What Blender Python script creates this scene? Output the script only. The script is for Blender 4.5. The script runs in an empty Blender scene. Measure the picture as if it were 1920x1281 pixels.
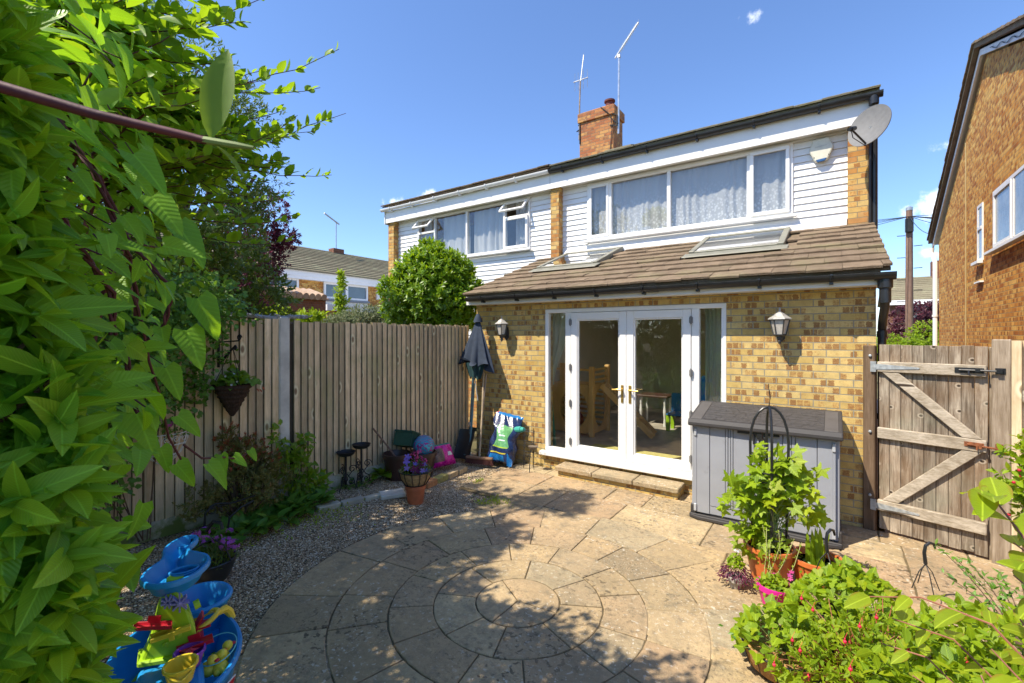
import bpy, math, random
import numpy as np
from math import sin, cos, pi, radians, sqrt
from mathutils import Vector, Matrix
random.seed(7); RNG = np.random.default_rng(11)
scene = bpy.context.scene
COL = scene.collection
# ------------------------------------------------------------------ camera
cam = bpy.data.cameras.new('camera'); cam_ob = bpy.data.objects.new('camera', cam); COL.objects.link(cam_ob)
cam_ob.location = (0, 0, 1.90); cam_ob.rotation_euler = (radians(90), 0, radians(34.95))
cam.sensor_width = 36; cam.lens = 16.125; cam.shift_y = -0.00625
cam.clip_start = 0.02; cam.clip_end = 3000
cam.dof.use_dof = True; cam.dof.focus_distance = 2.2; cam.dof.aperture_fstop = 13.0
scene.camera = cam_ob
# ------------------------------------------------------------------ light
SUN_TO = Vector((-0.352, -0.60, 1.0)).normalized()
sun = bpy.data.lights.new('sun', 'SUN'); sun_ob = bpy.data.objects.new('sun', sun); COL.objects.link(sun_ob)
sun.energy = 3.35; sun.angle = radians(0.53); sun.color = (1.0, 0.90, 0.74)
sun_ob.location = (-10, -17, 28)
sun_ob.rotation_euler = SUN_TO.to_track_quat('Z', 'Y').to_euler()
world = bpy.data.worlds.new('World'); scene.world = world; world.use_nodes = True
scene.view_settings.view_transform = 'Standard'; scene.view_settings.look = 'None'
scene.view_settings.exposure = 1.2; scene.view_settings.gamma = 1
def build_world():
    nt = world.node_tree; N = nt.nodes; L = nt.links; N.clear()
    out = N.new('ShaderNodeOutputWorld'); bg = N.new('ShaderNodeBackground')
    sky = N.new('ShaderNodeTexSky'); sky.sky_type = 'NISHITA'; sky.sun_disc = False
    sky.sun_elevation = math.asin(SUN_TO.z); sky.sun_rotation = math.atan2(SUN_TO.x, SUN_TO.y)
    sky.air_density = 1.0; sky.dust_density = 0.3; sky.ozone_density = 2.5; sky.altitude = 60
    tc = N.new('ShaderNodeTexCoord')
    noise = N.new('ShaderNodeTexNoise'); noise.inputs['Scale'].default_value = 26; noise.inputs['Detail'].default_value = 7; noise.inputs['Roughness'].default_value = .62
    L.new(tc.outputs['Generated'], noise.inputs['Vector'])
    prev = None
    for (d, r, s) in CLOUDS:
        v = Vector(d).normalized()
        sub = N.new('ShaderNodeVectorMath'); sub.operation = 'SUBTRACT'; sub.inputs[1].default_value = v
        L.new(tc.outputs['Generated'], sub.inputs[0])
        sc = N.new('ShaderNodeVectorMath'); sc.operation = 'MULTIPLY'; sc.inputs[1].default_value = (1, 1, 1.75)
        L.new(sub.outputs[0], sc.inputs[0])
        ln = N.new('ShaderNodeVectorMath'); ln.operation = 'LENGTH'; L.new(sc.outputs[0], ln.inputs[0])
        mr = N.new('ShaderNodeMapRange'); mr.inputs['From Min'].default_value = r; mr.inputs['From Max'].default_value = 0
        mr.inputs['To Min'].default_value = 0; mr.inputs['To Max'].default_value = s
        L.new(ln.outputs['Value'], mr.inputs['Value'])
        if prev is None: prev = mr.outputs[0]
        else:
            mx = N.new('ShaderNodeMath'); mx.operation = 'MAXIMUM'; L.new(prev, mx.inputs[0]); L.new(mr.outputs[0], mx.inputs[1]); prev = mx.outputs[0]
    ad = N.new('ShaderNodeMath'); ad.operation = 'MULTIPLY_ADD'; ad.inputs[1].default_value = 1.0
    L.new(noise.outputs['Fac'], ad.inputs[0]); L.new(prev, ad.inputs[2])
    th = N.new('ShaderNodeMapRange'); th.inputs['From Min'].default_value = .80; th.inputs['From Max'].default_value = 1.06; th.interpolation_type = 'SMOOTHSTEP'
    L.new(ad.outputs[0], th.inputs['Value'])
    mulm = N.new('ShaderNodeMath'); mulm.operation = 'MULTIPLY'; mulm.inputs[1].default_value = .8; L.new(th.outputs[0], mulm.inputs[0])
    tint = N.new('ShaderNodeMix'); tint.data_type = 'RGBA'; tint.blend_type = 'MULTIPLY'; tint.inputs[0].default_value = 1
    tint.inputs[7].default_value = SKY_TINT
    L.new(sky.outputs[0], tint.inputs[6])
    mix = N.new('ShaderNodeMix'); mix.data_type = 'RGBA'; L.new(mulm.outputs[0], mix.inputs[0])
    L.new(tint.outputs[2], mix.inputs[6]); mix.inputs[7].default_value = (5.6, 5.8, 6.1, 1)
    L.new(mix.outputs[2], bg.inputs['Color']); bg.inputs['Strength'].default_value = SKY_STR
    L.new(bg.outputs[0], out.inputs[0])
SKY_STR = 0.135; SKY_TINT = (.60, .69, .84, 1)
CLOUDS = [((-.725, .713, .300), .075, .62), ((-.77, .67, .285), .06, .55), ((.208, 1.366, .417), .055, .6), ((.175, 1.343, .285), .075, .6), ((.18, 1.34, .175), .05, .5), ((.06, 1.30, .06), .09, .55), ((-.143, 1.12, .70), .05, .34), ((.5,-.8,.45),.4,.42), ((-.3,-.9,.5),.35,.38), ((-.9,.1,.4),.25,.3)]
build_world()

# ------------------------------------------------------------------ mesh builder
class MB:
    def __init__(s): s.v = []; s.f = []; s.m = []; s.mi = 0; s.n = 0; s.uv = None
    def add(s, V, F):
        b = s.n
        for v in V: s.v.append((float(v[0]), float(v[1]), float(v[2])))
        for f in F: s.f.append(tuple(b + i for i in f)); s.m.append(s.mi)
        s.n += len(V); return s
    def box(s, x0, x1, y0, y1, z0, z1):
        if x0 > x1: x0, x1 = x1, x0
        if y0 > y1: y0, y1 = y1, y0
        if z0 > z1: z0, z1 = z1, z0
        return s.add([(x0,y0,z0),(x1,y0,z0),(x1,y1,z0),(x0,y1,z0),(x0,y0,z1),(x1,y0,z1),(x1,y1,z1),(x0,y1,z1)],
                     [(0,3,2,1),(4,5,6,7),(0,1,5,4),(1,2,6,5),(2,3,7,6),(3,0,4,7)])
    def obox(s, o, ux, uy, uz, a0, a1, b0, b1, c0, c1):
        o = Vector(o); ux = Vector(ux); uy = Vector(uy); uz = Vector(uz)
        P = [(a0,b0,c0),(a1,b0,c0),(a1,b1,c0),(a0,b1,c0),(a0,b0,c1),(a1,b0,c1),(a1,b1,c1),(a0,b1,c1)]
        return s.add([o + ux*a + uy*b + uz*c for a,b,c in P],
                     [(0,3,2,1),(4,5,6,7),(0,1,5,4),(1,2,6,5),(2,3,7,6),(3,0,4,7)])
    def prism(s, pts, ext):
        """polygon (3-D points, planar) extruded by vector ext"""
        e = Vector(ext); P = [Vector(p) for p in pts]; n = len(P)
        V = P + [p + e for p in P]
        F = [tuple(range(n-1, -1, -1)), tuple(range(n, 2*n))] + [(i, (i+1) % n, n + (i+1) % n, n + i) for i in range(n)]
        return s.add(V, F)
    def tube(s, pts, r, n=8, cap=True, closed=False):
        P = [Vector(p) for p in pts]; m = len(P)
        R = [r]*m if not hasattr(r, '__len__') else list(r)
        V = []; ref = None
        for i in range(m):
            if closed: t = P[(i+1) % m] - P[i-1]
            else: t = P[min(i+1, m-1)] - P[max(i-1, 0)]
            if t.length < 1e-9: t = Vector((0,0,1))
            t.normalize()
            if ref is None:
                ref = Vector((0,0,1)) if abs(t.z) < .9 else Vector((1,0,0))
            a = ref - t*ref.dot(t)
            if a.length < 1e-6: a = t.orthogonal()
            a.normalize(); ref = a; b = t.cross(a)
            for k in range(n):
                q = 2*pi*k/n; V.append(P[i] + (a*cos(q) + b*sin(q))*R[i])
        F = []
        for i in range(m if closed else m-1):
            j = (i+1) % m
            for k in range(n):
                k2 = (k+1) % n; F.append((i*n+k, i*n+k2, j*n+k2, j*n+k))
        if cap and not closed:
            F.append(tuple(range(n-1, -1, -1))); F.append(tuple((m-1)*n+k for k in range(n)))
        return s.add(V, F)
    def lathe(s, prof, c=(0,0,0), n=24, ax=None, sx=1, sy=1):
        c = Vector(c); m = len(prof)
        if ax is None: A, B, Z = Vector((1,0,0)), Vector((0,1,0)), Vector((0,0,1))
        else:
            Z = Vector(ax).normalized(); A = Z.orthogonal().normalized(); B = Z.cross(A)
        V = []
        for (r, z) in prof:
            for k in range(n):
                q = 2*pi*k/n; V.append(c + A*(r*cos(q)*sx) + B*(r*sin(q)*sy) + Z*z)
        F = []
        for i in range(m-1):
            for k in range(n):
                k2 = (k+1) % n; F.append((i*n+k, i*n+k2, (i+1)*n+k2, (i+1)*n+k))
        if prof[0][0] > 1e-6: F.append(tuple(range(n-1, -1, -1)))
        if prof[-1][0] > 1e-6: F.append(tuple((m-1)*n+k for k in range(n)))
        return s.add(V, F)
    def grid(s, fn, nu, nv, mfn=None):
        V = [fn(i/nu, j/nv) for j in range(nv+1) for i in range(nu+1)]
        b = s.n
        for v in V: s.v.append((float(v[0]), float(v[1]), float(v[2])))
        for j in range(nv):
            for i in range(nu):
                s.f.append((b+j*(nu+1)+i, b+j*(nu+1)+i+1, b+(j+1)*(nu+1)+i+1, b+(j+1)*(nu+1)+i))
                s.m.append(mfn((i+.5)/nu, (j+.5)/nv) if mfn else s.mi)
        s.n += len(V); return s
    def sphere(s, c, r, n=14, m=9, sc=(1,1,1)):
        pr = [(max(1e-7, sin(pi*i/m)), -cos(pi*i/m)) for i in range(m+1)]
        c = Vector(c); b = s.n
        V = []
        for (rr, z) in pr:
            for k in range(n):
                q = 2*pi*k/n; V.append((c.x + r*rr*cos(q)*sc[0], c.y + r*rr*sin(q)*sc[1], c.z + r*z*sc[2]))
        F = [(i*n+k, i*n+(k+1) % n, (i+1)*n+(k+1) % n, (i+1)*n+k) for i in range(m) for k in range(n)]
        return s.add(V, F)

def mk(name, mb, mats, base=(0,0,0), parent=None, smooth=False, bevel=0, seg=1, **props):
    me = bpy.data.meshes.new(name)
    bx, by, bz = base
    me.from_pydata([(x-bx, y-by, z-bz) for x, y, z in mb.v], [], mb.f)
    if not isinstance(mats, (list, tuple)): mats = [mats]
    for m in mats: me.materials.append(m)
    if len(mats) > 1: me.polygons.foreach_set('material_index', mb.m)
    if smooth: me.polygons.foreach_set('use_smooth', [True]*len(me.polygons))
    me.update()
    o = bpy.data.objects.new(name, me); COL.objects.link(o)
    if parent is not None: o.parent = parent
    else: o.location = base
    if bevel:
        b = o.modifiers.new('bevel', 'BEVEL'); b.width = bevel; b.segments = seg; b.limit_method = 'ANGLE'; b.angle_limit = radians(40)
    if smooth == 'auto':
        me.polygons.foreach_set('use_smooth', [True]*len(me.polygons))
        try:
            me.set_sharp_from_angle(angle=radians(38))
        except Exception: pass
    for k, v in props.items(): o[k] = v
    return o
class Thing:
    def __init__(s, name, label, cat, base, group=None):
        s.base = tuple(base); o = bpy.data.objects.new(name, None); COL.objects.link(o); o.location = base
        o.empty_display_size = .1; o['label'] = label; o['category'] = cat
        if group: o['group'] = group
        s.o = o
    def part(s, name, mb, mats, parent=None, **kw):
        return mk(name, mb, mats, s.base, parent if parent is not None else s.o, **kw)
    def npart(s, name, V, F, mat, parent=None, **kw):
        return mknp(name, V, F, mat, s.base, parent if parent is not None else s.o, **kw)
def mono(name, label, cat, mb, mats, base, group=None, **kw):
    o = mk(name, mb, mats, base, **kw); o['label'] = label; o['category'] = cat
    if group: o['group'] = group
    return o
def struct(name, mb, mats, **kw):
    o = mk(name, mb, mats, **kw); o['kind'] = 'structure'; return o
def mknp(name, V, F, mat, base=(0,0,0), parent=None, uv=None, smooth=False):
    """V (N,3) array, F (M,k) array"""
    me = bpy.data.meshes.new(name); V = np.asarray(V, np.float32) - np.asarray(base, np.float32); F = np.asarray(F, np.int32)
    k = F.shape[1]
    me.vertices.add(len(V)); me.vertices.foreach_set('co', V.ravel())
    me.loops.add(F.size); me.loops.foreach_set('vertex_index', F.ravel())
    me.polygons.add(len(F)); me.polygons.foreach_set('loop_start', np.arange(0, F.size, k, dtype=np.int32))
    me.polygons.foreach_set('loop_total', np.full(len(F), k, np.int32))
    if uv is not None:
        l = me.uv_layers.new(name='UVMap'); l.data.foreach_set('uv', np.asarray(uv, np.float32)[F.ravel()].ravel())
    me.update(calc_edges=True); me.validate()
    if smooth: me.polygons.foreach_set('use_smooth', [True]*len(me.polygons))
    for m in (mat if isinstance(mat, (list, tuple)) else [mat]): me.materials.append(m)
    o = bpy.data.objects.new(name, me); COL.objects.link(o)
    if parent is not None: o.parent = parent
    else: o.location = base
    return o

# ------------------------------------------------------------------ materials
class NT:
    def __init__(s, name):
        s.m = bpy.data.materials.new(name); s.m.use_nodes = True; s.t = s.m.node_tree; s.t.nodes.clear()
        s.out = s.n('OutputMaterial')
    def n(s, t, **kw):
        x = s.t.nodes.new('ShaderNode' + t)
        for k, v in kw.items(): setattr(x, k, v)
        return x
    def l(s, a, b): s.t.links.new(a, b)
    def math(s, op, a, b=None, c=None, clamp=False):
        x = s.n('Math', operation=op); x.use_clamp = clamp
        for i, q in enumerate((a, b, c)):
            if q is None: continue
            if isinstance(q, (int, float)): x.inputs[i].default_value = q
            else: s.l(q, x.inputs[i])
        return x.outputs[0]
    def mix(s, fac, a, b, mode='MIX'):
        x = s.n('Mix', data_type='RGBA', blend_type=mode); x.clamp_factor = True
        for i, q in ((0, fac), (6, a), (7, b)):
            if isinstance(q, (int, float)): x.inputs[i].default_value = q
            elif isinstance(q, tuple): x.inputs[i].default_value = (*q[:3], 1)
            else: s.l(q, x.inputs[i])
        return x.outputs[2]
    def ramp(s, fac, stops, interp='LINEAR'):
        x = s.n('ValToRGB'); x.color_ramp.interpolation = interp
        e = x.color_ramp.elements
        while len(e) < len(stops): e.new(.5)
        for el, (p, c) in zip(e, stops):
            el.position = p; el.color = (*c[:3], 1) if isinstance(c, tuple) else (c, c, c, 1)
        s.l(fac, x.inputs[0]); return x.outputs[0]
    def noise(s, vec, scale, detail=4, rough=.55, dist=0):
        x = s.n('TexNoise'); x.inputs['Scale'].default_value = scale; x.inputs['Detail'].default_value = detail
        x.inputs['Roughness'].default_value = rough; x.inputs['Distortion'].default_value = dist
        if vec is not None: s.l(vec, x.inputs['Vector'])
        return x.outputs['Fac']
    def pos(s): return s.n('NewGeometry').outputs['Position']
    def scaled(s, vec, v):
        x = s.n('VectorMath', operation='MULTIPLY'); s.l(vec, x.inputs[0]); x.inputs[1].default_value = v; return x.outputs[0]
    def maprange(s, v, a, b, c=0., d=1., smooth=False):
        x = s.n('MapRange'); x.clamp = True
        if smooth: x.interpolation_type = 'SMOOTHSTEP'
        s.l(v, x.inputs['Value'])
        for k, q in zip(('From Min', 'From Max', 'To Min', 'To Max'), (a, b, c, d)): x.inputs[k].default_value = q
        return x.outputs[0]
    def bsdf(s, color, rough=.6, spec=.5, metal=0, bump=None, bstr=.3, bdist=.01):
        p = s.n('BsdfPrincipled')
        if isinstance(color, tuple): p.inputs['Base Color'].default_value = (*color[:3], 1)
        else: s.l(color, p.inputs['Base Color'])
        if isinstance(rough, (int, float)): p.inputs['Roughness'].default_value = rough
        else: s.l(rough, p.inputs['Roughness'])
        p.inputs['Specular IOR Level'].default_value = spec; p.inputs['Metallic'].default_value = metal
        if bump is not None:
            b = s.n('Bump'); b.inputs['Strength'].default_value = bstr; b.inputs['Distance'].default_value = bdist
            s.l(bump, b.inputs['Height']); s.l(b.outputs[0], p.inputs['Normal'])
        return p
    def done(s, sh): s.l(sh.outputs[0] if hasattr(sh, 'outputs') else sh, s.out.inputs[0]); return s.m
_mc = {}
def plain(name, c, rough=.5, spec=.5, metal=0, var=.12, scale=9, bump=.15, bscale=60, wear=None):
    """painted / plastic / metal surface with slight mottling"""
    if name in _mc: return _mc[name]
    t = NT(name); p = t.pos()
    n1 = t.noise(p, scale, 5); n2 = t.noise(p, bscale, 3)
    dark = tuple(q*(1-var) for q in c); lite = tuple(min(1, q*(1+var)) for q in c)
    col = t.mix(t.maprange(n1, .3, .7), dark, lite)
    if wear:
        w = t.maprange(t.noise(p, wear[1], 6, .7), wear[2], wear[2]+.12); col = t.mix(w, col, wear[0])
    r = t.maprange(n1, .2, .8, max(0, rough-.08), min(1, rough+.08))
    _mc[name] = t.done(t.bsdf(col, r, spec, metal, n2, bump, .004)); return _mc[name]
def brick_mat(name, base_stops, patch_col, patch_p, mortar, patch_w=.075, seed=0., bstr=.5, mort=.005):
    t = NT(name); g = t.n('NewGeometry'); p = g.outputs['Position']
    sp = t.n('SeparateXYZ'); t.l(p, sp.inputs[0]); sn = t.n('SeparateXYZ'); t.l(g.outputs['True Normal'], sn.inputs[0])
    side = t.math('GREATER_THAN', t.math('ABSOLUTE', sn.outputs[0]), .6)
    u = t.n('Mix', data_type='FLOAT'); t.l(side, u.inputs[0]); t.l(sp.outputs[0], u.inputs[2]); t.l(sp.outputs[1], u.inputs[3])
    cv = t.n('CombineXYZ'); t.l(t.math('ADD', u.outputs[0], 50+seed), cv.inputs[0]); t.l(t.math('ADD', sp.outputs[2], 20), cv.inputs[1])
    def brick(vec, w, off=.5):
        b = t.n('TexBrick'); b.offset = off; b.inputs['Scale'].default_value = 1; b.inputs['Brick Width'].default_value = w
        b.inputs['Row Height'].default_value = .075; b.inputs['Mortar Size'].default_value = mort; b.inputs['Mortar Smooth'].default_value = .25
        b.inputs['Color1'].default_value = (0,0,0,1); b.inputs['Color2'].default_value = (1,1,1,1); b.inputs['Mortar'].default_value = (.5,.5,.5,1)
        b.inputs['Bias'].default_value = 0; t.l(vec, b.inputs['Vector']); return b
    nz = t.n('TexNoise'); nz.inputs['Scale'].default_value = 55; nz.inputs['Detail'].default_value = 4; t.l(cv.outputs[0], nz.inputs['Vector'])
    dv = t.n('VectorMath', operation='MULTIPLY_ADD'); t.l(nz.outputs['Color'], dv.inputs[0]); dv.inputs[1].default_value = (.03,.024,0); t.l(cv.outputs[0], dv.inputs[2])
    wob = t.n('VectorMath', operation='MULTIPLY_ADD'); t.l(nz.outputs['Color'], wob.inputs[0]); wob.inputs[1].default_value = (.004,.004,0); t.l(cv.outputs[0], wob.inputs[2])
    b1 = brick(wob.outputs[0], .225); b2 = brick(dv.outputs[0], patch_w, .37)
    col = t.ramp(b1.outputs['Color'], base_stops)
    fine = t.noise(p, 130, 4, .65); mid = t.noise(p, 14, 4)
    col = t.mix(t.maprange(fine, .35, .75, 0, .45), col, (patch_col[0]*1.6, patch_col[1]*1.5, patch_col[2]*1.4))
    nb = t.noise(cv.outputs[0], 42, 3, .6); bc = t.math('ADD', t.n_sep(b2.outputs['Color']), t.math('MULTIPLY', t.math('SUBTRACT', nb, .5), .75)); halo = t.math('MULTIPLY', t.maprange(bc, 1-patch_p-.16, 1-patch_p+.02), t.math('SUBTRACT', 1., b2.outputs['Fac'])); pm = t.maprange(bc, 1-patch_p-.02, 1-patch_p+.2)
    pm = t.math('MULTIPLY', pm, t.maprange(fine, .3, .55, .35, 1.)); pm = t.math('MULTIPLY', pm, t.math('SUBTRACT', 1., b2.outputs['Fac']))
    col = t.mix(t.math('MULTIPLY', halo, .5), col, (patch_col[0]*1.9, patch_col[1]*2.1, patch_col[2]*1.6))
    col = t.mix(t.math('MULTIPLY', pm, .8), col, patch_col)
    col = t.mix(t.maprange(mid, .35, .7, 0, .28), col, (.12,.09,.05))
    mo = t.mix(t.maprange(fine, .3, .7), tuple(q*.75 for q in mortar), mortar)
    col = t.mix(b1.outputs['Fac'], col, mo)
    h = t.math('ADD', t.math('MULTIPLY', b1.outputs['Fac'], -1.), t.math('MULTIPLY', fine, .35))
    return t.done(t.bsdf(col, .85, .25, 0, h, bstr*1.7, .012))
def wood_mat(name, c1, c2, knots=0., knot_col=(.05,.035,.025), algae=None, grain=1., axis=2, rnd=.5, rough=.8, contrast=1., brown=None, kround=.42):
    """weathered boards; grain runs along axis; random shade for each board"""
    t = NT(name); g = t.n('NewGeometry'); p = g.outputs['Position']
    ri = g.outputs['Random Per Island']
    off = t.n('CombineXYZ'); t.l(t.math('MULTIPLY', ri, 37.), off.inputs[0]); t.l(t.math('MULTIPLY', ri, 91.), off.inputs[1]); t.l(t.math('MULTIPLY', ri, 13.), off.inputs[2])
    q = t.n('VectorMath', operation='ADD'); t.l(p, q.inputs[0]); t.l(off.outputs[0], q.inputs[1]); q = q.outputs[0]
    st = [1., 1., 1.]; st[axis] = .07
    s1 = t.scaled(q, tuple(st))
    gr = t.noise(s1, 75*grain, 5, .65, .6); big = t.noise(s1, 11, 3)
    mot = t.noise(q, 5, 4)
    f = t.math('ADD', t.math('MULTIPLY', gr, .55), t.math('MULTIPLY', big, .45))
    k_ = .16/contrast
    col = t.mix(t.maprange(f, .5-k_, .5+k_), c1, c2)
    st2 = [1., 1., 1.]; st2[axis] = .12
    col = t.mix(t.maprange(t.noise(t.scaled(q, tuple(st2)), 26, 4, .6, .4), .5, .68, 0, .55*contrast*.7), col, tuple(a*.8 for a in c1))
    col = t.mix(t.maprange(mot, .35, .7, 0, .35), col, tuple(a*.7 for a in c1))
    if brown: col = t.mix(t.maprange(t.noise(p, 2.3, 4), .45, .65, 0, .45), col, brown)
    sh = t.maprange(ri, 0, 1, 1-rnd*.5, 1+rnd*.35)
    hs = t.n('HueSaturation'); t.l(col, hs.inputs['Color']); t.l(sh, hs.inputs['Value']); col = hs.outputs[0]
    hgt = t.math('MULTIPLY', gr, 1.)
    if knots:
        ks = [1., 1., 1.]; ks[axis] = kround
        vo = t.n('TexVoronoi'); vo.voronoi_dimensions = '2D'; vo.inputs['Scale'].default_value = knots*1.7; sq = t.n('SeparateXYZ'); t.l(t.scaled(q, tuple(ks)), sq.inputs[0]); cq = t.n('CombineXYZ'); t.l(t.math('ADD', sq.outputs[0], sq.outputs[1]), cq.inputs[0]); t.l(sq.outputs[2], cq.inputs[1]); t.l(cq.outputs[0], vo.inputs['Vector'])
        kd = vo.outputs['Distance']
        sel = t.math('GREATER_THAN', t.n_sep(vo.outputs['Color']), .62)
        ring = t.maprange(kd, .0, .26, 1, 0, True); core = t.maprange(kd, .03, .09, 1, 0, True)
        col = t.mix(t.math('MULTIPLY', t.math('MULTIPLY', ring, .55), sel), col, tuple(a*.45 for a in c1))
        pale = t.math('MULTIPLY', t.maprange(kd, .05, .09, 0, 1), t.maprange(kd, .1, .16, 1, 0)); col = t.mix(t.math('MULTIPLY', t.math('MULTIPLY', pale, sel), .55), col, tuple(min(1, a*1.35) for a in c2))
        col = t.mix(t.math('MULTIPLY', core, sel), col, knot_col)
    if algae:
        n = t.noise(p, 3.2, 4); col = t.mix(t.maprange(n, .5, .75, 0, .5), col, algae)
    return t.done(t.bsdf(col, rough, .2, 0, hgt, .35, .004))
def _nsep(s, c):
    x = s.n('SeparateColor'); s.l(c, x.inputs[0]); return x.outputs[0]
NT.n_sep = _nsep
def leaf_mat(name, top, dark, trans, veins=0., rough=.42, tfac=.38, edge=None, spec=.4, vscale=16.):
    """front/back leaf: diffuse + gloss + transmitted light; each leaf its own shade"""
    t = NT(name); g = t.n('NewGeometry'); ri = g.outputs['Random Per Island']
    col = t.mix(t.maprange(ri, 0, 1), dark, top)
    r2 = t.math('FRACT', t.math('MULTIPLY', ri, 17.3)); col = t.mix(t.maprange(r2, .86, .93, 0, .55), col, (top[0]*1.35, top[1]*1.02, top[2])); col = t.mix(t.maprange(r2, .14, .06, 0, .5), col, (dark[0]*.55, dark[1]*.8, dark[2]*1.6))
    tr = t.mix(t.maprange(ri, 0, 1, 0, .6), trans, tuple(q*.6 for q in trans))
    nz = t.noise(g.outputs['Position'], 45, 3)
    col = t.mix(t.maprange(nz, .3, .75, 0, .35), col, tuple(q*.62 for q in dark))
    h = nz
    if veins:
        uv = t.n('UVMap'); s = t.n('SeparateXYZ'); t.l(uv.outputs[0], s.inputs[0])
        d = t.math('ABSOLUTE', t.math('SUBTRACT', s.outputs[0], .5))
        mid = t.maprange(d, .015, .045, 1, 0)
        ph = t.math('ADD', t.math('MULTIPLY', s.outputs[1], vscale), t.math('MULTIPLY', d, -vscale*.55))
        fr = t.math('ABSOLUTE', t.math('SUBTRACT', t.math('FRACT', ph), .5))
        sv = t.maprange(fr, .03, .1, 1, 0)
        vv = t.math('MAXIMUM', mid, t.math('MULTIPLY', sv, .5))
        col = t.mix(t.math('MULTIPLY', vv, veins), col, tuple(min(1, q*1.9+.03) for q in top))
        h = t.math('SUBTRACT', t.maprange(fr, 0, .5), t.math('MULTIPLY', mid, .6))
        if edge:
            e = t.maprange(d, .36, .5); col = t.mix(t.math('MULTIPLY', e, .7), col, edge); tr = t.mix(t.math('MULTIPLY', e, .6), tr, edge)
    pb = t.bsdf(col, rough, spec, 0, h, .22 if veins else .1, .004)
    tl = t.n('BsdfTranslucent'); t.l(tr, tl.inputs[0])
    ms = t.n('MixShader'); ms.inputs[0].default_value = tfac; t.l(pb.outputs[0], ms.inputs[1]); t.l(tl.outputs[0], ms.inputs[2])
    return t.done(ms)
def glass_mat(name, refl=1., tint=(.975,.985,.98), ior=1.52):
    t = NT(name); lw = t.n('LayerWeight'); lw.inputs[0].default_value = .5
    f = t.math('MULTIPLY', t.math('MULTIPLY_ADD', t.math('POWER', lw.outputs['Facing'], 4.), .9, .055), 1.25*refl, clamp=True)
    nz = t.noise(t.pos(), 1.3, 2); bp = t.n('Bump'); bp.inputs['Strength'].default_value = .03; bp.inputs['Distance'].default_value = .05; t.l(nz, bp.inputs['Height'])
    gl = t.n('BsdfGlossy'); gl.inputs['Roughness'].default_value = .004; t.l(bp.outputs[0], gl.inputs['Normal'])
    tr = t.n('BsdfTransparent'); tr.inputs[0].default_value = (*tint, 1)
    ms = t.n('MixShader'); t.l(f, ms.inputs[0]); t.l(tr.outputs[0], ms.inputs[1]); t.l(gl.outputs[0], ms.inputs[2])
    return t.done(ms)
# ------------------------------------------------------------------ material library
M_upvc = plain('white_upvc', (.80,.80,.79), .35, .5, var=.03, bump=.02)
M_clad = plain('white_cladding', (.80,.80,.79), .5, .4, var=.05, scale=3, bump=.05, wear=((.55,.55,.5), 7, .68))
M_fascia = plain('white_fascia', (.80,.80,.78), .5, .4, var=.05, scale=2, bump=.05, wear=((.5,.5,.45), 9, .7))
M_black = plain('black_plastic', (.018,.019,.021), .35, .5, var=.2)
M_iron = plain('black_iron', (.02,.02,.02), .55, .4, var=.35)
M_lead = plain('lead_flashing', (.33,.35,.38), .6, .4, var=.25)
M_grey = plain('grey_metal', (.45,.46,.46), .4, .5, metal=.6, var=.2)
M_alu = plain('aluminium', (.6,.6,.6), .35, .5, metal=.8, var=.15)
M_zinc = plain('galvanised', (.42,.45,.46), .5, .5, metal=.4, var=.25, scale=30)
M_rust = plain('rusty_iron', (.22,.08,.035), .8, .2, var=.5, scale=40)
M_brass = plain('brass', (.62,.42,.12), .3, .5, metal=.8, var=.1)
M_brick = brick_mat('yellow_stock_brick', [(0,(.58,.42,.13)),(.35,(.67,.50,.17)),(.7,(.76,.59,.24)),(1,(.62,.45,.15))], (.23,.095,.035), .34, (.36,.33,.25), patch_w=.062)
M_brick2 = brick_mat('orange_brown_brick', [(0,(.54,.22,.04)),(.35,(.80,.43,.09)),(.7,(.88,.58,.17)),(1,(.62,.28,.055))], (.26,.075,.018), .38, (.33,.27,.16), patch_w=.085, seed=3.3)
M_brickp = brick_mat('pillar_brick', [(0,(.42,.17,.05)),(.4,(.62,.40,.11)),(.75,(.70,.54,.22)),(1,(.45,.2,.06))], (.28,.10,.03), .25, (.33,.26,.16), seed=7.1)
M_brickc = brick_mat('chimney_brick', [(0,(.34,.11,.045)),(.4,(.50,.19,.065)),(.75,(.62,.34,.11)),(1,(.36,.12,.05))], (.18,.07,.04), .22, (.3,.22,.15), seed=1.7)
M_brickr = brick_mat('red_brown_brick', [(0,(.2,.07,.04)),(.5,(.3,.12,.07)),(1,(.24,.09,.05))], (.12,.05,.03), .2, (.25,.2,.16), seed=5.7)
def tile_mat(name, c1, c2, moss):
    t = NT(name); g = t.n('NewGeometry'); p = g.outputs['Position']; ri = g.outputs['Random Per Island']
    n1 = t.noise(p, 7, 5, .65); n2 = t.noise(p, 90, 4, .7); n3 = t.noise(p, 2.2, 3)
    col = t.mix(t.maprange(n1, .3, .7), c1, c2)
    col = t.mix(t.maprange(n2, .35, .75, 0, .6), col, tuple(q*.45 for q in c1))
    col = t.mix(t.maprange(n2, .58, .72, 0, .5), col, tuple(min(1, q*1.5) for q in c2))
    col = t.mix(t.math('MULTIPLY', t.maprange(n3, .5, .7), t.maprange(n2, .4, .6)), col, moss)
    hs = t.n('HueSaturation'); t.l(col, hs.inputs['Color']); t.l(t.maprange(ri, 0, 1, .86, 1.12), hs.inputs['Value'])
    return t.done(t.bsdf(hs.outputs[0], .9, .2, 0, n2, .8, .012))
M_tile = tile_mat('concrete_roof_tile', (.18,.13,.085), (.30,.225,.155), (.21,.19,.10))
M_tile2 = tile_mat('mossy_roof_tile', (.22,.19,.13), (.33,.30,.2), (.30,.27,.1))
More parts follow.
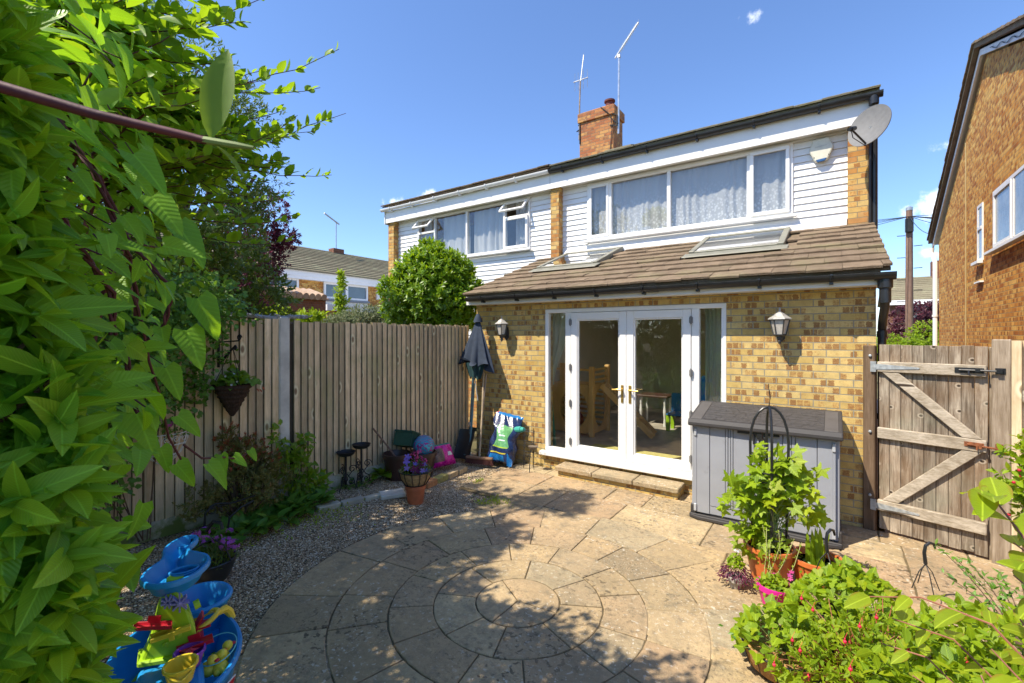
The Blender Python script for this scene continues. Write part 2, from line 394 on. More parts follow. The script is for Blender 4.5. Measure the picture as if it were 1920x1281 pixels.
M_tile3 = tile_mat('far_roof_tile', (.2,.17,.11), (.28,.25,.16), (.3,.3,.18))
M_terracotta_tile = tile_mat('clay_pantile', (.44,.29,.2), (.6,.47,.36), (.5,.45,.35))
M_glass = glass_mat('window_glass', 1.0)
M_glassd = glass_mat('door_glass', 1.0)
M_glassr = glass_mat('rooflight_glass', 1.6)
def pave_mat():
    t = NT('weathered_paving'); g = t.n('NewGeometry'); p = g.outputs['Position']; ri = g.outputs['Random Per Island']
    base = t.ramp(ri, [(0,(.30,.23,.14)),(.22,(.62,.455,.235)),(.42,(.48,.315,.185)),(.62,(.66,.52,.295)),(.8,(.52,.355,.2)),(1,(.45,.38,.245))])
    n1 = t.noise(p, 3.5, 5, .6); n2 = t.noise(p, 26, 6, .7); n3 = t.noise(p, 140, 3, .7)
    col = t.mix(t.maprange(n1, .35, .65, 0, .4), base, (.27,.215,.14))
    col = t.mix(t.maprange(n2, .38, .72, 0, .6), col, (.25,.175,.095))
    col = t.mix(t.maprange(n3, .4, .75, 0, .5), col, (.52,.41,.24))
    n4 = t.noise(p, 8, 5, .7); col = t.mix(t.maprange(n4, .5, .7, 0, .75), col, (.19,.165,.115))
    n5 = t.noise(p, 1.1, 4, .6); col = t.mix(t.maprange(n5, .45, .68, 0, .55), col, (.22,.18,.115))
    n6 = t.noise(p, 19, 5, .7); col = t.mix(t.maprange(n6, .56, .68, 0, .6), col, (.5,.34,.2))
    def blot(scale, seed, lo, hi, dscale, dlo, dhi):
        o = t.n('VectorMath', operation='ADD'); t.l(p, o.inputs[0]); o.inputs[1].default_value = (seed, seed*2.3, 0)
        a = t.maprange(t.noise(o.outputs[0], scale, 2.5, .5, .3), lo, hi); return t.math('MULTIPLY', a, t.maprange(t.noise(o.outputs[0], dscale, 3), dlo, dhi, .0, 1.))
    col = t.mix(t.math('MULTIPLY', blot(23, 3., .575, .625, 1.6, .44, .66), .75), col, (.055,.046,.033))
    col = t.mix(t.math('MULTIPLY', blot(48, 9., .585, .64, 2.4, .44, .66), .65), col, (.08,.066,.046))
    col = t.mix(t.math('MULTIPLY', blot(30, 17., .615, .66, 2.1, .42, .62), .7), col, (.66,.61,.5))
    col = t.mix(t.math('MULTIPLY', blot(60, 27., .62, .67, 1.7, .42, .62), .6), col, (.62,.56,.45))
    h = t.math('ADD', t.math('MULTIPLY', n2, .7), t.math('MULTIPLY', n3, .4))
    return t.done(t.bsdf(col, .88, .2, 0, h, .7, .02))
M_pave = pave_mat()
def gravel_mat():
    t = NT('pea_gravel'); p = t.pos()
    nn = t.n('TexNoise'); nn.inputs['Scale'].default_value = 40; t.l(p, nn.inputs['Vector'])
    dd = t.n('VectorMath', operation='MULTIPLY_ADD'); t.l(nn.outputs['Color'], dd.inputs[0]); dd.inputs[1].default_value = (.012,.012,0); t.l(p, dd.inputs[2])
    v = t.n('TexVoronoi'); v.inputs['Scale'].default_value = 62; v.voronoi_dimensions = '2D'; t.l(dd.outputs[0], v.inputs['Vector'])
    c = t.ramp(t.n_sep(v.outputs['Color']), [(0,(.18,.12,.065)),(.3,(.33,.23,.125)),(.55,(.46,.34,.20)),(.8,(.54,.44,.30)),(.93,(.8,.72,.56)),(1,(.68,.42,.22))])
    c = t.mix(t.maprange(v.outputs['Distance'], .38, .62), c, (.045,.035,.025))
    big = t.noise(p, 1.8, 4); c = t.mix(t.maprange(big, .45, .7, 0, .4), c, (.10,.08,.055))
    h = t.maprange(v.outputs['Distance'], 0, .6, 1, 0)
    return t.done(t.bsdf(c, .75, .35, 0, h, 1., .015))
M_gravel = gravel_mat()
M_joint = plain('joint_soil', (.15,.115,.065), .95, .1, var=.4, scale=14, bump=.6, wear=((.07,.1,.02), 5, .62))
M_earth = plain('ground_earth', (.14,.13,.07), .95, .1, var=.4, scale=.5, bump=.4)
M_soil = plain('potting_soil', (.05,.035,.022), .95, .1, var=.5, scale=60, bump=1., bscale=120)
M_fence = wood_mat('fence_board', (.53,.395,.225), (.86,.70,.47), knots=2.6, knot_col=(.24,.165,.10), algae=(.33,.36,.15), rnd=.65)
M_gate = wood_mat('gate_board', (.125,.09,.06), (.46,.39,.30), knots=4.6, algae=(.26,.26,.19), rnd=.55, contrast=1.5, brown=(.20,.11,.05), kround=.8)
M_gatex = wood_mat('gate_rail', (.27,.22,.155), (.56,.49,.39), knots=3., axis=0, rnd=.25, contrast=1.4)
M_post = wood_mat('gate_post_wood', (.22,.165,.11), (.43,.355,.27), rnd=.2, contrast=1.4)
M_postd = wood_mat('dark_post_wood', (.11,.07,.04), (.21,.145,.095), rnd=.2, contrast=1.3)
M_pole = wood_mat('pole_wood', (.16,.09,.06), (.3,.2,.15), knots=0, rnd=.1)
M_conc = plain('concrete', (.58,.56,.50), .9, .2, var=.2, scale=6, bump=.5, bscale=150)
M_concm = plain('mossy_concrete', (.46,.43,.34), .9, .2, var=.3, scale=3, bump=.5, wear=((.16,.21,.06), 2.5, .5))
M_pine = wood_mat('pine_wood', (.78,.46,.15), (.88,.57,.23), axis=2, rnd=.15, rough=.5)
M_bark = plain('bark', (.12,.08,.055), .9, .2, var=.4, scale=18, bump=.7, bscale=40)
M_stem = plain('purple_stem', (.085,.024,.03), .6, .3, var=.3, scale=20)
M_stemg = plain('green_stem', (.16,.22,.06), .6, .3, var=.3, scale=20)
M_terra = plain('terracotta_plastic', (.42,.12,.05), .55, .4, var=.15, scale=14, bump=.1)
M_orange = plain('orange_pot', (.62,.17,.045), .45, .45, var=.15, scale=10, bump=.05)
M_magenta = plain('magenta_pot', (.62,.015,.26), .4, .5, var=.1)
M_blue = plain('blue_plastic', (.012,.24,.60), .38, .5, var=.12, scale=5, bump=.03)
M_lime = plain('lime_plastic', (.34,.56,.02), .4, .5, var=.1, bump=.03)
M_red = plain('red_plastic', (.5,.012,.03), .35, .5, var=.1, bump=.03)
M_yellow = plain('yellow_plastic', (.75,.56,.04), .4, .5, var=.08, bump=.03)
M_purple = plain('purple_plastic', (.22,.05,.42), .4, .5, var=.1, bump=.03)
M_white = plain('white_paint', (.78,.77,.74), .5, .4, var=.06)
M_boxg = plain('grey_resin', (.30,.315,.35), .55, .35, var=.09, scale=2.2, bump=.2, bscale=200, wear=((.23,.235,.25), 5, .6))
M_boxd = plain('dark_grey_resin', (.05,.047,.047), .6, .35, var=.15, scale=6, bump=.2, bscale=150)
M_brownpot = plain('brown_pot', (.06,.03,.022), .4, .5, var=.25)
M_coco = plain('coco_liner', (.36,.20,.085), .95, .1, var=.35, scale=45, bump=1., bscale=110)
M_wicker = plain('dark_wicker', (.05,.032,.024), .85, .2, var=.5, scale=60, bump=1., bscale=70)
M_navy = plain('navy_canvas', (.035,.048,.075), .8, .25, var=.2, scale=14, bump=.3, bscale=240)
M_room = plain('cream_wall', (.8,.75,.64), .9, .2, var=.05, scale=2)
M_floor = plain('room_floor', (.46,.40,.32), .5, .4, var=.3, scale=4)
M_rug = plain('yellow_rug', (.62,.55,.2), .9, .1, var=.1, scale=20)
M_dgreen = plain('dark_green_plastic', (.02,.075,.045), .45, .45, var=.15)
M_cwhite = plain('cup_pattern', (.8,.8,.8), .4, .5)
def cloth(name, c, tf=.4):
    t = NT(name); p = t.pos(); n = t.noise(p, 60, 3)
    d = t.bsdf(t.mix(t.maprange(n, .3, .7), tuple(q*.85 for q in c), c), .9, .1, 0, n, .2, .003)
    tl = t.n('BsdfTranslucent'); tl.inputs[0].default_value = (*c, 1)
    m = t.n('MixShader'); m.inputs[0].default_value = tf; t.l(d.outputs[0], m.inputs[1]); t.l(tl.outputs[0], m.inputs[2]); return t.done(m)
def lace(name):
    t = NT(name); p = t.pos()
    n = t.n('TexVoronoi'); n.inputs['Scale'].default_value = 26; n.feature = 'F1'; t.l(t.scaled(p, (1,1,.8)), n.inputs['Vector'])
    nz = t.noise(p, 15, 4, .7)
    sp = t.n('SeparateXYZ'); t.l(p, sp.inputs[0])
    low = t.maprange(sp.outputs[2], 4.45, 3.8)                      # denser flowers towards the hem of the lace
    f = t.math('ADD', t.math('MULTIPLY', t.maprange(n.outputs['Distance'], .2, .55, 1, 0), .55), t.math('MULTIPLY', nz, .7))
    dens = t.math('MULTIPLY', t.maprange(f, .42, .72), low)
    al = t.math('ADD', .66, t.math('MULTIPLY', dens, .34), clamp=True)
    d = t.n('BsdfDiffuse'); d.inputs[0].default_value = (.82,.82,.82,1); tl = t.n('BsdfTranslucent'); tl.inputs[0].default_value = (.8,.8,.8,1)
    m1 = t.n('MixShader'); m1.inputs[0].default_value = .25; t.l(d.outputs[0], m1.inputs[1]); t.l(tl.outputs[0], m1.inputs[2])
    tr = t.n('BsdfTransparent'); m2 = t.n('MixShader'); t.l(al, m2.inputs[0]); t.l(tr.outputs[0], m2.inputs[1]); t.l(m1.outputs[0], m2.inputs[2])
    return t.done(m2)
M_lace = lace('lace_net'); M_curt = cloth('white_curtain', (.75,.76,.78)); M_sage = cloth('sage_curtain', (.68,.76,.62)); M_green = cloth('green_curtain', (.06,.24,.19), .2)
# leaves
L_laurel = leaf_mat('laurel_leaf', (.24,.47,.028), (.09,.25,.015), (.46,.80,.025), veins=.45, rough=.4, tfac=.42, spec=.3)
L_vine = leaf_mat('climber_leaf', (.24,.49,.025), (.11,.29,.016), (.47,.82,.02), veins=.35, rough=.5, tfac=.45, vscale=9)
L_oval = leaf_mat('oval_leaf', (.24,.41,.022), (.10,.21,.02), (.52,.78,.02), rough=.45, tfac=.42)
L_dark = leaf_mat('dark_tree_leaf', (.14,.21,.035), (.055,.10,.018), (.30,.42,.03), rough=.45, tfac=.28)
L_deep = leaf_mat('deep_green_leaf', (.15,.31,.035), (.06,.16,.02), (.30,.55,.035), rough=.45, tfac=.25)
L_fresh = leaf_mat('fresh_shrub_leaf', (.21,.36,.015), (.10,.20,.010), (.46,.66,.012), rough=.38, tfac=.35, spec=.5)
L_lime = leaf_mat('lime_leaf', (.31,.44,.010), (.13,.23,.008), (.52,.66,.010), veins=.3, rough=.5, tfac=.42, vscale=9)
L_cherry = leaf_mat('cherry_leaf', (.34,.45,.02), (.19,.29,.012), (.6,.70,.02), veins=.5, rough=.42, tfac=.42, edge=(.33,.14,.03), vscale=20)
L_plum = leaf_mat('plum_leaf', (.13,.02,.035), (.05,.012,.018), (.28,.03,.08), rough=.5, tfac=.25)
L_maple = leaf_mat('maple_leaf', (.13,.035,.05), (.06,.02,.028), (.24,.05,.08), rough=.5, tfac=.25)
L_bronze = leaf_mat('bronze_leaf', (.26,.22,.06), (.12,.17,.04), (.45,.36,.06), rough=.5, tfac=.28)
L_redtip = leaf_mat('red_tip_leaf', (.42,.10,.04), (.25,.09,.035), (.6,.15,.04), rough=.5, tfac=.28)
L_burg = leaf_mat('burgundy_leaf', (.16,.02,.06), (.07,.012,.03), (.3,.04,.12), rough=.5, tfac=.28)
L_grey = leaf_mat('silver_leaf', (.22,.25,.13), (.12,.15,.07), (.25,.32,.12), rough=.6, tfac=.25)
L_soft = leaf_mat('soft_young_leaf', (.20,.32,.03), (.12,.22,.02), (.45,.65,.03), rough=.6, tfac=.45)
P_pink = leaf_mat('pink_petal', (.75,.12,.35), (.55,.05,.25), (.8,.2,.45), rough=.6, tfac=.35)
P_mauve = leaf_mat('mauve_petal', (.55,.16,.6), (.40,.08,.5), (.6,.25,.7), rough=.6, tfac=.35)
P_violet = leaf_mat('violet_petal', (.34,.26,.72), (.2,.12,.55), (.4,.3,.8), rough=.6, tfac=.35)
P_wine = leaf_mat('wine_petal', (.2,.01,.09), (.12,.005,.05), (.3,.02,.15), rough=.6, tfac=.3)
P_white = leaf_mat('white_petal', (.8,.8,.75), (.7,.7,.65), (.8,.8,.75), rough=.6, tfac=.35)
P_red = leaf_mat('red_petal', (.65,.02,.05), (.5,.01,.06), (.7,.03,.1), rough=.5, tfac=.3)

# ------------------------------------------------------------------ leaf tools
def tpl(L=1., W=.4, n=4, fold=.12, curl=.15, prof='ell', p=.85):
    """leaf lying along +y, normal +z: 3 columns"""
    V = []; UV = []
    for i in range(n+1):
        t = i/n
        if prof == 'ell': w = sin(pi*t**p)**.8 if 0 < t < 1 else 0
        elif prof == 'heart': w = (min(1, (t+.06)*7)**.5)*(1-t)**.62 if t < 1 else 0
        elif prof == 'oval': w = (sin(pi*min(1, t**.75)))**.65 if 0 < t < 1 else 0
        elif prof == 'strap': w = (1-t**4)*.9+.1*(t < 1)
        z = -curl*L*t*t
        hw = W*.5*w
        back = -.10*L*(1-t)**6 if prof == 'heart' else 0
        V += [(-hw, L*t+back, z+fold*hw*2), (0, L*t, z), (hw, L*t+back, z+fold*hw*2)]
        UV += [(.5-.5*w, t), (.5, t), (.5+.5*w, t)]
    F = []
    for i in range(n):
        a = i*3; F += [(a, a+1, a+4, a+3), (a+1, a+2, a+5, a+4)]
    return np.array(V, float), np.array(F), np.array(UV, float)
def fan(R, depth=.12, wob=.0):
    """leaf or flower from radii list around the centre (closed fan), xy plane, quads degenerate free -> tris"""
    n = len(R); V = [(0,0,0)]
    for i, r in enumerate(R):
        q = 2*pi*i/n; V.append((r*sin(q), r*cos(q), -depth*r*r + wob*((i % 2)*2-1)*r))
    F = [(0, i+1, (i+1) % n+1) for i in range(n)]
    UV = [(.5,.5)] + [(.5+.5*v[0], .5+.5*v[1]) for v in V[1:]]
    return np.array(V, float), np.array(F), np.array(UV, float)
def palmate(lobes=5, n=30, deep=.35, teeth=.07, base_gap=.35):
    R = []
    for i in range(n):
        q = 2*pi*i/n
        a = abs(math.atan2(sin(q), cos(q)))
        r = .50 + (deep+.16)*(1-abs(sin(a*lobes/2.)))**.8*(1-.22*a/pi)
        if i % 2: r *= 1-teeth*1.6
        if a > 2.75: r *= base_gap
        R.append(r)
    V, F, UV = fan(R, .14); V[:, 1] += .35
    return V, F, UV
def flower(n=5, notch=.45, cup=.25):
    R = []
    for i in range(n*4): R.append([notch, .9, 1., .9][i % 4])
    V, F, UV = fan(R, -cup); return V, F, UV
def unit(a):
    return a/np.maximum(np.linalg.norm(a, axis=-1, keepdims=True), 1e-9)
def scatter(T, P, A, Nn, S, W=None):
    """instances of template T at P with leaf axis A, rough normal Nn, scale S -> V, F, UV"""
    V0, F0, U0 = T; P = np.asarray(P, float); A = unit(np.asarray(A, float)); Nn = np.asarray(Nn, float); S = np.asarray(S, float)
    X = np.cross(A, Nn); bad = np.linalg.norm(X, axis=1) < 1e-3
    X[bad] = np.cross(A[bad], np.array([.3, .5, .8])); X = unit(X); Z = np.cross(X, A)
    w = S if W is None else S*np.asarray(W)
    V = P[:, None] + (V0[None, :, 0:1]*w[:, None, None])*X[:, None] + (V0[None, :, 1:2]*S[:, None, None])*A[:, None] + (V0[None, :, 2:3]*S[:, None, None])*Z[:, None]
    n, k = len(P), len(V0)
    F = F0[None] + (np.arange(n)*k)[:, None, None]
    return V.reshape(-1, 3), F.reshape(-1, F0.shape[1]), np.tile(U0, (n, 1))
def merge(*parts):
    Vs, Fs, Us = [], [], []; b = 0
    for V, F, U in parts:
        Vs.append(V); Fs.append(F+b); Us.append(U); b += len(V)
    return np.concatenate(Vs), np.concatenate(Fs), np.concatenate(Us)
def shoots(P, D, nl, spread, size, jit=.25, upbias=.5, length=.1):
    """rosettes: for every shoot tip P with direction D put nl leaves; returns pos, axis, normal, scale"""
    P = np.asarray(P, float); D = unit(np.asarray(D, float)); n = len(P)
    ref = np.where(np.abs(D[:, 2:3]) < .9, np.array([[0, 0, 1.]]), np.array([[1., 0, 0]]))
    A = unit(np.cross(D, ref)); B = np.cross(D, A)
    k = np.arange(nl)[None, :] + RNG.random((n, 1))*6
    q = k*2.4
    al = spread*(1 - .55*np.arange(nl)[None, :]/nl) + RNG.normal(0, jit, (n, nl))
    rad = A[:, None]*np.cos(q)[..., None] + B[:, None]*np.sin(q)[..., None]
    ax = D[:, None]*np.cos(al)[..., None] + rad*np.sin(al)[..., None]
    pos = P[:, None] - D[:, None]*(length*(1-np.arange(nl)/nl))[None, :, None]
    nor = D[:, None]*np.sin(al)[..., None] - rad*np.cos(al)[..., None] + np.array([0, 0, upbias]) + RNG.normal(0, .15, (n, nl, 3))
    s = size*RNG.uniform(.65, 1.2, (n, nl))
    return pos.reshape(-1, 3), ax.reshape(-1, 3), nor.reshape(-1, 3), s.ravel()
def rnd_dir(n, up=0.):
    v = unit(RNG.normal(size=(n, 3))); v[:, 2] += up; return unit(v)
def hash3(P, s):
    return np.sin(P[:, 0]*s+1.3)*np.sin(P[:, 1]*s*1.13+2.1)*np.sin(P[:, 2]*s*.93+.7)
def in_blobs(blobs, n, shell=.45, gap=.0, gs=5.):
    """points in the outer shell of random ellipsoids (cx,cy,cz,rx,ry,rz); outward dir"""
    w = np.array([b[3]*b[4]+b[4]*b[5]+b[3]*b[5] for b in blobs]); w = w/w.sum()
    idx = RNG.choice(len(blobs), n, p=w); B = np.array(blobs, float)[idx]
    d = rnd_dir(n); r = 1 - shell*RNG.random(n)**1.6
    P = B[:, :3] + d*B[:, 3:]*r[:, None]
    keep = hash3(P, gs) + .35*hash3(P, gs*2.3) > gap-1e9 if gap <= -1 else hash3(P, gs) + .35*hash3(P, gs*2.3) > gap
    dd = unit(d/B[:, 3:])
    return P[keep], dd[keep]
def branches(mb, root, tips, r0, r1=.004, wob=.08, n=6, segs=7):
    root = Vector(root)
    for tpt in tips:
        tpt = Vector(tpt); pts = []; L = (tpt-root).length
        for i in range(segs+1):
            f = i/segs; p = root.lerp(tpt, f); p.z += .12*L*sin(pi*f)*.6
            p += Vector((random.uniform(-1,1), random.uniform(-1,1), random.uniform(-.5,.5)))*wob*L*.2*sin(pi*f)
            pts.append(p)
        mb.tube(pts, [r0+(r1-r0)*(i/segs)**.8 for i in range(segs+1)], n)
T_leaf = tpl(1, .38, 4, .12, .18); T_laurel = tpl(1, .34, 8, .16, .22, 'ell', .9); T_heart = tpl(1, .72, 7, .15, .2, 'heart')
T_oval = tpl(1, .5, 4, .14, .12, 'oval'); T_small = tpl(1, .42, 2, .12, .1); T_round = tpl(1, .8, 3, .1, .1, 'oval')
T_narrow = tpl(1, .24, 2, .1, .15); T_strap = tpl(1, .09, 6, .2, .12, 'strap'); T_grape = palmate(5, 40, .36, .07); T_straw = palmate(3, 26, .3, .05, .6)
T_fl5 = flower(5); T_cherry = tpl(1, .44, 8, .15, .2, 'ell', .8)
# ================================================================== GROUND
struct('ground', MB().add([(-400,-400,-.30),(400,-400,-.30),(400,600,-.30),(-400,600,-.30)], [(0,1,2,3)]), M_earth)
def sst(a, b, x):
    t = min(1, max(0, (x-a)/(b-a))); return t*t*(3-2*t)
def zg(x, y):
    """height of the gravel: level with the paving, a little higher by the fence bed, lower at the far corner"""
    w = sst(3.0, 4.6, -x)
    return -.026 + w*(.085*(1-sst(2.6, 5.2, y)) - .035*sst(4.2, 5.7, y)) + .008*sin(x*5.1+y*3)*sin(y*4.3)*w
g = MB(); NXg, NYg = 60, 110
g.grid(lambda u, v: (-6.4+u*4.2, -2.4+v*8.3, zg(-6.4+u*4.2, -2.4+v*8.3)), NXg, NYg)
struct('gravel', g, M_gravel, smooth=True)
CX, CY = -1.847, 2.716
# ---- paving: rectangular slabs, circle kit laid 4 mm proud
pv = MB()
def slab(mbx, poly, z, th=.03, ch=.006):
    """polygon slab with chamfered top edge and slight tilt"""
    n = len(poly); cx = sum(p[0] for p in poly)/n; cy = sum(p[1] for p in poly)/n
    ax, ay = random.gauss(0, .0015), random.gauss(0, .0015); dz = random.gauss(0, .0010)
    def zz(x, y): return z + dz + (x-cx)*ax + (y-cy)*ay
    inn = []
    for i in range(n):
        p = poly[i]; d = math.hypot(p[0]-cx, p[1]-cy); f = 1-ch*1.3/d
        inn.append((cx+(p[0]-cx)*f, cy+(p[1]-cy)*f))
    V = [(x, y, zz(x, y)) for x, y in inn] + [(x, y, zz(x, y)-ch*.8) for x, y in poly] + [(x, y, z-th) for x, y in poly]
    F = [tuple(range(n))] + [(n+i, n+(i+1) % n, (i+1) % n, i) for i in range(n)] + [(2*n+i, 2*n+(i+1) % n, n+(i+1) % n, n+i) for i in range(n)]
    mbx.add(V, F)
def wobble(poly, a=.0035):
    """subdivide edges and roughen them"""
    out = []; n = len(poly)
    for i in range(n):
        p, q = poly[i], poly[(i+1) % n]; L = math.hypot(q[0]-p[0], q[1]-p[1]); k = max(1, int(L/.07))
        for j in range(k):
            f = j/k; out.append((p[0]+(q[0]-p[0])*f+random.uniform(-a, a), p[1]+(q[1]-p[1])*f+random.uniform(-a, a)))
    return out
ys = [5.72, 5.42, 4.98, 4.38, 3.93, 3.33, 2.88, 2.28, 1.68, 1.08, .48, -.12, -.72, -1.3]
for yi in range(len(ys)-1):
    y1, y0 = ys[yi], ys[yi+1]
    xl = -3.84 if y0 > 4.3 else (-3.3 if y0 > 3.8 else -2.9)
    x = xl + random.choice([0, -.0]); 
    while x < 2.25:
        w = random.choice([.45, .6, .6, .75, .9]); x1 = min(x+w, 2.4)
        if yi == 2: x1 = {0: x1}.get(1, x1)
        j = .0065
        # leave out slabs wholly under the circle
        far = max(math.hypot(px-CX, py-CY) for px in (x, x1) for py in (y0, y1))
        if far > 1.70:
            slab(pv, wobble([(x+j, y0+j), (x1-j, y0+j), (x1-j, y1-j), (x+j, y1-j)]), -.006)
        x = x1
rings = [(0, .30, 3), (.30, .597, 8), (.597, .90, 12), (.90, 1.275, 16), (1.275, 1.74, 18)]
for (r0, r1, k) in rings:
    ph = {0: .4, .30: 1.2, .597: .15, .90: .5, 1.275: .9}[r0]
    cuts = [ph + 2*pi*i/k + random.uniform(-.25, .25)*2*pi/k*.6 for i in range(k)]
    for i in range(k):
        a0, a1 = cuts[i], cuts[(i+1) % k] + (2*pi if i == k-1 else 0)
        g0 = .005; P = []
        m = max(3, int((a1-a0)*r1/.07))
        for q in range(m+1):
            rr = r1-g0+random.uniform(-.003, .003); e = g0/rr; a = a0+e+(a1-a0-2*e)*q/m; P.append((CX+rr*cos(a), CY+rr*sin(a)))
        if r0 > 0:
            m2 = max(3, int((a1-a0)*r0/.07))
            for q in range(m2, -1, -1):
                rr = r0+g0+random.uniform(-.003, .003); e = g0/rr; a = a0+e+(a1-a0-2*e)*q/m2; P.append((CX+rr*cos(a), CY+rr*sin(a)))
        else: P.append((CX+.006*cos((a0+a1)/2), CY+.006*sin((a0+a1)/2)))
        slab(pv, P, 0.0, .014, .004)
struct('patio', pv, M_pave)
jt = MB()
jt.lathe([(0, -.0085), (1.742, -.0085), (1.75, -.03)], (CX, CY, 0), 72)
struct('patio_joints', jt, M_joint)
jt = MB(); jt.add([(-3.845,4.3,-.0145),(2.4,4.3,-.0145),(2.4,5.73,-.0145),(-3.845,5.73,-.0145)], [(0,1,2,3)])
jt.add([(-2.9,-1.4,-.0145),(2.4,-1.4,-.0145),(2.4,4.3,-.0145),(-2.9,4.3,-.0145)], [(0,1,2,3)])
struct('paving_bed', jt, M_joint)
# side passage beyond the gate
struct('side_path', MB().add([(.42,5.735,-.02),(2.38,5.735,-.02),(2.38,17.5,-.02),(.42,17.5,-.02)], [(0,1,2,3)]), plain('path_concrete', (.36,.33,.27), .9, .2, var=.25, scale=3))

# ================================================================== THE HOUSE (right half of the pair)
H = Thing('brick_house', 'semi-detached house with white cladding above a yellow brick rear extension with french doors', 'house', (-2.1, 7.0, 0))
DX0, DX1, DZ0, DZ1 = -3.42, -1.0, .18, 2.27
w = MB()
w.box(-4.70, DX0, 5.73, 5.95, -.2, 2.372); w.box(DX1, .35, 5.73, 5.95, -.2, 2.372)
w.box(DX0, DX1, 5.73, 5.95, DZ1, 2.372); w.box(DX0, DX1, 5.73, 5.95, -.2, DZ0-.004)
w.box(.13, .35, 5.95, 7.88, -.2, 2.372); w.box(-4.70, -4.48, 5.95, 7.88, -.2, 2.372)
H.part('extension_wall', w, M_brick)
w = MB()                                   # main shell (gables, inner wall) behind
w.prism([(.42,7.97,-.2),(.42,15.2,-.2),(.42,15.2,4.9),(.42,11.5,6.3),(.42,7.97,4.9)], (-.25,0,0))
w.box(-4.34, .16, 8.04, 8.14, 2.75, 3.6)
H.part('main_wall', w, M_brickp)
for a, b, z in ((.17, .39, 3.30), (-4.47, -4.29, 3.1)): H.part('brick_pillar', MB().box(a, b, 7.70, 7.96, z, 4.745), M_brickp)
for a, b, z, zt in ((.15, .41, 3.24, 3.37), (-4.49, -4.27, 3.05, 3.36)): H.part('lead_flashing', MB().box(a, b, 7.66, 7.97, z, zt), M_lead, bevel=.01)
def cladding(th, x0, x1, z0, z1, y, holes=(), pitch=.1):
    """shiplap boards, each leaning out towards its lower edge, cut round windows"""
    m = MB(); z = z0
    while z < z1-.005:
        zt = min(z+pitch, z1)
        spans = [(x0, x1)]
        for (hx0, hx1, hz0, hz1) in holes:
            ns = []
            for a, b in spans:
                if zt <= hz0+.02 or z >= hz1-.02: ns.append((a, b)); continue
                if hx0 > a: ns.append((a, min(b, hx0)))
                if hx1 < b: ns.append((max(a, hx1), b))
            spans = [s for s in ns if s[1]-s[0] > .01]
        for a, b in spans:
            m.add([(a,y-.022,z+.004),(b,y-.022,z+.004),(b,y-.004,zt),(a,y-.004,zt),(a,y+.02,z+.004),(b,y+.02,z+.004),(b,y+.02,zt),(a,y+.02,zt)],
                  [(0,1,2,3),(0,4,5,1),(1,5,6,2),(0,3,7,4),(3,2,6,7)])
        z = zt
    m2 = MB(); m2.box(x0, x1, y+.02, y+.03, z0, z1)
    return m
WIN = (-3.76, -.47, 3.66, 4.715)
m = cladding(H, -4.29, .17, 3.40, 4.745, 7.87, [WIN]); m.box(-4.26, .165, 7.895, 7.975, 3.3, 3.66); m.box(-4.26, WIN[0], 7.895, 7.975, 3.66, 4.745); m.box(WIN[1], .165, 7.895, 7.975, 3.66, 4.745)
H.part('cladding', m, M_clad)
m = MB(); m.prism([(-4.26,7.85,3.40),(-4.26,7.80,3.40),(-4.26,7.80,3.47),(-4.26,7.845,3.53)], (4.42,0,0)); H.part('apron_trim', m, M_upvc)
# upstairs window
def bar(m, a, b, c, d, y0, y1): m.box(a, b, y0, y1, c, d)
def win_frame(x0, x1, z0, z1, y, mull, t=.055, d0=-.03, d1=.04):
    m = MB(); m.box(x0, x1, y+d0, y+d1, z1-t, z1); m.box(x0, x1, y+d0, y+d1, z0, z0+t)
    m.box(x0, x0+t, y+d0, y+d1, z0+t, z1-t); m.box(x1-t, x1, y+d0, y+d1, z0+t, z1-t)
    for q in mull: m.box(q-t*.55, q+t*.55, y+d0, y+d1, z0+t, z1-t)
    return m
y = 7.86; mull = [-3.31, -2.26, -1.05]
wf = H.part('window', win_frame(*WIN, y, mull), M_upvc, bevel=.006)
edges = [WIN[0]+.055] + [q for mm in mull for q in (mm-.03, mm+.03)] + [WIN[1]-.055]
for i in range(4):
    a, b = edges[2*i], edges[2*i+1]; z0, z1, yy = WIN[2]+.055, WIN[3]-.055, y+.015
    if i == 3: yy = y-.035
    if i in (0, 3):
        s = win_frame(a-.012, b+.012, z0-.012, z1+.012, y-.03 if i == 0 else y-.055, [], .05, -.015, .02)
        H.part('casement', s, M_upvc, parent=wf, bevel=.004); a += .038; b -= .038; z0 += .038; z1 -= .038
        if i == 0: yy = y-.03
    H.part('pane', MB().box(a, b, yy, yy+.006, z0, z1), M_glass, parent=wf)
s = MB(); s.box(WIN[0]-.05, WIN[1]+.05, y-.11, y-.031, WIN[2]-.045, WIN[2]-.005); H.part('sill', s, M_upvc, parent=wf, bevel=.006)
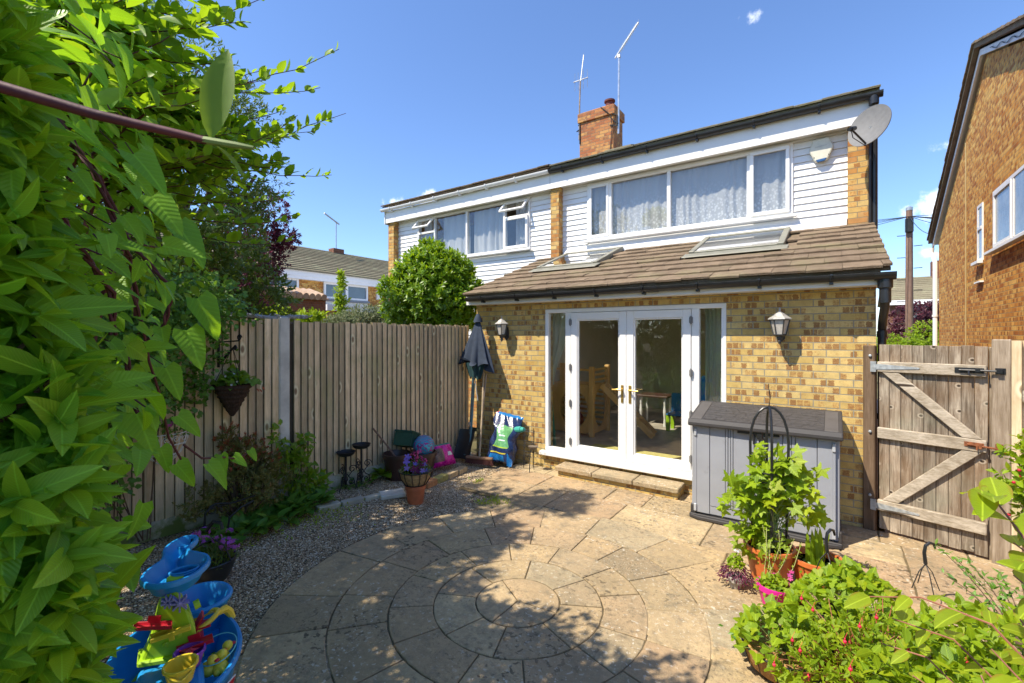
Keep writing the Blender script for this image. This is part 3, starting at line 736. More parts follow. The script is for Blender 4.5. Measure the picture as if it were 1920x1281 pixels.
# fascia, soffit, gutter, main roof
m = MB(); m.box(-4.45, .45, 7.65, 7.675, 4.712, 5.00); m.box(-4.45, .45, 7.675, 7.99, 4.748, 4.763)
H.part('fascia', m, M_fascia)
def gutter(m, x0, x1, yc, zc, r=.058):
    """half-round channel with rims and brackets"""
    prof = [(-r, 0.)] + [(-r*cos(pi*i/10), -r*sin(pi*i/10)) for i in range(1, 10)] + [(r, 0.)]
    V = []; n = len(prof)
    for x in (x0, x1):
        for (a, b) in prof: V.append((x, yc+a, zc+b))
        for (a, b) in reversed(prof): V.append((x, yc+a*.9, zc+b*.9+.004))
    k = 2*n; F = [(i, (i+1) % k, k+(i+1) % k, k+i) for i in range(k)]
    F += [tuple(range(n)), tuple(range(k+n-1, k-1, -1))]
    m.add(V, F)
def gutter_bits(T, gu, mat, x0, x1, yc, zc, step, r=.063):
    x = x0+.25
    while x < x1-.1:
        m = MB()
        m.tube([(x, yc-r*cos(a), zc-r*sin(a)) for a in [pi*i/8 for i in range(9)]], .009, 6)
        m.box(x-.014, x+.014, yc-r-.006, yc-r+.012, zc-.004, zc+.012)
        m.box(x-.016, x+.016, yc-.02, yc+.05, zc-r-.02, zc-r+.004)
        T.part('gutter_bracket', m, mat, parent=gu); x += step
m = MB(); gutter(m, -4.43, .535, 7.58, 5.042); gu = H.part('gutter', m, M_black, smooth='auto')
gutter_bits(H, gu, M_black, -4.4, .5, 7.58, 5.042, .8); m = MB(); gutter(m, .36, .535, 7.58, 5.042, .065); H.part('gutter_outlet', m, M_black, parent=gu)
def roof_tiles(x0, x1, ya, za, yb, zb, gauge=.29, tw=.3, th=.026, cut=None, seed=1):
    """courses of thick overlapping concrete tiles, each tile an island"""
    m = MB(); rr = random.Random(seed); L = math.hypot(yb-ya, zb-za); uy, uz = (yb-ya)/L, (zb-za)/L; ny, nz = -uz, uy
    k = int(math.ceil(L/gauge))
    for c in range(k):
        s0 = c*gauge; s1 = min(L, s0+gauge+.06); x = x0 - (tw*.5 if c % 2 else 0)
        while x < x1-.01:
            a, b = max(x, x0), min(x+tw, x1)
            if b-a > .01 and not (cut and any(cx0 < (a+b)/2 < cx1 and cs0 < s0+gauge*.5 < cs1 for cx0, cx1, cs0, cs1 in cut)):
                j = rr.gauss(0, .0035); h0 = th+.010+j; e = rr.uniform(-.012, .012)
                nseg = 4; V = []
                for i in range(nseg+1):
                    xx = a+.0015+(b-a-.003)*i/nseg; je = rr.uniform(-.004, .004)
                    hb = .002*abs(sin(pi*i/nseg*2))
                    for s, h in ((s0+e+je, h0-th), (s0+e+je, h0+hb-.004), (s0+.02+e, h0+hb), (s1, .006+hb)):
                        V.append((xx, ya+uy*s+ny*h, za+uz*s+nz*h))
                F = []
                for i in range(nseg):
                    p, q = i*4, i*4+4; F += [(p, q, q+1, p+1), (p+1, q+1, q+2, p+2), (p+2, q+2, q+3, p+3)]
                F += [(0, 1, 2, 3), (nseg*4+3, nseg*4+2, nseg*4+1, nseg*4)]
                m.add(V, F)
            x += tw
    # underlay
    def under(a, b, s0, s1): m.prism([(a, ya+uy*s0, za+uz*s0), (b, ya+uy*s0, za+uz*s0), (b, ya+uy*s1, za+uz*s1-.01*(s1 > L-.1)), (a, ya+uy*s1, za+uz*s1-.01*(s1 > L-.1))], (0, .03*uz, -.03))
    xs_ = x0+.01
    for (c0, c1, s0, s1) in sorted(cut or []):
        under(xs_, c0+.02, .03, L); under(c0+.02, c1-.02, .03, s0+.10); xs_ = c1-.02
    under(xs_, x1-.01, .03, L)
    return m
ya, za, yb, zb = 7.55, 5.092, 11.5, 6.47
m = roof_tiles(-4.41, .51, ya, za, yb, zb, .33, .33)
m.prism([(-4.38,11.5,6.46),(-4.38,15.4,5.05),(-4.38,15.4,5.0),(-4.38,11.5,6.4)], (4.88,0,0))
m.prism([(-4.39,11.35,6.50),(-4.39,11.5,6.60),(-4.39,11.65,6.50)], (4.9,0,0))
rf = H.part('roof', m, M_tile2)
m = MB(); m.box(-5.10, -4.22, 10.2, 10.77, 5.7, 7.10); m.box(-5.14, -4.18, 10.16, 10.81, 7.10, 7.32); m.box(-5.08, -4.24, 10.22, 10.75, 7.32, 7.36)
ch = H.part('chimney', m, M_brickc, parent=rf, bevel=.008)
H.part('chimney_flashing', MB().box(-5.13, -4.19, 10.17, 10.8, 5.98, 6.13), M_conc, parent=rf)
m = MB(); m.lathe([(.10,7.34),(.095,7.52),(.13,7.53),(.13,7.57),(.0,7.60)], (-4.42,10.45,0), 16); H.part('chimney_pot', m, plain('dark_clay', (.13,.04,.035), .7, .3, var=.2), parent=rf, smooth='auto'); H.part('flue_cap', MB().lathe([(.1,7.34),(.09,7.42),(.02,7.42)], (-4.85,10.45,0), 14), M_conc, parent=rf)
m = MB(); m.prism([(-3.75,8.6,5.60),(-3.75,9.2,5.80),(-3.75,9.2,5.66),(-3.75,8.6,5.46)], (.55,0,0)); H.part('roof_vent', m, M_tile2, parent=rf)
# extension roof
sA = (5.42, 2.515); sB = (7.84, 3.418); SL = math.hypot(sB[0]-sA[0], sB[1]-sA[1])
def on_roof(x, s, h=0.):
    uy, uz = (sB[0]-sA[0])/SL, (sB[1]-sA[1])/SL; return Vector((x, sA[0]+uy*s-uz*h, sA[1]+uz*s+uy*h))
RL = [(-1.66, -.50), (-4.17, -3.04)]
sb0, sb1 = 1.29, 2.55
m = roof_tiles(-4.72, .45, *sA, *sB, .288, .3, cut=[(a, b, sb0-.05, 3) for a, b in RL], seed=4)
xr = H.part('extension_roof', m, M_tile)
M_vframe = plain('rooflight_frame', (.22,.215,.17), .5, .5, var=.15, wear=((.14,.16,.06), 12, .6))
for a, b in RL:
    fr = MB(); ux = (1,0,0); uy_ = (on_roof(0,1)-on_roof(0,0)); un = on_roof(0,0,1)-on_roof(0,0,0)
    def ob(x0, x1, s0, s1, h0, h1): fr.obox(on_roof(0, 0), ux, uy_, un, x0, x1, s0, s1, h0, h1)
    ob(a, a+.075, sb0+.1, sb1, .0, .075); ob(b-.075, b, sb0+.1, sb1, .0, .075); ob(a+.075, b-.075, sb1-.09, sb1, .0, .075); ob(a+.075, b-.075, sb0+.1, sb0+.17, .0, .065)
    ob(a-.05, b+.05, sb0-.12, sb0+.098, .03, .045)
    v = H.part('skylight', fr, M_vframe, parent=xr, bevel=.006)
    fr = MB(); fr.obox(on_roof(0,0), ux, uy_, un, a+.07, b-.07, sb0+.16, sb1-.08, .055, .061); H.part('skylight_pane', fr, M_glassr, parent=xr)
# extension eaves
m = MB(); m.box(-4.72, .37, 5.50, 5.53, 2.372, 2.50); m.box(-4.72, .37, 5.53, 5.95, 2.374, 2.388); H.part('extension_fascia', m, M_fascia)
m = MB(); gutter(m, -4.66, .47, 5.445, 2.475); gu = H.part('extension_gutter', m, M_black, smooth='auto')
gutter_bits(H, gu, M_black, -4.6, .4, 5.445, 2.475, .62); m = MB(); gutter(m, .32, .478, 5.445, 2.475, .066); H.part('gutter_outlet', m, M_black, parent=gu); m = MB(); gutter(m, -1.81, -1.69, 5.445, 2.475, .064); H.part('gutter_joint', m, M_black, parent=gu)
m = MB(); m.lathe([(.045,2.2),(.045,2.33),(.058,2.34),(.058,2.43)], (.40,5.47,0), 14); m.tube([(.40,5.47,2.25),(.40,5.50,2.17),(.40,5.74,2.04),(.40,5.80,1.96)], .036, 12); m.tube([(.40,5.80,2.0),(.40,5.80,.02)], .034, 12); m.lathe([(.042,-.03),(.042,.03)], (.40,5.80,1.91), 12); m.lathe([(.042,-.03),(.042,.03)], (.40,5.80,1.1), 12); m.box(.355,.445,5.78,5.835,1.70,1.72)
H.part('downpipe', m, M_black, smooth='auto')
m = MB(); m.lathe([(.055,4.90),(.055,5.01)], (.44,7.58,0), 12); m.tube([(.44,7.58,4.95),(.45,7.60,4.86),(.455,7.70,4.74),(.455,7.72,4.63),(.455,7.72,3.3)], .034, 12); H.part('upper_downpipe', m, M_black, smooth='auto')
m = MB(); m.tube([(.41,7.69,4.6),(.41,7.69,3.32)], .016, 8); H.part('overflow_pipe', m, M_black)
# french doors
y = 5.75; t = .06
m = win_frame(DX0, DX1, DZ0+.055, DZ1, y, [], .055, -.02, .06)
ax = [-2.945+.0, -1.39]
# side-light mullions
mulx = [-3.045, -1.34]
for q in mulx: m.box(q-.045, q+.045, y-.02, y+.06, DZ0+.11, DZ1-.055)
df = H.part('door_frame', m, M_upvc, bevel=.006)
m = MB(); m.box(DX0-.06, DX1+.03, y-.10, y+.07, DZ0-.004, DZ0+.053); H.part('door_sill', m, M_upvc, parent=df, bevel=.008)
for (a, b) in ((DX0+.055, mulx[0]-.045), (mulx[1]+.045, DX1-.055)):
    H.part('side_pane', MB().box(a, b, y+.015, y+.021, DZ0+.10, DZ1-.055), M_glassd, parent=df)
lx = (mulx[0]+.045+.004, (mulx[0]+mulx[1])/2-.002, (mulx[0]+mulx[1])/2+.002, mulx[1]-.045-.004)
for i in (0, 1):
    a, b = lx[2*i], lx[2*i+1]; z0, z1 = DZ0+.085, DZ1-.06; s = .095
    m = MB(); yy0, yy1 = y-.03, y+.04
    m.box(a, a+s, yy0, yy1, z0, z1); m.box(b-s, b, yy0, yy1, z0, z1); m.box(a+s, b-s, yy0, yy1, z1-s, z1); m.box(a+s, b-s, yy0, yy1, z0, z0+s)
    bd = .018; m2 = m
    for (p, q, u, v) in ((a+s, a+s+bd, z0+s, z1-s), (b-s-bd, b-s, z0+s, z1-s), (a+s+bd, b-s-bd, z1-s-bd, z1-s), (a+s+bd, b-s-bd, z0+s, z0+s+bd)): m2.box(p, q, yy0+.012, yy1-.012, u, v)
    dl = H.part('french_door', m, M_upvc, bevel=.005)
    H.part('pane', MB().box(a+s+bd, b-s-bd, y+.0, y+.006, z0+s+bd, z1-s-bd), M_glassd, parent=dl)
    hx = b-.05 if i == 0 else a+.05; dr = -1 if i == 0 else 1
    m = MB(); m.box(hx-.017, hx+.017, yy0-.010, yy0-.001, 1.02, 1.25); m.lathe([(.011,0),(.011,.05)], (hx, yy0-.005, 1.19), 10, (0,-1,0))
    m.tube([(hx, yy0-.05, 1.19), (hx+dr*.05, yy0-.054, 1.192), (hx+dr*.125, yy0-.05, 1.188)], [.010,.011,.009], 10)
    m.lathe([(.008,0),(.008,.012)], (hx, yy0-.008, 1.07), 8, (0,-1,0))
    H.part('handle', m, M_brass, parent=dl, bevel=.003)
    hxx = a-.004 if i == 0 else b+.004
    for zz in (.42, .95, 1.45, 2.08): m = MB(); m.tube([(hxx, yy0-.012, zz-.05), (hxx, yy0-.012, zz+.05)], .011, 10); m.box(hxx-.02, hxx+.02, yy0-.012, yy0-.002, zz-.035, zz+.035); H.part('hinge', m, plain('hinge_grey_metal', (.16,.16,.16), .4), parent=dl)
# threshold step
m = MB()
for i, (a, b) in enumerate(((-3.07, -2.54), (-2.53, -2.0), (-1.99, -1.45))): m.box(a, b, 5.40, 5.70, .075, .135)
m2 = MB(); m2.box(-3.04, -1.47, 5.44, 5.725, -.02, .073)
st = Thing('doorstep', 'low doorstep of buff paving slabs on brick below the french doors', 'step', (-2.26, 5.55, 0)); st.part('tread', m, M_pave, bevel=.008); st.part('riser', m2, M_brick)

# room behind the doors
m = MB(); m.box(-4.47, .125, 5.96, 11.0, .10, .16); H.part('room_floor', m, M_floor)
m = MB(); m.box(-4.475, -4.42, 5.955, 11.0, .16, 2.36); m.box(.07, .126, 5.955, 11.0, .16, 2.36); m.box(-4.42, .07, 10.95, 11.0, .16, 2.36); H.part('room_wall', m, M_room)
m = MB(); sy0, sy1 = on_roof(0, sb0+.17).y, 8.45; xs_ = [-4.475]
m.box(-4.475, .126, 5.955, sy0, 2.362, 2.371); m.box(-4.475, .126, sy1, 11.0, 2.362, 2.371); xq = -4.475
for a, b in sorted(RL):
    m.box(xq, a+.08, sy0, sy1, 2.362, 2.371); xq = b-.08
    zA = on_roof(0, sb0+.17).z-.04; zB = on_roof(0, sb1-.1).z-.04
    for xx in (a+.065, b-.08): m.prism([(xx,sy0,2.3715),(xx,7.86,2.3715),(xx,7.86,zB),(xx,sy0,zA)], (.015,0,0))
m.box(xq, .126, sy0, sy1, 2.362, 2.371)
H.part('ceiling', m, M_room)
# ------------------------------------------------------------------ things inside the room
PF = Thing('climbing_frame', 'pine play frame with round portholes and a railing inside the left french door', 'play frame', (-3.7, 7.5, .16))
def holed(o, ux, uz, w_, h_, cx, cz, rx, rz, n=32, th=.02, nrm=(0,0,0)):
    """board with an elliptical hole"""
    m = MB(); o = Vector(o); ux = Vector(ux); uz = Vector(uz); nn = Vector(nrm)
    V = []; 
    for k in range(n):
        q = 2*pi*k/n + pi/n; c, s_ = cos(q), sin(q)
        sc = min(w_/2/abs(c) if abs(c) > 1e-6 else 9, h_/2/abs(s_) if abs(s_) > 1e-6 else 9)
        ex, ez = w_/2 + c*sc, h_/2 + s_*sc
        ix, iz = cx+rx*c, cz+rz*s_
        for (a, b) in ((ex, ez), (ix, iz)):
            p = o+ux*a+uz*b; V += [p, p+nn*th]
    F = []
    for k in range(n):
        a = k*4; b = ((k+1) % n)*4
        F += [(a, b, b+2, a+2), (a+1, a+3, b+3, b+1), (a, a+1, b+1, b), (a+2, b+2, b+3, a+3)]
    return m.add(V, F)
PF.part('front_panel', holed((-4.3,7.2,.2), (1,0,0), (0,0,1), .92, .85, .58, .42, .27, .33, nrm=(0,1,0)), M_pine)
PF.part('side_panel', holed((-3.37,7.24,.2), (0,1,0), (0,0,1), .62, .85, .31, .42, .24, .33, nrm=(-1,0,0)), M_pine)
for (x, yv, z) in ((-3.37,7.2,1.36), (-3.37,7.86,1.36), (-4.3,7.2,1.36), (-4.3,7.86,1.36)): PF.part('post', MB().box(x-.04, x+.04, yv-.04, yv+.04, .16, z), M_pine, bevel=.006)
m = MB(); m.box(-4.26, -3.41, 7.23, 7.83, 1.0, 1.03); PF.part('deck', m, M_pine)
m = MB()
for z in (1.12, 1.21, 1.30): m.box(-3.385, -3.36, 7.24, 7.82, z-.02, z+.02)
for z in (1.12, 1.21, 1.30): m.box(-4.26, -3.41, 7.19, 7.21, z-.02, z+.02) if z > 1.25 else None
PF.part('railing', m, M_pine)
m = MB()
for k in range(9): m.box(-4.25, -3.42, 7.80, 7.82, .25+k*.085, .29+k*.085)
PF.part('back_slats', m, M_pine)
m = MB(); A = Vector((-3.30, 7.45, 1.02)); B = Vector((-2.45, 7.62, .20)); d = (B-A).normalized(); sd = Vector((-.2,.98,0)).normalized(); up = sd.cross(d)*-1
for o in (0, .3): m.obox(A, d, sd, up, 0, (B-A).length, o-.02, o+.02, -.05, .05)
for k in range(9): m.obox(A, d, sd, up, .08+k*.125, .12+k*.125, .02, .28, -.015, .015)
PF.part('ramp', m, M_pine)
m = MB(); m.box(-3.15, -2.55, 8.75, 9.25, .70, .74); tb = Thing('toy_table', 'small dark-topped table with white turned legs inside the right french door', 'table', (-2.85, 9.0, .16)); tb.part('tabletop', m, plain('table_top_dark', (.07,.03,.025), .4), bevel=.01)
for (x, yv) in ((-3.08,8.82),(-2.62,8.82),(-3.08,9.18),(-2.62,9.18)): tb.part('leg', MB().lathe([(.028,.16),(.018,.3),(.03,.42),(.018,.55),(.03,.70)], (x,yv,0), 10), M_white)
ct = Thing('toy_chair', 'small blue and green plastic chair on the floor inside the right french door', 'chair', (-2.30, 8.6, .16))
m = MB(); m.box(-2.48,-2.12,8.42,8.78,.44,.48); ct.part('seat', m, M_blue, bevel=.015)
m = MB(); m.box(-2.48,-2.12,8.76,8.80,.48,.82); ct.part('backrest', m, M_blue, bevel=.015)
for (x, yv) in ((-2.45,8.45),(-2.15,8.45),(-2.45,8.75),(-2.15,8.75)): ct.part('leg', MB().box(x-.03,x+.03,yv-.03,yv+.03,.16,.44), M_lime)
sh = Thing('bookshelf', 'wooden shelf unit behind the right side light', 'shelf', (-1.28, 6.5, .16))
m = MB(); m.box(-1.60,-1.57,6.3,6.7,.16,1.42); m.box(-1.05,-1.02,6.3,6.7,.16,1.42); m.box(-1.57,-1.05,6.68,6.7,.16,1.42)
for z in (.16,.58,.98): m.box(-1.57,-1.05,6.3,6.68,z,z+.025)
sh.part('carcass', m, M_pine)
for k in range(7):
    c = [M_lime, M_red, M_blue, M_yellow, M_white, M_magenta, M_lime][k]; x = -1.55+k*.068
    mono('storybook', ['lime green picture book standing on the indoor shelf, leftmost of its row','red picture book on the indoor shelf beside the leftmost lime one','blue picture book on the indoor shelf beside the red one','yellow picture book in the middle of the row on the indoor shelf','white picture book right of the yellow one on the indoor shelf','pink picture book on the indoor shelf','lime green picture book at the right end of the row on the indoor shelf'][k], 'book', MB().box(x, x+.055, 6.36, 6.6, 1.006, 1.28+.04*(k % 3)), c, (x, 6.4, 1.006), 'picture books on the indoor shelf', bevel=.004)
mono('rug', 'pale yellow rug on the floor just inside the french doors', 'rug', MB().box(-3.1, -1.4, 6.02, 6.75, .161, .172), M_rug, (-2.3, 6.4, .161), bevel=.004)
mono('red_ball', 'dull red ball lying inside the play frame', 'ball', MB().sphere((-3.85, 7.5, .36), .17, 18, 12), plain('dull_red', (.3,.04,.03), .5), (-3.85, 7.5, .19), smooth=True)
def curtain(xa, xb, yv, z0, z1, waves, amp, pinch=None, nx=60, nz=24):
    def f(u, v):
        z = z1+(z0-z1)*v; c = (xa+xb)/2; k = 1.
        x = xa+(xb-xa)*u
        if pinch:
            zz, fac, side = pinch; k = 1-(1-fac)*math.exp(-((z-zz)/.45)**2) if z > zz else 1-(1-fac)*math.exp(-((z-zz)/1.4)**2)
            x = side+(x-side)*k
        return (x, yv+amp*(.6+.4*k)*(.65+.35*sin(u*waves*1.3+2))*sin(u*waves*2*pi+.8*sin(v*3)+1.6*sin(u*waves*.9)+.9*sin(u*waves*2.3+1))+.012*sin(u*31+v*2), z)
    return MB().grid(f, nx, nz)
mono('door_curtain', 'pale sage curtain tied back behind the left side light of the doors', 'curtain', curtain(-3.66, -3.22, 6.07, 1.15, 2.25, 5, .022, (1.2, .4, -3.62)), M_sage, (-3.3, 6.07, .2), smooth=True)
mono('door_curtain', 'dark green tail of curtain hanging behind the left side light of the doors', 'curtain', curtain(-3.62, -3.30, 6.06, .17, 1.2, 4, .03, (1.2, .35, -3.58)), M_green, (-3.3, 6.06, .17), smooth=True)
mono('door_curtain', 'pale sage curtain hanging straight behind the right side light of the doors', 'curtain', curtain(-1.31, -1.10, 6.07, .17, 2.25, 4, .03), M_sage, (-1.1, 6.07, .17), smooth=True)
mono('net_curtain', 'flowered white lace net curtain across the upstairs window of the extended house', 'curtain', curtain(-3.72, -.5, 7.955, 3.68, 4.68, 25, .016, None, 420, 10), M_lace, (-2.1, 7.955, 3.68), smooth=True)
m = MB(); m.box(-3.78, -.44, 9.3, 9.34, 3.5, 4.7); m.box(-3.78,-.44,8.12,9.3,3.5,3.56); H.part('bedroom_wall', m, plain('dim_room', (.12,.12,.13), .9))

# ================================================================== LEFT NEIGHBOUR
NBR = Thing('neighbour_house', 'attached house with white gutter, white cladding and open top vents', 'house', (-6.7, 8.5, 0))
NW = (-8.28, -5.03, 3.66, 4.715)
m = cladding(NBR, -8.99, -4.47, 1.4, 4.745, 7.87, [NW]); m.box(-8.89, -4.45, 7.895, 7.975, 1.4, 3.66); m.box(-8.89, NW[0], 7.895, 7.975, 3.66, 4.745); m.box(NW[1], -4.45, 7.895, 7.975, 3.66, 4.745)
NBR.part('cladding', m, M_clad)
m = MB(); m.box(-9.19, -8.99, 7.70, 7.96, -.2, 4.745); m.box(-9.09, -8.86, 7.96, 15.2, -.2, 4.9); m.box(-8.86,-4.45,8.06,8.14,-.2,3.55); m.prism([(-9.09,7.97,4.9),(-9.09,15.2,4.9),(-9.09,11.5,6.3)], (.22,0,0)); NBR.part('brick_pillar', m, M_brickp)
wf = NBR.part('window', win_frame(*NW, 7.86, [-7.71, -6.72, -5.68], .045), plain('old_white_frame', (.74,.74,.73), .45, var=.08), bevel=.004)
ed = [(-8.235,-7.735),(-7.685,-6.745),(-6.695,-5.705),(-5.655,-5.075)]
for i, (a, b) in enumerate(ed):
    z0, z1 = 3.705, 4.67
    if i in (0, 3):
        zt = 4.335; NBR.part('transom', MB().box(a, b, 7.83, 7.90, zt, zt+.045), M_upvc, parent=wf)
        if i == 3:
            s = win_frame(a-.01, b+.01, z0-.01, zt+.01, 7.80, [], .055, -.015, .03); NBR.part('casement', s, M_upvc, parent=wf, bevel=.004)
            NBR.part('pane', MB().box(a+.045, b-.045, 7.80, 7.806, z0+.045, zt-.045), M_glass, parent=wf)
        else: NBR.part('pane', MB().box(a, b, 7.87, 7.876, z0, zt), M_glass, parent=wf)
        # top-hung vent, pushed open
        ang = radians(42); o = Vector(((a+b)/2, 7.83, z1)); uz = Vector((0, -sin(ang), -cos(ang))); uy = Vector((0, -cos(ang), sin(ang))); hh = z1-zt-.045+.02; ww = (b-a)/2+.012; q = MB()
        q.obox(o, (1,0,0), uz, uy, -ww, ww, 0, .04, -.015, .02); q.obox(o, (1,0,0), uz, uy, -ww, ww, hh-.04, hh, -.015, .02); q.obox(o, (1,0,0), uz, uy, -ww, -ww+.04, .04, hh-.04, -.015, .02); q.obox(o, (1,0,0), uz, uy, ww-.04, ww, .04, hh-.04, -.015, .02)
        v = NBR.part('open_vent', q, M_upvc, parent=wf); q = MB(); q.obox(o, (1,0,0), uz, uy, -ww+.04, ww-.04, .04, hh-.04, 0, .006); NBR.part('pane', q, M_glass, parent=wf)
    else: NBR.part('pane', MB().box(a, b, 7.87, 7.876, z0, z1), M_glass, parent=wf)
NBR.part('sill', MB().box(NW[0]-.05, NW[1]+.05, 7.74, 7.829, 3.62, 3.66), M_upvc, parent=wf, bevel=.005)
m = MB(); m.box(-9.24, -4.46, 7.65, 7.675, 4.712, 5.00); m.box(-9.24, -4.46, 7.675, 7.99, 4.748, 4.763); m.box(-9.26,-9.24,7.63,8.2,4.69,5.04); NBR.part('fascia', m, M_fascia)
m = MB(); gutter(m, -9.30, -4.44, 7.58, 5.042); gu = NBR.part('gutter', m, M_upvc, smooth='auto'); gutter_bits(NBR, gu, M_upvc, -9.2, -4.45, 7.58, 5.042, .75); m = MB(); gutter(m, -6.46, -6.34, 7.58, 5.042, .064); NBR.part('gutter_joint', m, M_upvc, parent=gu)
m = roof_tiles(-9.29, -4.425, ya, za+.02, yb, zb+.02, .33, .33, seed=9); m.prism([(-9.16,11.5,6.46),(-9.16,15.4,5.05),(-9.16,15.4,5.0),(-9.16,11.5,6.4)], (4.75,0,0)); m.prism([(-9.16,11.35,6.52),(-9.16,11.5,6.62),(-9.16,11.65,6.52)], (4.76,0,0))
rf2 = NBR.part('roof', m, M_tile)
m = MB(); m.prism([(-5.75,8.3,5.44),(-5.75,9.1,5.80),(-5.75,9.1,5.55),(-5.75,8.3,5.28)], (.95,0,0)); NBR.part('roof_vent', m, M_tile2, parent=rf2)
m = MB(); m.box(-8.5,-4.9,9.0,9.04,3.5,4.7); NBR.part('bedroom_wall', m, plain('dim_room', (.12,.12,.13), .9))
for (a, b, w_, lab) in ((-7.6,-6.75,6,'white curtain drawn across the middle left pane of the attached house on the left'),(-6.66,-5.72,7,'white curtain drawn across the middle right pane of the attached house on the left'),(-5.5,-5.1,4,'white curtain behind the opening casement of the attached house on the left'),(-8.2,-7.95,3,'white curtain at the far left edge of the neighbouring upstairs window')):
    mono('bedroom_curtain', lab, 'curtain', curtain(a, b, 8.0, 3.6, 4.68, w_, .03, None, 90, 6), M_curt, (a, 8.0, 3.6), smooth=True)

# ================================================================== RIGHT HOUSE (gable)
GX = 2.40
RH = Thing('gable_house', 'orange-brown brick house with a tall gable wall beyond the wooden gate', 'house', (4.5, 10.5, 0))
m = MB(); m.prism([(GX,17.1,-.3),(GX,3.9,-.3),(GX,3.9,3.9),(GX,12.31,7.22),(GX,17.1,4.45)], (.25,0,0)); RH.part('gable_wall', m, M_brick2)
m = MB(); m.box(GX+.25, 9, 16.85, 17.1, -.3, 4.4); m.box(GX+.25, 9, 3.9, 4.1, -.3, 3.9); RH.part('wall', m, M_brick2)
def verge(mb, off, th, x0, x1, up=0.):
    P = [(17.5,4.55),(12.31,7.46),(3.5,4.05)]
    for (a, b) in (((P[0]), (P[1])), ((P[1]), (P[2]))):
        mb.prism([(x0,a[0],a[1]+off),(x0,b[0],b[1]+off),(x0,b[0],b[1]+off+th),(x0,a[0],a[1]+off+th)], (x1-x0,0,0))
m = MB(); verge(m, -.22, .15, GX-.09, GX-.05); verge(m, -.10, .03, GX-.09, GX+.3); RH.part('bargeboard', m, plain('bargeboard_white', (.72,.72,.72), .5, var=.06))
m = MB(); verge(m, -.055, .10, GX-.17, 9.0)
rr = random.Random(3)
for (a, b, k) in (((17.5,4.55),(12.31,7.46),20), ((12.31,7.46),(3.5,4.05),32)):
    for i in range(k):
        f0, f1 = i/k, (i+1)/k; y0, z0_, y1, z1_ = a[0]+(b[0]-a[0])*f0, a[1]+(b[1]-a[1])*f0, a[0]+(b[0]-a[0])*f1, a[1]+(b[1]-a[1])*f1
        if a[1] > b[1]: (y0, z0_), (y1, z1_) = (y1, z1_), (y0, z0_)
        j = rr.uniform(0, .012); m.prism([(GX-.20-j,y0,z0_+.04),(GX-.20-j,y1,z1_+.03),(GX-.20-j,y1,z1_+.055),(GX-.20-j,y0,z0_+.085)], (1.2,0,0))
RH.part('roof', m, M_tile)
def win_x(x, y0, y1, z0, z1, mull, t=.06):
    m = MB(); a, b = x-.03, x+.05
    m.box(a,b,y0,y1,z1-t,z1); m.box(a,b,y0,y1,z0,z0+t); m.box(a,b,y0,y0+t,z0+t,z1-t); m.box(a,b,y1-t,y1,z0+t,z1-t)
    for q in mull: m.box(a,b,q-t*.7,q+t*.7,z0+t,z1-t)
    return m
M_obsc = plain('obscured_glass', (.20,.24,.27), .12, .8, var=.35, scale=4, bump=.3, bscale=90)
wf = RH.part('window', win_x(GX+.010, 9.3, 11.82, 3.42, 4.50, [10.70], .07), M_upvc, bevel=.006); RH.part('pane', MB().box(GX-.008, GX-.003, 9.37, 11.75, 3.49, 4.43), M_obsc, parent=wf)
RH.part('casement', win_x(GX-.002, 10.75, 11.75, 3.48, 4.44, [], .05), M_upvc, parent=wf); RH.part('sill', MB().box(GX-.12, GX-.022, 9.2, 11.92, 3.36, 3.415), M_upvc, parent=wf, bevel=.006)
wf = RH.part('narrow_window', win_x(GX+.010, 12.52, 12.92, 3.36, 4.48, [], .055), M_upvc); RH.part('transom', MB().box(GX-.03, GX-.002, 12.58, 12.86, 3.98, 4.04), M_upvc, parent=wf); RH.part('pane', MB().box(GX-.008, GX-.003, 12.57, 12.87, 3.4, 4.45), M_obsc, parent=wf); RH.part('sill', MB().box(GX-.10, GX-.022, 12.46, 12.98, 3.30, 3.355), M_upvc, parent=wf)
RH.part('drip_ledge', MB().box(GX-.06, GX-.002, 12.5, 12.95, 2.93, 2.96), M_upvc)
m = MB(); m.lathe([(.05,4.2),(.06,4.34)], (GX-.12,17.3,0), 12); m.tube([(GX-.12,17.3,4.3),(GX-.12,17.3,4.2),(GX-.10,17.1,4.0),(GX-.09,17.0,3.9),(GX-.09,17.0,-.2)], .05, 12); m.tube([(GX-.09,17.0,2.4),(GX-.09,17.0,2.46)], .065, 12); RH.part('downpipe', m, M_white, smooth='auto')
m = MB(); m.tube([(GX-.012, 13.9, .5), (GX-.012, 13.9, 6.1)], .012, 6); RH.part('cable', m, plain('buff_cable', (.42,.33,.16), .7))
m = MB(); m.tube([(GX-.11, 9.0+i*.12, 6.03+i*.045+.03*sin(i*1.3)) for i in range(22)], .008, 5); RH.part('loose_cable', m, M_black)

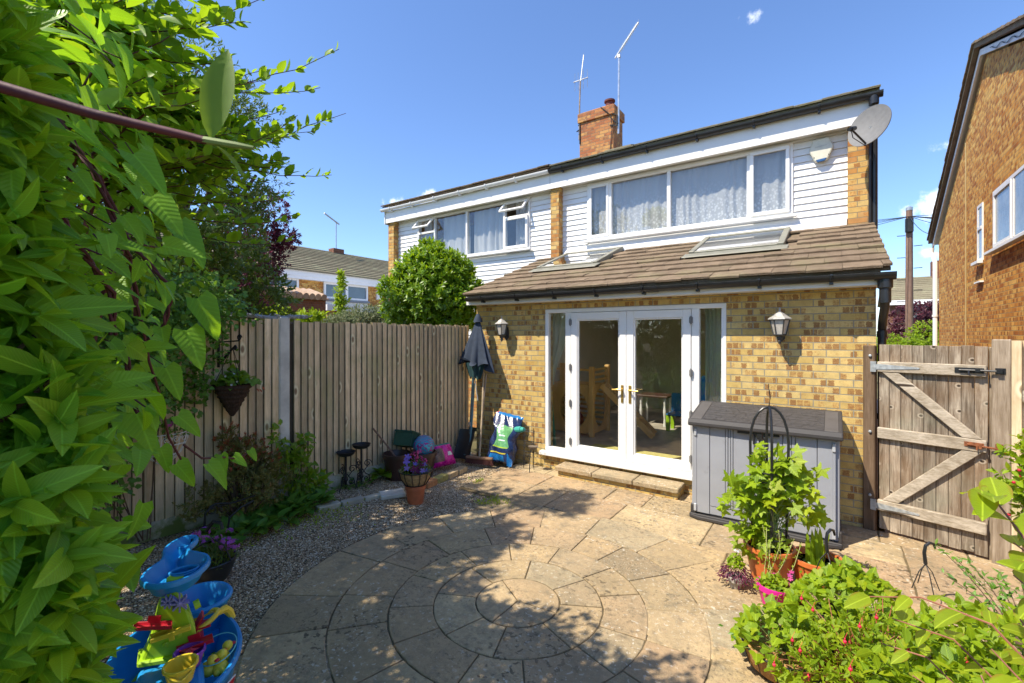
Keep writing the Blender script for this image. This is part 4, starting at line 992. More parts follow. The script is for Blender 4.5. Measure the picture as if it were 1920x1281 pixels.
# ================================================================== BACKGROUND BUILDINGS
TR = Thing('terrace_row', 'distant terrace with white panels and green-grey tiled roof beyond the fence', 'terrace', (-22, 14, 0))
FX = -20.6
m = MB(); m.box(-27.5, FX, 4, 22.5, -.3, 4.7); m.prism([(-27.5,22.5,4.7),(FX,22.5,4.7),(-24.1,22.5,6.55)], (0,-.3,0)); TR.part('wall', m, M_brick2)
m = MB(); m.box(FX, FX+.30, 4, 22.7, 4.66, 4.96); m.box(FX+.0, FX+.28, 4, 22.6, 4.52, 4.66); TR.part('fascia', m, M_upvc)
m = MB(); n = 14
for i in range(n):
    f0, f1 = i/n, (i+1)/n; xa, xb = FX+.38+(-24.1-FX-.38)*f0, FX+.38+(-24.1-FX-.38)*f1; z0, z1 = 4.93+1.85*f0, 4.93+1.85*f1
    m.prism([(xa,3.8,z0+.05),(xb-.05,3.8,z1+.02),(xb-.05,3.8,z1-.03),(xa,3.8,z0-.03)], (0,19.1,0))
m.prism([(-24.1,3.8,6.8),(-28,3.8,4.9),(-28,3.8,4.8),(-24.1,3.8,6.7)], (0,19.1,0)); TR.part('roof', m, M_tile3)
M_paneg = plain('dark_window', (.10,.14,.18), .06, .8, var=.2, scale=1.5)
for (y0, y1, z0, z1, k, white) in ((8.8,11.9,3.45,4.55,1,False),(13.2,15.8,3.72,4.52,1,True),(17.2,20.6,3.05,4.45,2,False)):
    q = win_x(FX+.05, y0, y1, z0, z1, [y0+(y1-y0)*(i+1)/(k+1) for i in range(k)], .10); f = TR.part('window', q, M_upvc); TR.part('pane', MB().box(FX+.03, FX+.04, y0+.1, y1-.1, z0+.1, z1-.1), M_paneg, parent=f); TR.part('sill', MB().box(FX+.01, FX+.20, y0-.05, y1+.05, z0-.12, z0-.01), plain('grey_sill', (.2,.22,.25), .6), parent=f)
    if white: TR.part('white_panel', MB().box(FX+.002, FX+.06, y0, y1, .5, z0-.13), M_clad)
    elif k == 2: TR.part('white_panel', MB().box(FX+.002, FX+.06, y0-.1, y1+.2, .5, z0-.13), M_clad)
TR.part('wall_vent', MB().box(FX+.002, FX+.12, 16.4, 16.75, 3.85, 4.35), M_white); TR.part('downpipe', MB().tube([(FX+.08,17.05,.2),(FX+.08,17.05,4.6)], .045, 8), M_white)
for yv in (10.2, 19.4): TR.part('vent_pipe', MB().tube([(-22.6,yv,5.7),(-22.6,yv,6.4)], .07, 8), M_white)
TR.part('chimney', MB().box(-24.4,-23.9,16.0,16.7,6.5,7.0), M_brickr)
a = Thing('tv_aerial', 'small grey aerial on a pole above the distant terrace roof', 'aerial', (-24.1,16.3,6.7)); a.part('mast', MB().tube([(-24.1,16.3,6.7),(-24.1,16.3,8.6)], .03, 6), M_grey); a.part('boom', MB().tube([(-23.9,15.4,8.9),(-24.1,16.5,8.5)], .05, 6), M_grey)
EXH = Thing('garden_room', 'brown brick single-storey building with a clay pantile edge beyond the fence', 'outbuilding', (-16, 8.5, 0))
m = MB(); m.box(-17.5, -14.5, 5.5, 9.4, -.3, 3.18); EXH.part('wall', m, M_brickr)
m = MB()
for i in range(18):
    yv = 5.5+i*.22; m.tube([(-14.35,yv,3.20),(-15.3,yv,3.46)], .11, 10)
for i in range(2): m.prism([(-14.4,5.4,3.17),(-15.4,5.4,3.44),(-15.4,5.4,3.38),(-14.4,5.4,3.11)], (0,4.05,0)) if i == 0 else None
EXH.part('roof', m, M_terracotta_tile, smooth='auto')
f = EXH.part('window', win_x(-14.47, 7.0, 8.85, 1.3, 2.62, [7.9], .09), M_upvc); EXH.part('pane', MB().box(-14.49,-14.48,7.09,8.76,1.39,2.53), plain('navy_pane', (.02,.03,.12), .1, .8), parent=f)
WAL = Thing('yellow_garage', 'yellow brick flat-roofed building with white edge beyond the fence', 'outbuilding', (-17, 13, 0))
m = MB(); m.box(-19.5,-16.2,10.6,17,-.3,2.86); WAL.part('wall', m, M_brick); WAL.part('roof_edge', MB().box(-19.6,-16.1,10.5,17.1,2.863,3.1), M_upvc)
# far house to the right of the extension
FH = Thing('far_house', 'distant red-brown house with grey tiled roof behind the telegraph pole', 'house', (5, 42, 0))
m = MB(); m.prism([(3.1,39,-.3),(10,39,-.3),(10,39,4.2),(3.1,39,4.2)], (0,6,0)); m.prism([(3.1,39,4.2),(3.1,45,4.2),(3.1,42,5.8)], (.25,0,0)); FH.part('wall', m, M_brickr)
m = MB()
for i in range(12):
    f0, f1 = i/12, (i+1)/12; y0, y1 = 38.6+3.4*f0, 38.6+3.4*f1; z0, z1 = 4.15+1.75*f0, 4.15+1.75*f1; m.prism([(2.85,y0,z0+.06),(2.85,y1-.05,z1+.02),(2.85,y1-.05,z1-.06),(2.85,y0,z0-.04)], (7.4,0,0))
m.prism([(2.85,42,5.9),(2.85,45.4,4.15),(2.85,45.4,4.05),(2.85,42,5.8)], (7.4,0,0)); FH.part('roof', m, M_tile3)
FH.part('fascia', MB().box(2.95,10.2,38.55,38.7,3.85,4.15), M_upvc); FH.part('window', MB().box(4.2,6.4,38.9,38.99,2.6,3.8), M_upvc); FH.part('pane', MB().box(4.3,6.3,38.85,38.89,2.7,3.7), M_paneg); FH.part('chimney', MB().box(5.5,6.0,41.5,42.3,5.6,6.9), M_brickr)
f = FH.part('narrow_window', MB().box(3.04,3.09,40.9,41.6,1.7,2.7), M_upvc); FH.part('narrow_pane', MB().box(3.02,3.035,41.0,41.5,1.8,2.6), M_paneg)
# ================================================================== FENCE (left)
def fxy(y): return -4.85 - .0464*(5.73-y)
FN = Thing('board_fence', 'tall featheredge board fence with concrete posts beside the gravel', 'fence', (-5.0, 3.5, 0))
m = MB(); mg = MB(); yv = 5.70; i = 0
pposts = [2.72, -.30]
while yv > -2.2:
    wd = .076+random.uniform(-.004, .004)
    if any(abs(yv-wd/2-p) < .085 for p in pposts): yv -= .02; continue
    x = fxy(yv)+.004; top = 2.055+random.uniform(-.012, .012); bot = .14+.06*(1-sst(2.6, 5.2, yv))
    if yv < 2.7: top += .012
    a = (x, yv, 0); lean = random.uniform(-.004, .004)
    # tapered featheredge: thick edge towards +y side overlaps the next board
    V = []
    for z in (bot, top):
        o = lean*(z-1); V += [(x-.010, yv+o, z), (x+.004, yv+o, z), (x+.021, yv-wd+.006+o, z), (x+.018+random.uniform(0,.004), yv-wd+o, z), (x-.010, yv-wd+o, z)]
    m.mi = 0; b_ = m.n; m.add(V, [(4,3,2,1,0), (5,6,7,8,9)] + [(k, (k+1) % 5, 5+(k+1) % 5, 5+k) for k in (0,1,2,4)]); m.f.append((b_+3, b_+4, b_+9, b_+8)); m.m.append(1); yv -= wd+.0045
FN.part('boards', m, [M_fence, plain('board_edge_shade', (.27,.22,.14), .9, .1, var=.3)])  # edge colour: weathered saw cut, plus crevice shade painted in between boards
m = MB(); m.add([(fxy(5.7)-.04,5.7,.1),(fxy(-2.2)-.02,-2.2,.1),(fxy(-2.2)-.02,-2.2,2.03),(fxy(5.7)-.02,5.7,2.03),(fxy(5.7)-.022,5.7,.1),(fxy(-2.2)-.022,-2.2,.1),(fxy(-2.2)-.022,-2.2,2.03),(fxy(5.7)-.022,5.7,2.03)], [(0,1,2,3),(7,6,5,4),(3,2,6,7),(0,3,7,4)]); FN.part('gap_shade_backing', m, plain('shaded_timber', (.12,.09,.06), .9, .1))  # dark sheet added behind the boards; its colour stands for overlap shade
for p in pposts:
    q = MB(); q.box(fxy(p)-.09, fxy(p)+.026, p-.06, p+.06, -.2, 2.10); FN.part('post', q, M_conc, bevel=.012)
m = MB()
for a, b in ((5.72, 2.79), (2.65, -.22), (-.38, -2.3)):
    za, zb_ = .14, .14
    V = []
    for yv in (a, b):
        z1 = .155+.06*(1-sst(2.6, 5.2, yv)); V += [(fxy(yv)-.03, yv, -.2), (fxy(yv)+.028, yv, -.2), (fxy(yv)+.028, yv, z1), (fxy(yv)-.03, yv, z1)]
    m.add(V, [(0,1,2,3), (7,6,5,4)] + [(k, 4+k, 4+(k+1) % 4, (k+1) % 4) for k in range(4)])
FN.part('gravel_board', m, M_concm)
m = MB()
m.tube([(fxy(v)-.02, v, 2.10+.012*sin(v*9)) for v in [3.0-.1*k for k in range(14)]], .022, 6)
for k in range(60):
    v = random.uniform(1.7, 3.0); m.tube([(fxy(v)+random.uniform(-.04,.04), v, 2.09), (fxy(v)+random.uniform(-.06,.04), v+random.uniform(-.1,.1), 2.13)], .005, 4)
FN.part('torn_felt', m, plain('grey_felt', (.3,.31,.32), .7, .3, var=.4, scale=20), smooth='auto')

# ================================================================== GATE + right fence
GA = Vector((.37, 5.70, 0)); GB = Vector((1.079, 5.487, 0)); gd = (GB-GA).normalized(); gn = Vector((gd.y, -gd.x, 0)); up = Vector((0,0,1)); GL = (GB-GA).length
if gn.y > 0: gn = -gn
GT = Thing('garden_gate', 'weathered wooden ledged and braced gate with two bolts beside the house', 'gate', (.72, 5.6, 0))
m = MB(); k = 9; wd = GL/k
for i in range(k):
    m.obox(GA, gd, gn, up, i*wd+.0015, (i+1)*wd-.0015, -.022, 0+random.uniform(0, .003), .02+random.uniform(-.01,.01), 1.805+random.uniform(-.004,.006))
GT.part('boards', m, M_gate, bevel=.003)
for (z0, z1) in ((1.545, 1.645), (.905, 1.01), (.21, .312)):
    q = MB(); q.obox(GA, gd, gn, up, -.005, GL-.005, .005, .045, z0, z1); GT.part('rail', q, M_gatex, bevel=.006)
def brace(a, b, w_):
    A, B = Vector(a), Vector(b); P = [GA+gd*x+up*z+gn*.005 for x, z in (( A.x, A.y), (A.x+w_, A.y), (B.x, B.y), (B.x-w_, B.y))]
    q = MB(); q.prism(P, gn*.035); GT.part('brace', q, M_gatex, bevel=.005)
brace((.03, 1.543), (GL-.03, 1.012), .125); brace((.03, .314), (GL-.03, .903), .125)
for z in (1.595, .255):
    q = MB(); q.prism([GA+gd*x+up*(z+zz)+gn*.0455 for x, zz in ((-.02,-.028),(.30,-.008),(.31,0),(.30,.008),(-.02,.028))], gn*.005); q.obox(GA, gd, gn, up, -.055, -.012, .03, .056, z-.05, z+.05); GT.part('hinge', q, M_zinc)
q = MB(); q.obox(GA, gd, gn, up, GL-.20, GL-.02, .046, .052, 1.575, 1.62); q.tube([GA+gd*(GL-.17)+gn*.065+up*1.60, GA+gd*(GL+.075)+gn*.065+up*1.60], .009, 8); q.tube([GA+gd*(GL-.11)+gn*.065+up*1.60, GA+gd*(GL-.11)+gn*.075+up*1.56], .008, 6)
q.obox(GA, gd, gn, up, GL-.07, GL-.04, .052, .075, 1.585, 1.615); GT.part('black_bolt', q, M_black)
q = MB(); q.obox(GA, gd, gn, up, GL+.04, GL+.10, .036, .042, 1.575, 1.625); q.obox(GA, gd, gn, up, GL+.05, GL+.085, .042, .075, 1.583, 1.617)
KP = None
q2 = MB(); q2.obox(GA, gd, gn, up, GL-.14, GL-.02, .046, .052, .945, .985); q2.tube([GA+gd*(GL-.12)+gn*.062+up*.965, GA+gd*(GL+.07)+gn*.062+up*.955], .008, 8); q2.obox(GA, gd, gn, up, GL-.05, GL-.03, .052, .072, .94, .985); q2.tube([GA+gd*(GL-.06)+gn*.065+up*.965, GA+gd*(GL-.06)+gn*.07+up*.925], .006, 6); GT.part('rusty_bolt', q2, M_rust)
def gpost(name, lab, x0, x1, z1, mat, d0=-.05, d1=.036, extra=None):
    q = MB(); q.obox(GA, gd, gn, up, x0, x1, d0, d1, -.05, z1); t = Thing(name, lab, 'gate post', tuple(GA+gd*((x0+x1)/2))); t.part('post', q, mat, bevel=.008)
    if extra: extra(t)
    return t
def ex1(t):
    q = MB()
    for z in (1.70, .96, .34): q.lathe([(.014,0),(.012,.012),(.0,.016)], GA+gd*-.06+up*z+gn*.04, 10, gn)
    t.part('bolt_head', q, M_zinc)
gpost('gate_post', 'dark brown gate post with bolt heads against the brick wall', -.12, -.025, 1.80, M_postd, extra=ex1)
def ex2(t):
    t.part('keep', MB().obox(GA, gd, gn, up, GL+.045, GL+.105, .0365, .042, 1.575, 1.625).obox(GA, gd, gn, up, GL+.055, GL+.09, .042, .075, 1.583, 1.617), M_black)
    t.part('rusty_keep', MB().obox(GA, gd, gn, up, GL+.045, GL+.09, .0365, .042, .915, .995).obox(GA, gd, gn, up, GL+.055, GL+.08, .042, .07, .935, .975), M_rust)
gpost('gate_post', 'pale weathered gate post on the latch side of the wooden gate', GL+.022, GL+.135, 1.865, M_post, extra=ex2)
gpost('gate_stop', 'narrow pale timber stop between the gate and its latch post', GL-.001, GL+.02, 1.80, M_post, -.05, -.024)
RF = Thing('side_fence', 'pale fence panel to the right of the latch post', 'fence', (1.35, 5.42, 0))
m = MB(); o = GA+gd*(GL+.137)
for i in range(9): m.obox(o, gd, gn, up, .002+i*.1, .098+i*.1, -.03, -.006+.003*(i % 2), .0, 1.855)
RF.part('boards', m, M_fence)
q = MB(); q.obox(o, gd, gn, up, .06, .95, -.002, .045, 1.36, 1.45); q.obox(o, gd, gn, up, .06, .95, -.002, .045, .35, .44); RF.part('rail', q, M_gatex)
q = MB(); q.obox(o, gd, gn, up, .0, .055, -.004, .04, 0, 1.855); RF.part('batten', q, M_fence)

# ================================================================== WALL THINGS
def lantern(x, lab):
    y0 = 5.73; cy = 5.595; t = Thing('wall_lantern', lab, 'lantern', (x, y0, 1.95), 'lanterns beside the doors')
    M_pew = plain('pewter_paint', (.42,.41,.39), .5, .5, metal=.2, var=.2, scale=40); M_lblk = plain('lantern_black', (.05,.05,.05), .5, .5)
    m = MB(); n = 6
    m.lathe([(.012,2.165),(.004,2.172)], (x,cy,0), 8); m.lathe([(.0,2.195),(.007,2.185),(.012,2.172),(.007,2.160),(.014,2.150),(.028,2.138),(.045,2.128),(.075,2.098),(.108,2.078),(.112,2.066),(.10,2.064),(.0,2.066)][::-1], (x,cy,0), n)
    t.part('roof', m, M_pew, bevel=.002)
    m = MB()
    for k in range(n):
        a0 = 2*pi*k/n; p0 = Vector((x+.092*cos(a0), cy+.092*sin(a0), 2.062)); p1 = Vector((x+.058*cos(a0), cy+.058*sin(a0), 1.905)); m.tube([p0, p1], .006, 6)
        a1 = 2*pi*(k+1)/n; m.tube([p1, (x+.058*cos(a1), cy+.058*sin(a1), 1.905)], .006, 6); m.tube([p0, (x+.092*cos(a1), cy+.092*sin(a1), 2.062)], .006, 6)
    m.lathe([(.064,1.902),(.05,1.888),(.03,1.878),(.032,1.866),(.018,1.85),(.024,1.835),(.012,1.82),(.014,1.812),(.003,1.80)], (x,cy,0), n*2)
    t.part('cage', m, M_lblk)
    m = MB(); m.lathe([(.052,1.908),(.086,2.060)], (x,cy,0), n); t.part('glass', m, plain('frosted_glass', (.5,.47,.42), .25, .5, var=.1, scale=30, bump=.3))
    m = MB(); m.prism([(x-.04,y0-.002,1.86),(x-.045,y0-.002,1.95),(x-.03,y0-.002,2.02),(x+.03,y0-.002,2.02),(x+.045,y0-.002,1.95),(x+.04,y0-.002,1.86),(x,y0-.002,1.82)], (0,-.02,0)); m.tube([(x,y0-.02,1.93),(x,y0-.05,1.885),(x,cy+.02,1.862),(x,cy,1.87)], [.012,.014,.012,.01], 8)
    t.part('bracket', m, M_lblk)
lantern(-.458, 'silver topped black wall lantern right of the french doors above the storage box')
lantern(-4.10, 'silver topped black wall lantern left of the french doors above the closed parasol')
AL = Thing('alarm_box', 'cream hexagonal alarm box with blue strobe on the white cladding', 'alarm box', (-.13, 7.85, 4.52))
def hexa(y0, y1, s=1.):
    P = [(-.10*s,.15*s),(.09*s,.165*s),(.145*s,.02*s),(.075*s,-.15*s),(-.075*s,-.16*s),(-.145*s,-.0*s)]; return [(-.13+a, y0, 4.51+b) for a, b in P]
m = MB(); m.prism(hexa(7.845, 0), (0,-.07,0)); AL.part('case', m, plain('cream_plastic', (.62,.60,.48), .45), bevel=.018, seg=2)
m = MB(); m.prism([(-.195,7.79,4.375),(-.065,7.79,4.385),(-.085,7.79,4.345),(-.175,7.79,4.335)], (0,-.022,0)); AL.part('strobe', m, plain('blue_strobe', (.03,.1,.25), .25), bevel=.006)
m = MB()
for k in range(11): m.box(-.20+k*.0125, -.193+k*.0125, 7.772, 7.776, 4.545+.0012*k, 4.558+.0012*k)
AL.part('lettering', m, plain('faded_letter', (.42,.42,.36), .6))
m = MB(); m.sphere((-.215,7.775,4.41), .007, 8, 6); m.sphere((-.045,7.775,4.425), .007, 8, 6); AL.part('screws', m, M_lblk if False else M_black)
SD = Thing('satellite_dish', 'grey mesh satellite dish on the right corner of the house under the eaves', 'satellite dish', (.36, 7.55, 4.6))
dc = Vector((.37, 7.25, 4.52)); dn = Vector((-.50, -.78, .28)).normalized(); du = dn.cross(Vector((0,0,1))).normalized(); dv = du.cross(dn)
m = MB(); R = .27; nr, na = 8, 40
def dishpt(r, a, off): return dc + (du*cos(a)*.9 + dv*sin(a)*1.0)*r*R + dn*(.055*r*r-.055+off)
V = []; 
for off in (0., -.012):
    for i in range(nr+1):
        for k in range(na): V.append(dishpt(max(1e-4, i/nr), 2*pi*k/na, off))
b = (nr+1)*na; F = []
for i in range(nr):
    for k in range(na):
        k2 = (k+1) % na; F += [(i*na+k, i*na+k2, (i+1)*na+k2, (i+1)*na+k), (b+i*na+k, b+(i+1)*na+k, b+(i+1)*na+k2, b+i*na+k2)]
for k in range(na): F.append((nr*na+k, nr*na+(k+1) % na, b+nr*na+(k+1) % na, b+nr*na+k))
m.add(V, F); SD.part('reflector', m, plain('dish_grey', (.17,.17,.168), .6, .3, var=.12, scale=20, bump=.4, bscale=300), smooth='auto')
foot = dishpt(.9, 1.5*pi, .0); lnb = dc + dn*.30 - dv*.20 
m = MB(); m.tube([foot, lnb], .012, 8); m.tube([lnb, lnb+(dc-lnb)*.22], [.03,.026], 12); m.tube([lnb-(dc-lnb)*.12, lnb], .02, 10); m.tube([lnb, lnb+Vector((.02,.03,-.10)), foot+Vector((0,0,-.03)), Vector((.36,7.55,4.40))], .005, 6); SD.part('feed_arm', m, M_black)
m = MB(); m.tube([dc-dn*.06, (.34,7.52,4.55), (.34,7.60,4.55)], .02, 8); m.box(.30,.38,7.585,7.599,4.42,4.68); SD.part('bracket', m, M_grey)
# aerials
A1 = Thing('tv_aerial', 'old thin aerial with an upright reflector on the left side of the chimney', 'aerial', (-5.15, 10.3, 6.9))
m = MB(); m.tube([(-5.16,10.3,6.75),(-5.15,10.3,7.6),(-5.13,10.3,8.20)], .018, 8); A1.part('mast', m, plain('rusty_mast', (.3,.22,.15), .7, .4, var=.4, scale=20))
m = MB(); A = Vector((-5.12,10.3,8.20)); B = Vector((-5.06,10.35,8.85)); m.tube([A, B], .014, 6); dd = (B-A).normalized()
for k in range(9): p = A.lerp(B, .15+.85*k/8); m.tube([p-Vector((0,0,.05)), p+Vector((0,0,.05))], .005, 4)
m.tube([A+Vector((-.20,0,.03)), A+Vector((.20,0,.03))], .014, 6)
for o in (-.17,-.08,.06,.17): m.tube([A+Vector((o,.02,-.20)), A+Vector((o,.02,.25))], .006, 4)
A1.part('array', m, M_grey)
m = MB(); m.tube([(-5.11,10.2,6.95),(-5.2,10.25,6.95),(-5.16,10.3,6.98)], .014, 6); m.tube([(-5.11,10.25,7.15),(-5.18,10.3,7.1)], .014, 6); m.tube([(-5.09,10.19,7.25),(-5.085,10.19,6.6)], .02, 6); A1.part('bracket', m, M_iron)
A2 = Thing('tv_aerial', 'tall silver yagi aerial slanting up on the right side of the chimney', 'aerial', (-4.12, 10.3, 6.7))
m = MB(); m.tube([(-4.12,10.25,6.62),(-4.10,10.25,8.50)], .025, 8); A2.part('mast', m, M_alu)
m = MB(); A = Vector((-4.20,10.25,8.42)); B = Vector((-3.60,10.15,8.98)); m.tube([A, B], .020, 6); m.tube([A+Vector((0,0,.03)), A.lerp(B,.9)+Vector((0,0,.05))], .010, 5)
for k in range(13):
    p = A.lerp(B, .2+.8*k/12); h_ = .10-.03*k/12; m.tube([p-Vector((0,0,h_)), p+Vector((0,0,h_))], .006, 4)
m.box(-4.13,-4.07,10.22,10.28,8.40,8.47)
A2.part('array', m, M_alu)
m = MB(); m.tube([(-4.23,10.19,6.95),(-4.12,10.22,6.85),(-4.12,10.25,6.85)], .016, 6); m.tube([(-4.3,10.18,6.85),(-4.14,10.2,6.80)], .015, 6); m.tube([(-4.24,10.18,7.1),(-4.13,10.2,7.05),(-4.13,10.2,6.8)], .018, 6); m.tube([(-4.52,10.15,7.32),(-4.4,10.14,7.2),(-4.26,10.15,7.05),(-4.24,10.17,6.8),(-4.3,10.18,6.2)], .010, 5); A2.part('bracket', m, M_iron)
# telegraph pole
TP = Thing('telegraph_pole', 'brown wooden telegraph pole with many wires beyond the gate', 'pole', (2.74, 26.3, 0))
m = MB(); m.tube([(2.74,26.3,-.3),(2.74,26.3,3),(2.74,26.3,7.35)], [.15,.14,.115], 14); TP.part('shaft', m, M_pole, smooth='auto')
m = MB(); m.lathe([(.125,7.33),(.12,7.46),(.05,7.5)], (2.74,26.3,0), 14); TP.part('cap', m, M_grey)
m = MB(); m.box(2.58,2.86,26.04,26.17,6.35,6.95); TP.part('junction_box', m, M_iron, bevel=.02)
for k in range(9): z = 2.4+k*.48; sd = 1 if k % 2 else -1; TP.part('climbing_step', MB().tube([(2.74+sd*.14,26.25,z),(2.74+sd*.42,26.2,z)], .016, 6), M_iron)
m = MB(); top = Vector((2.74,26.2,7.05))
for (x, yv, z, sg) in ((-14,18,6.2,.7),(-12,30,7.0,.6),(-10,14,5.8,.5),(-6,12,5.6,.4),(16,22,6.9,.4),(14,26,6.0,.5),(11,20,6.2,.6),(2.6,17.2,4.75,.35),(8,18,5.4,.4),(9,32,6.5,.4),(12,30,6.8,.4)):
    B = Vector((x, yv, z)); m.tube([top.lerp(B, f)+Vector((0,0,-4*sg*f*(1-f))) for f in [i/14 for i in range(15)]], .012, 5)
TP.part('wire', m, M_black)

# ================================================================== PATIO THINGS
# --- resin storage box
SB = Thing('storage_box', 'grey resin garden storage box with dark ridged lid against the brick wall', 'storage box', (-.58, 5.35, 0))
bx0, bx1, by0, by1 = -1.225, .066, 5.01, 5.69
m = MB(); m.box(bx0-.005, bx1+.005, by0-.01, by1, 0, .045); m.box(bx0+.0, bx0+.06, by0+.02, by1-.02, .045, .13); m.box(bx1-.02, bx1+.003, by0+.01, by0+.08, .045, .14); m.prism([(bx0-.005,by0-.01,0),(bx0+.1,by0-.045,0),(bx1-.1,by0-.045,0),(bx1+.005,by0-.01,0)], (0,0,.035)); SB.part('base', m, M_boxd, bevel=.006)
m = MB(); m.box(bx0+.012, bx1-.012, by0+.03, by1-.03, .045, .975); SB.part('body', m, M_boxg, bevel=.008)
for i, (a, b) in enumerate(((bx0+.06, (bx0+bx1)/2-.003), ((bx0+bx1)/2+.003, bx1-.10+.04))):
    m = MB(); yf = by0+.004
    # planked door: strips with grooves between
    wds = [.12,.135,.022,.022,.02,.17,.04] if i == 0 else [.04,.15,.05,.02,.03,.17,.12]
    s = (b-a)/sum(wds); x = a
    for k, wv in enumerate(wds):
        m.box(x+.0025, x+wv*s-.0025, yf+(.004 if k % 2 else 0), yf+.025, .065 if k in (0,6) else .15, .965); x += wv*s
    m.box(a+.12*s, b-.12*s, yf+.008, yf+.025, .065, .145)
    d = SB.part('door', m, M_boxg, bevel=.0025)
    hx = a-.008 if i == 0 else b+.004
    for z in (.90, .12): SB.part('hinge', MB().box(hx-.012, hx+.014, yf-.016, yf+.01, z-.045, z+.03), plain('hinge_grey', (.42,.44,.47), .4), parent=d, bevel=.004)
    for z0 in (.07,): SB.part('rim', MB().box(hx-.008, hx+.012, yf-.004, yf+.02, z0, .96), M_boxg, parent=d)
# lid
zf, zt, zbk = 1.00, 1.145, 1.10
ly0, ly1, ly2 = by0-.055, 5.52, by1+.005
m = MB()
prof = [(ly0,zf-.035),(ly0,zf),(ly0+.02,zf+.035),(ly1,zt),(ly1+.05,zt+.004),(ly2,zbk),(ly2,zf-.02),(ly0+.03,zf-.04)]
for (a, b) in ((bx0-.01, bx1+.012),): m.prism([(a,p,q) for p, q in prof], (b-a,0,0))
# slope-ended look: dark end caps slightly proud
lid = SB.part('lid', m, M_boxd, bevel=.012, seg=2)
m = MB(); uy = Vector((0, ly1-(ly0+.02), zt-(zf+.035))); sl = uy.length; uy.normalize(); un = Vector((0, -uy.z, uy.y)); o = Vector((bx0, ly0+.02, zf+.035))
for r in range(15):
    s0 = .02+r*(sl-.04)/15; x = .13
    while x < (bx1-bx0)-.14:
        L_ = random.uniform(.10, .3); m.obox(o, (1,0,0), uy, un, x, min(x+L_, bx1-bx0-.13), s0+.003, s0+(sl-.04)/15-.003, -.004, .0025+random.uniform(0,.002)); x += L_+.006
SB.part('lid_ridges', m, plain('lid_ridge_grey', (.066,.062,.062), .6, .35, var=.25, scale=30), parent=lid)
m = MB()
for a in (bx0+.015, bx1-.125): m.obox(o, (1,0,0), uy, un, a-bx0, a-bx0+.105, .01, sl-.01, -.004, .005)
SB.part('lid_corner', m, plain('lid_corner_grey', (.095,.088,.085), .6, .35), parent=lid, bevel=.003)
m = MB(); hx = (bx0+bx1)/2; m.box(hx-.19, hx+.17, by0-.035, by0-.012, .935, .965); m.box(hx-.15, hx-.12, by0-.02, by0+.006, .94, .96); m.box(hx+.10, hx+.13, by0-.02, by0+.006, .94, .96); m.box(hx-.02, hx+.03, by0-.04, by0+.004, .90, .985); m.box(hx+.035, hx+.055, by0-.035, by0+.004, .87, .92); m.box(hx-.055, hx-.04, by0-.03, by0+.004, .84, .935)
SB.part('latch', m, M_black, bevel=.004)

# --- closed parasol leaning in the corner
PR = Thing('closed_parasol', 'closed navy parasol standing in the corner by the fence and the brick wall', 'parasol', (-4.56, 5.47, 0))
m = MB(); nw = 120
topc = Vector((-4.50, 5.52, 2.12)); botc = Vector((-4.52, 5.47, 1.40))
def cn(u, v):
    a = 2*pi*u; f = v; R = .03+.245*f**.9; fold = 1+.30*f*sin(a*8+.6*sin(a*3))-.12*f*abs(sin(a*4))
    c = topc.lerp(botc, f); hem = .07*sin(a*4+1)*max(0, f-.82)/.18 - (.10*max(0, f-.88)/.12 if cos(a-3.9) > .2 else 0)
    return (c.x+R*fold*cos(a)*1.1, c.y+R*fold*sin(a)*.42, c.z-hem)
m.grid(cn, nw, 26); PR.part('canopy', m, M_navy, smooth=True)
m = MB(); m.grid(lambda u, v: ((botc.x+(.16-.07*v)*cos(2*pi*u)*(1+.2*sin(16*pi*u))), botc.y+(.07-.02*v)*sin(2*pi*u)*(1+.2*sin(16*pi*u)), 1.46-.22*v-.02*sin(14*pi*u)), 80, 8); PR.part('inner_canopy', m, plain('navy_lining', (.025,.06,.065), .85, .2), smooth=True)
m = MB(); m.lathe([(.075,-.02),(.06,.03),(.028,.10),(.0,.12)], topc, 14); PR.part('cap', m, M_navy, smooth='auto')
m = MB(); m.tube([(-4.50,5.52,2.1),(-4.55,5.46,1.2),(-4.60,5.42,.03)], .02, 10); PR.part('pole', m, plain('steel_blue_pole', (.09,.15,.18), .4, .5, metal=.3))
m = MB(); m.tube([(-4.535,5.47,1.3),(-4.44,5.44,.9)], .008, 6); m.lathe([(.026,.5),(.026,.56)], (-4.585,5.435,.0), 10); PR.part('collar', m, M_grey)
# --- shovel, broom
SV = Thing('snow_shovel', 'black shovel with a blue handle leaning on the fence corner', 'shovel', (-4.62, 5.42, 0))
m = MB(); m.tube([(-4.575,5.52,1.15),(-4.545,5.42,.5),(-4.53,5.36,.20)], .014, 8); SV.part('handle', m, plain('teal_handle', (.10,.22,.25), .4))
m = MB(); m.grid(lambda u, v: (-4.76+.30*u, 5.44-.16*v+.05*(2*u-1)**2*-1, .44-.42*v), 12, 8); m.grid(lambda u, v: (-4.76+.30*u, 5.452-.16*v+.05*(2*u-1)**2*-1, .44-.42*v), 12, 8); SV.part('blade', m, M_black, smooth=True)
SV.part('socket', MB().tube([(-4.535,5.37,.24),(-4.525,5.33,.08)], [.02,.028], 8).box(-4.60,-4.45,5.30,5.34,.05,.09), plain('teal_handle', (.10,.22,.25), .4))
BM = Thing('broom', 'brown bristle yard broom standing beside the compost bag', 'broom', (-4.27, 5.27, 0))
m = MB(); m.tube([(-4.43,5.57,1.35),(-4.36,5.45,.75),(-4.29,5.30,.10)], .014, 8); BM.part('handle', m, M_pine if False else plain('pale_wood', (.42,.33,.22), .6, .3, var=.2, scale=14))
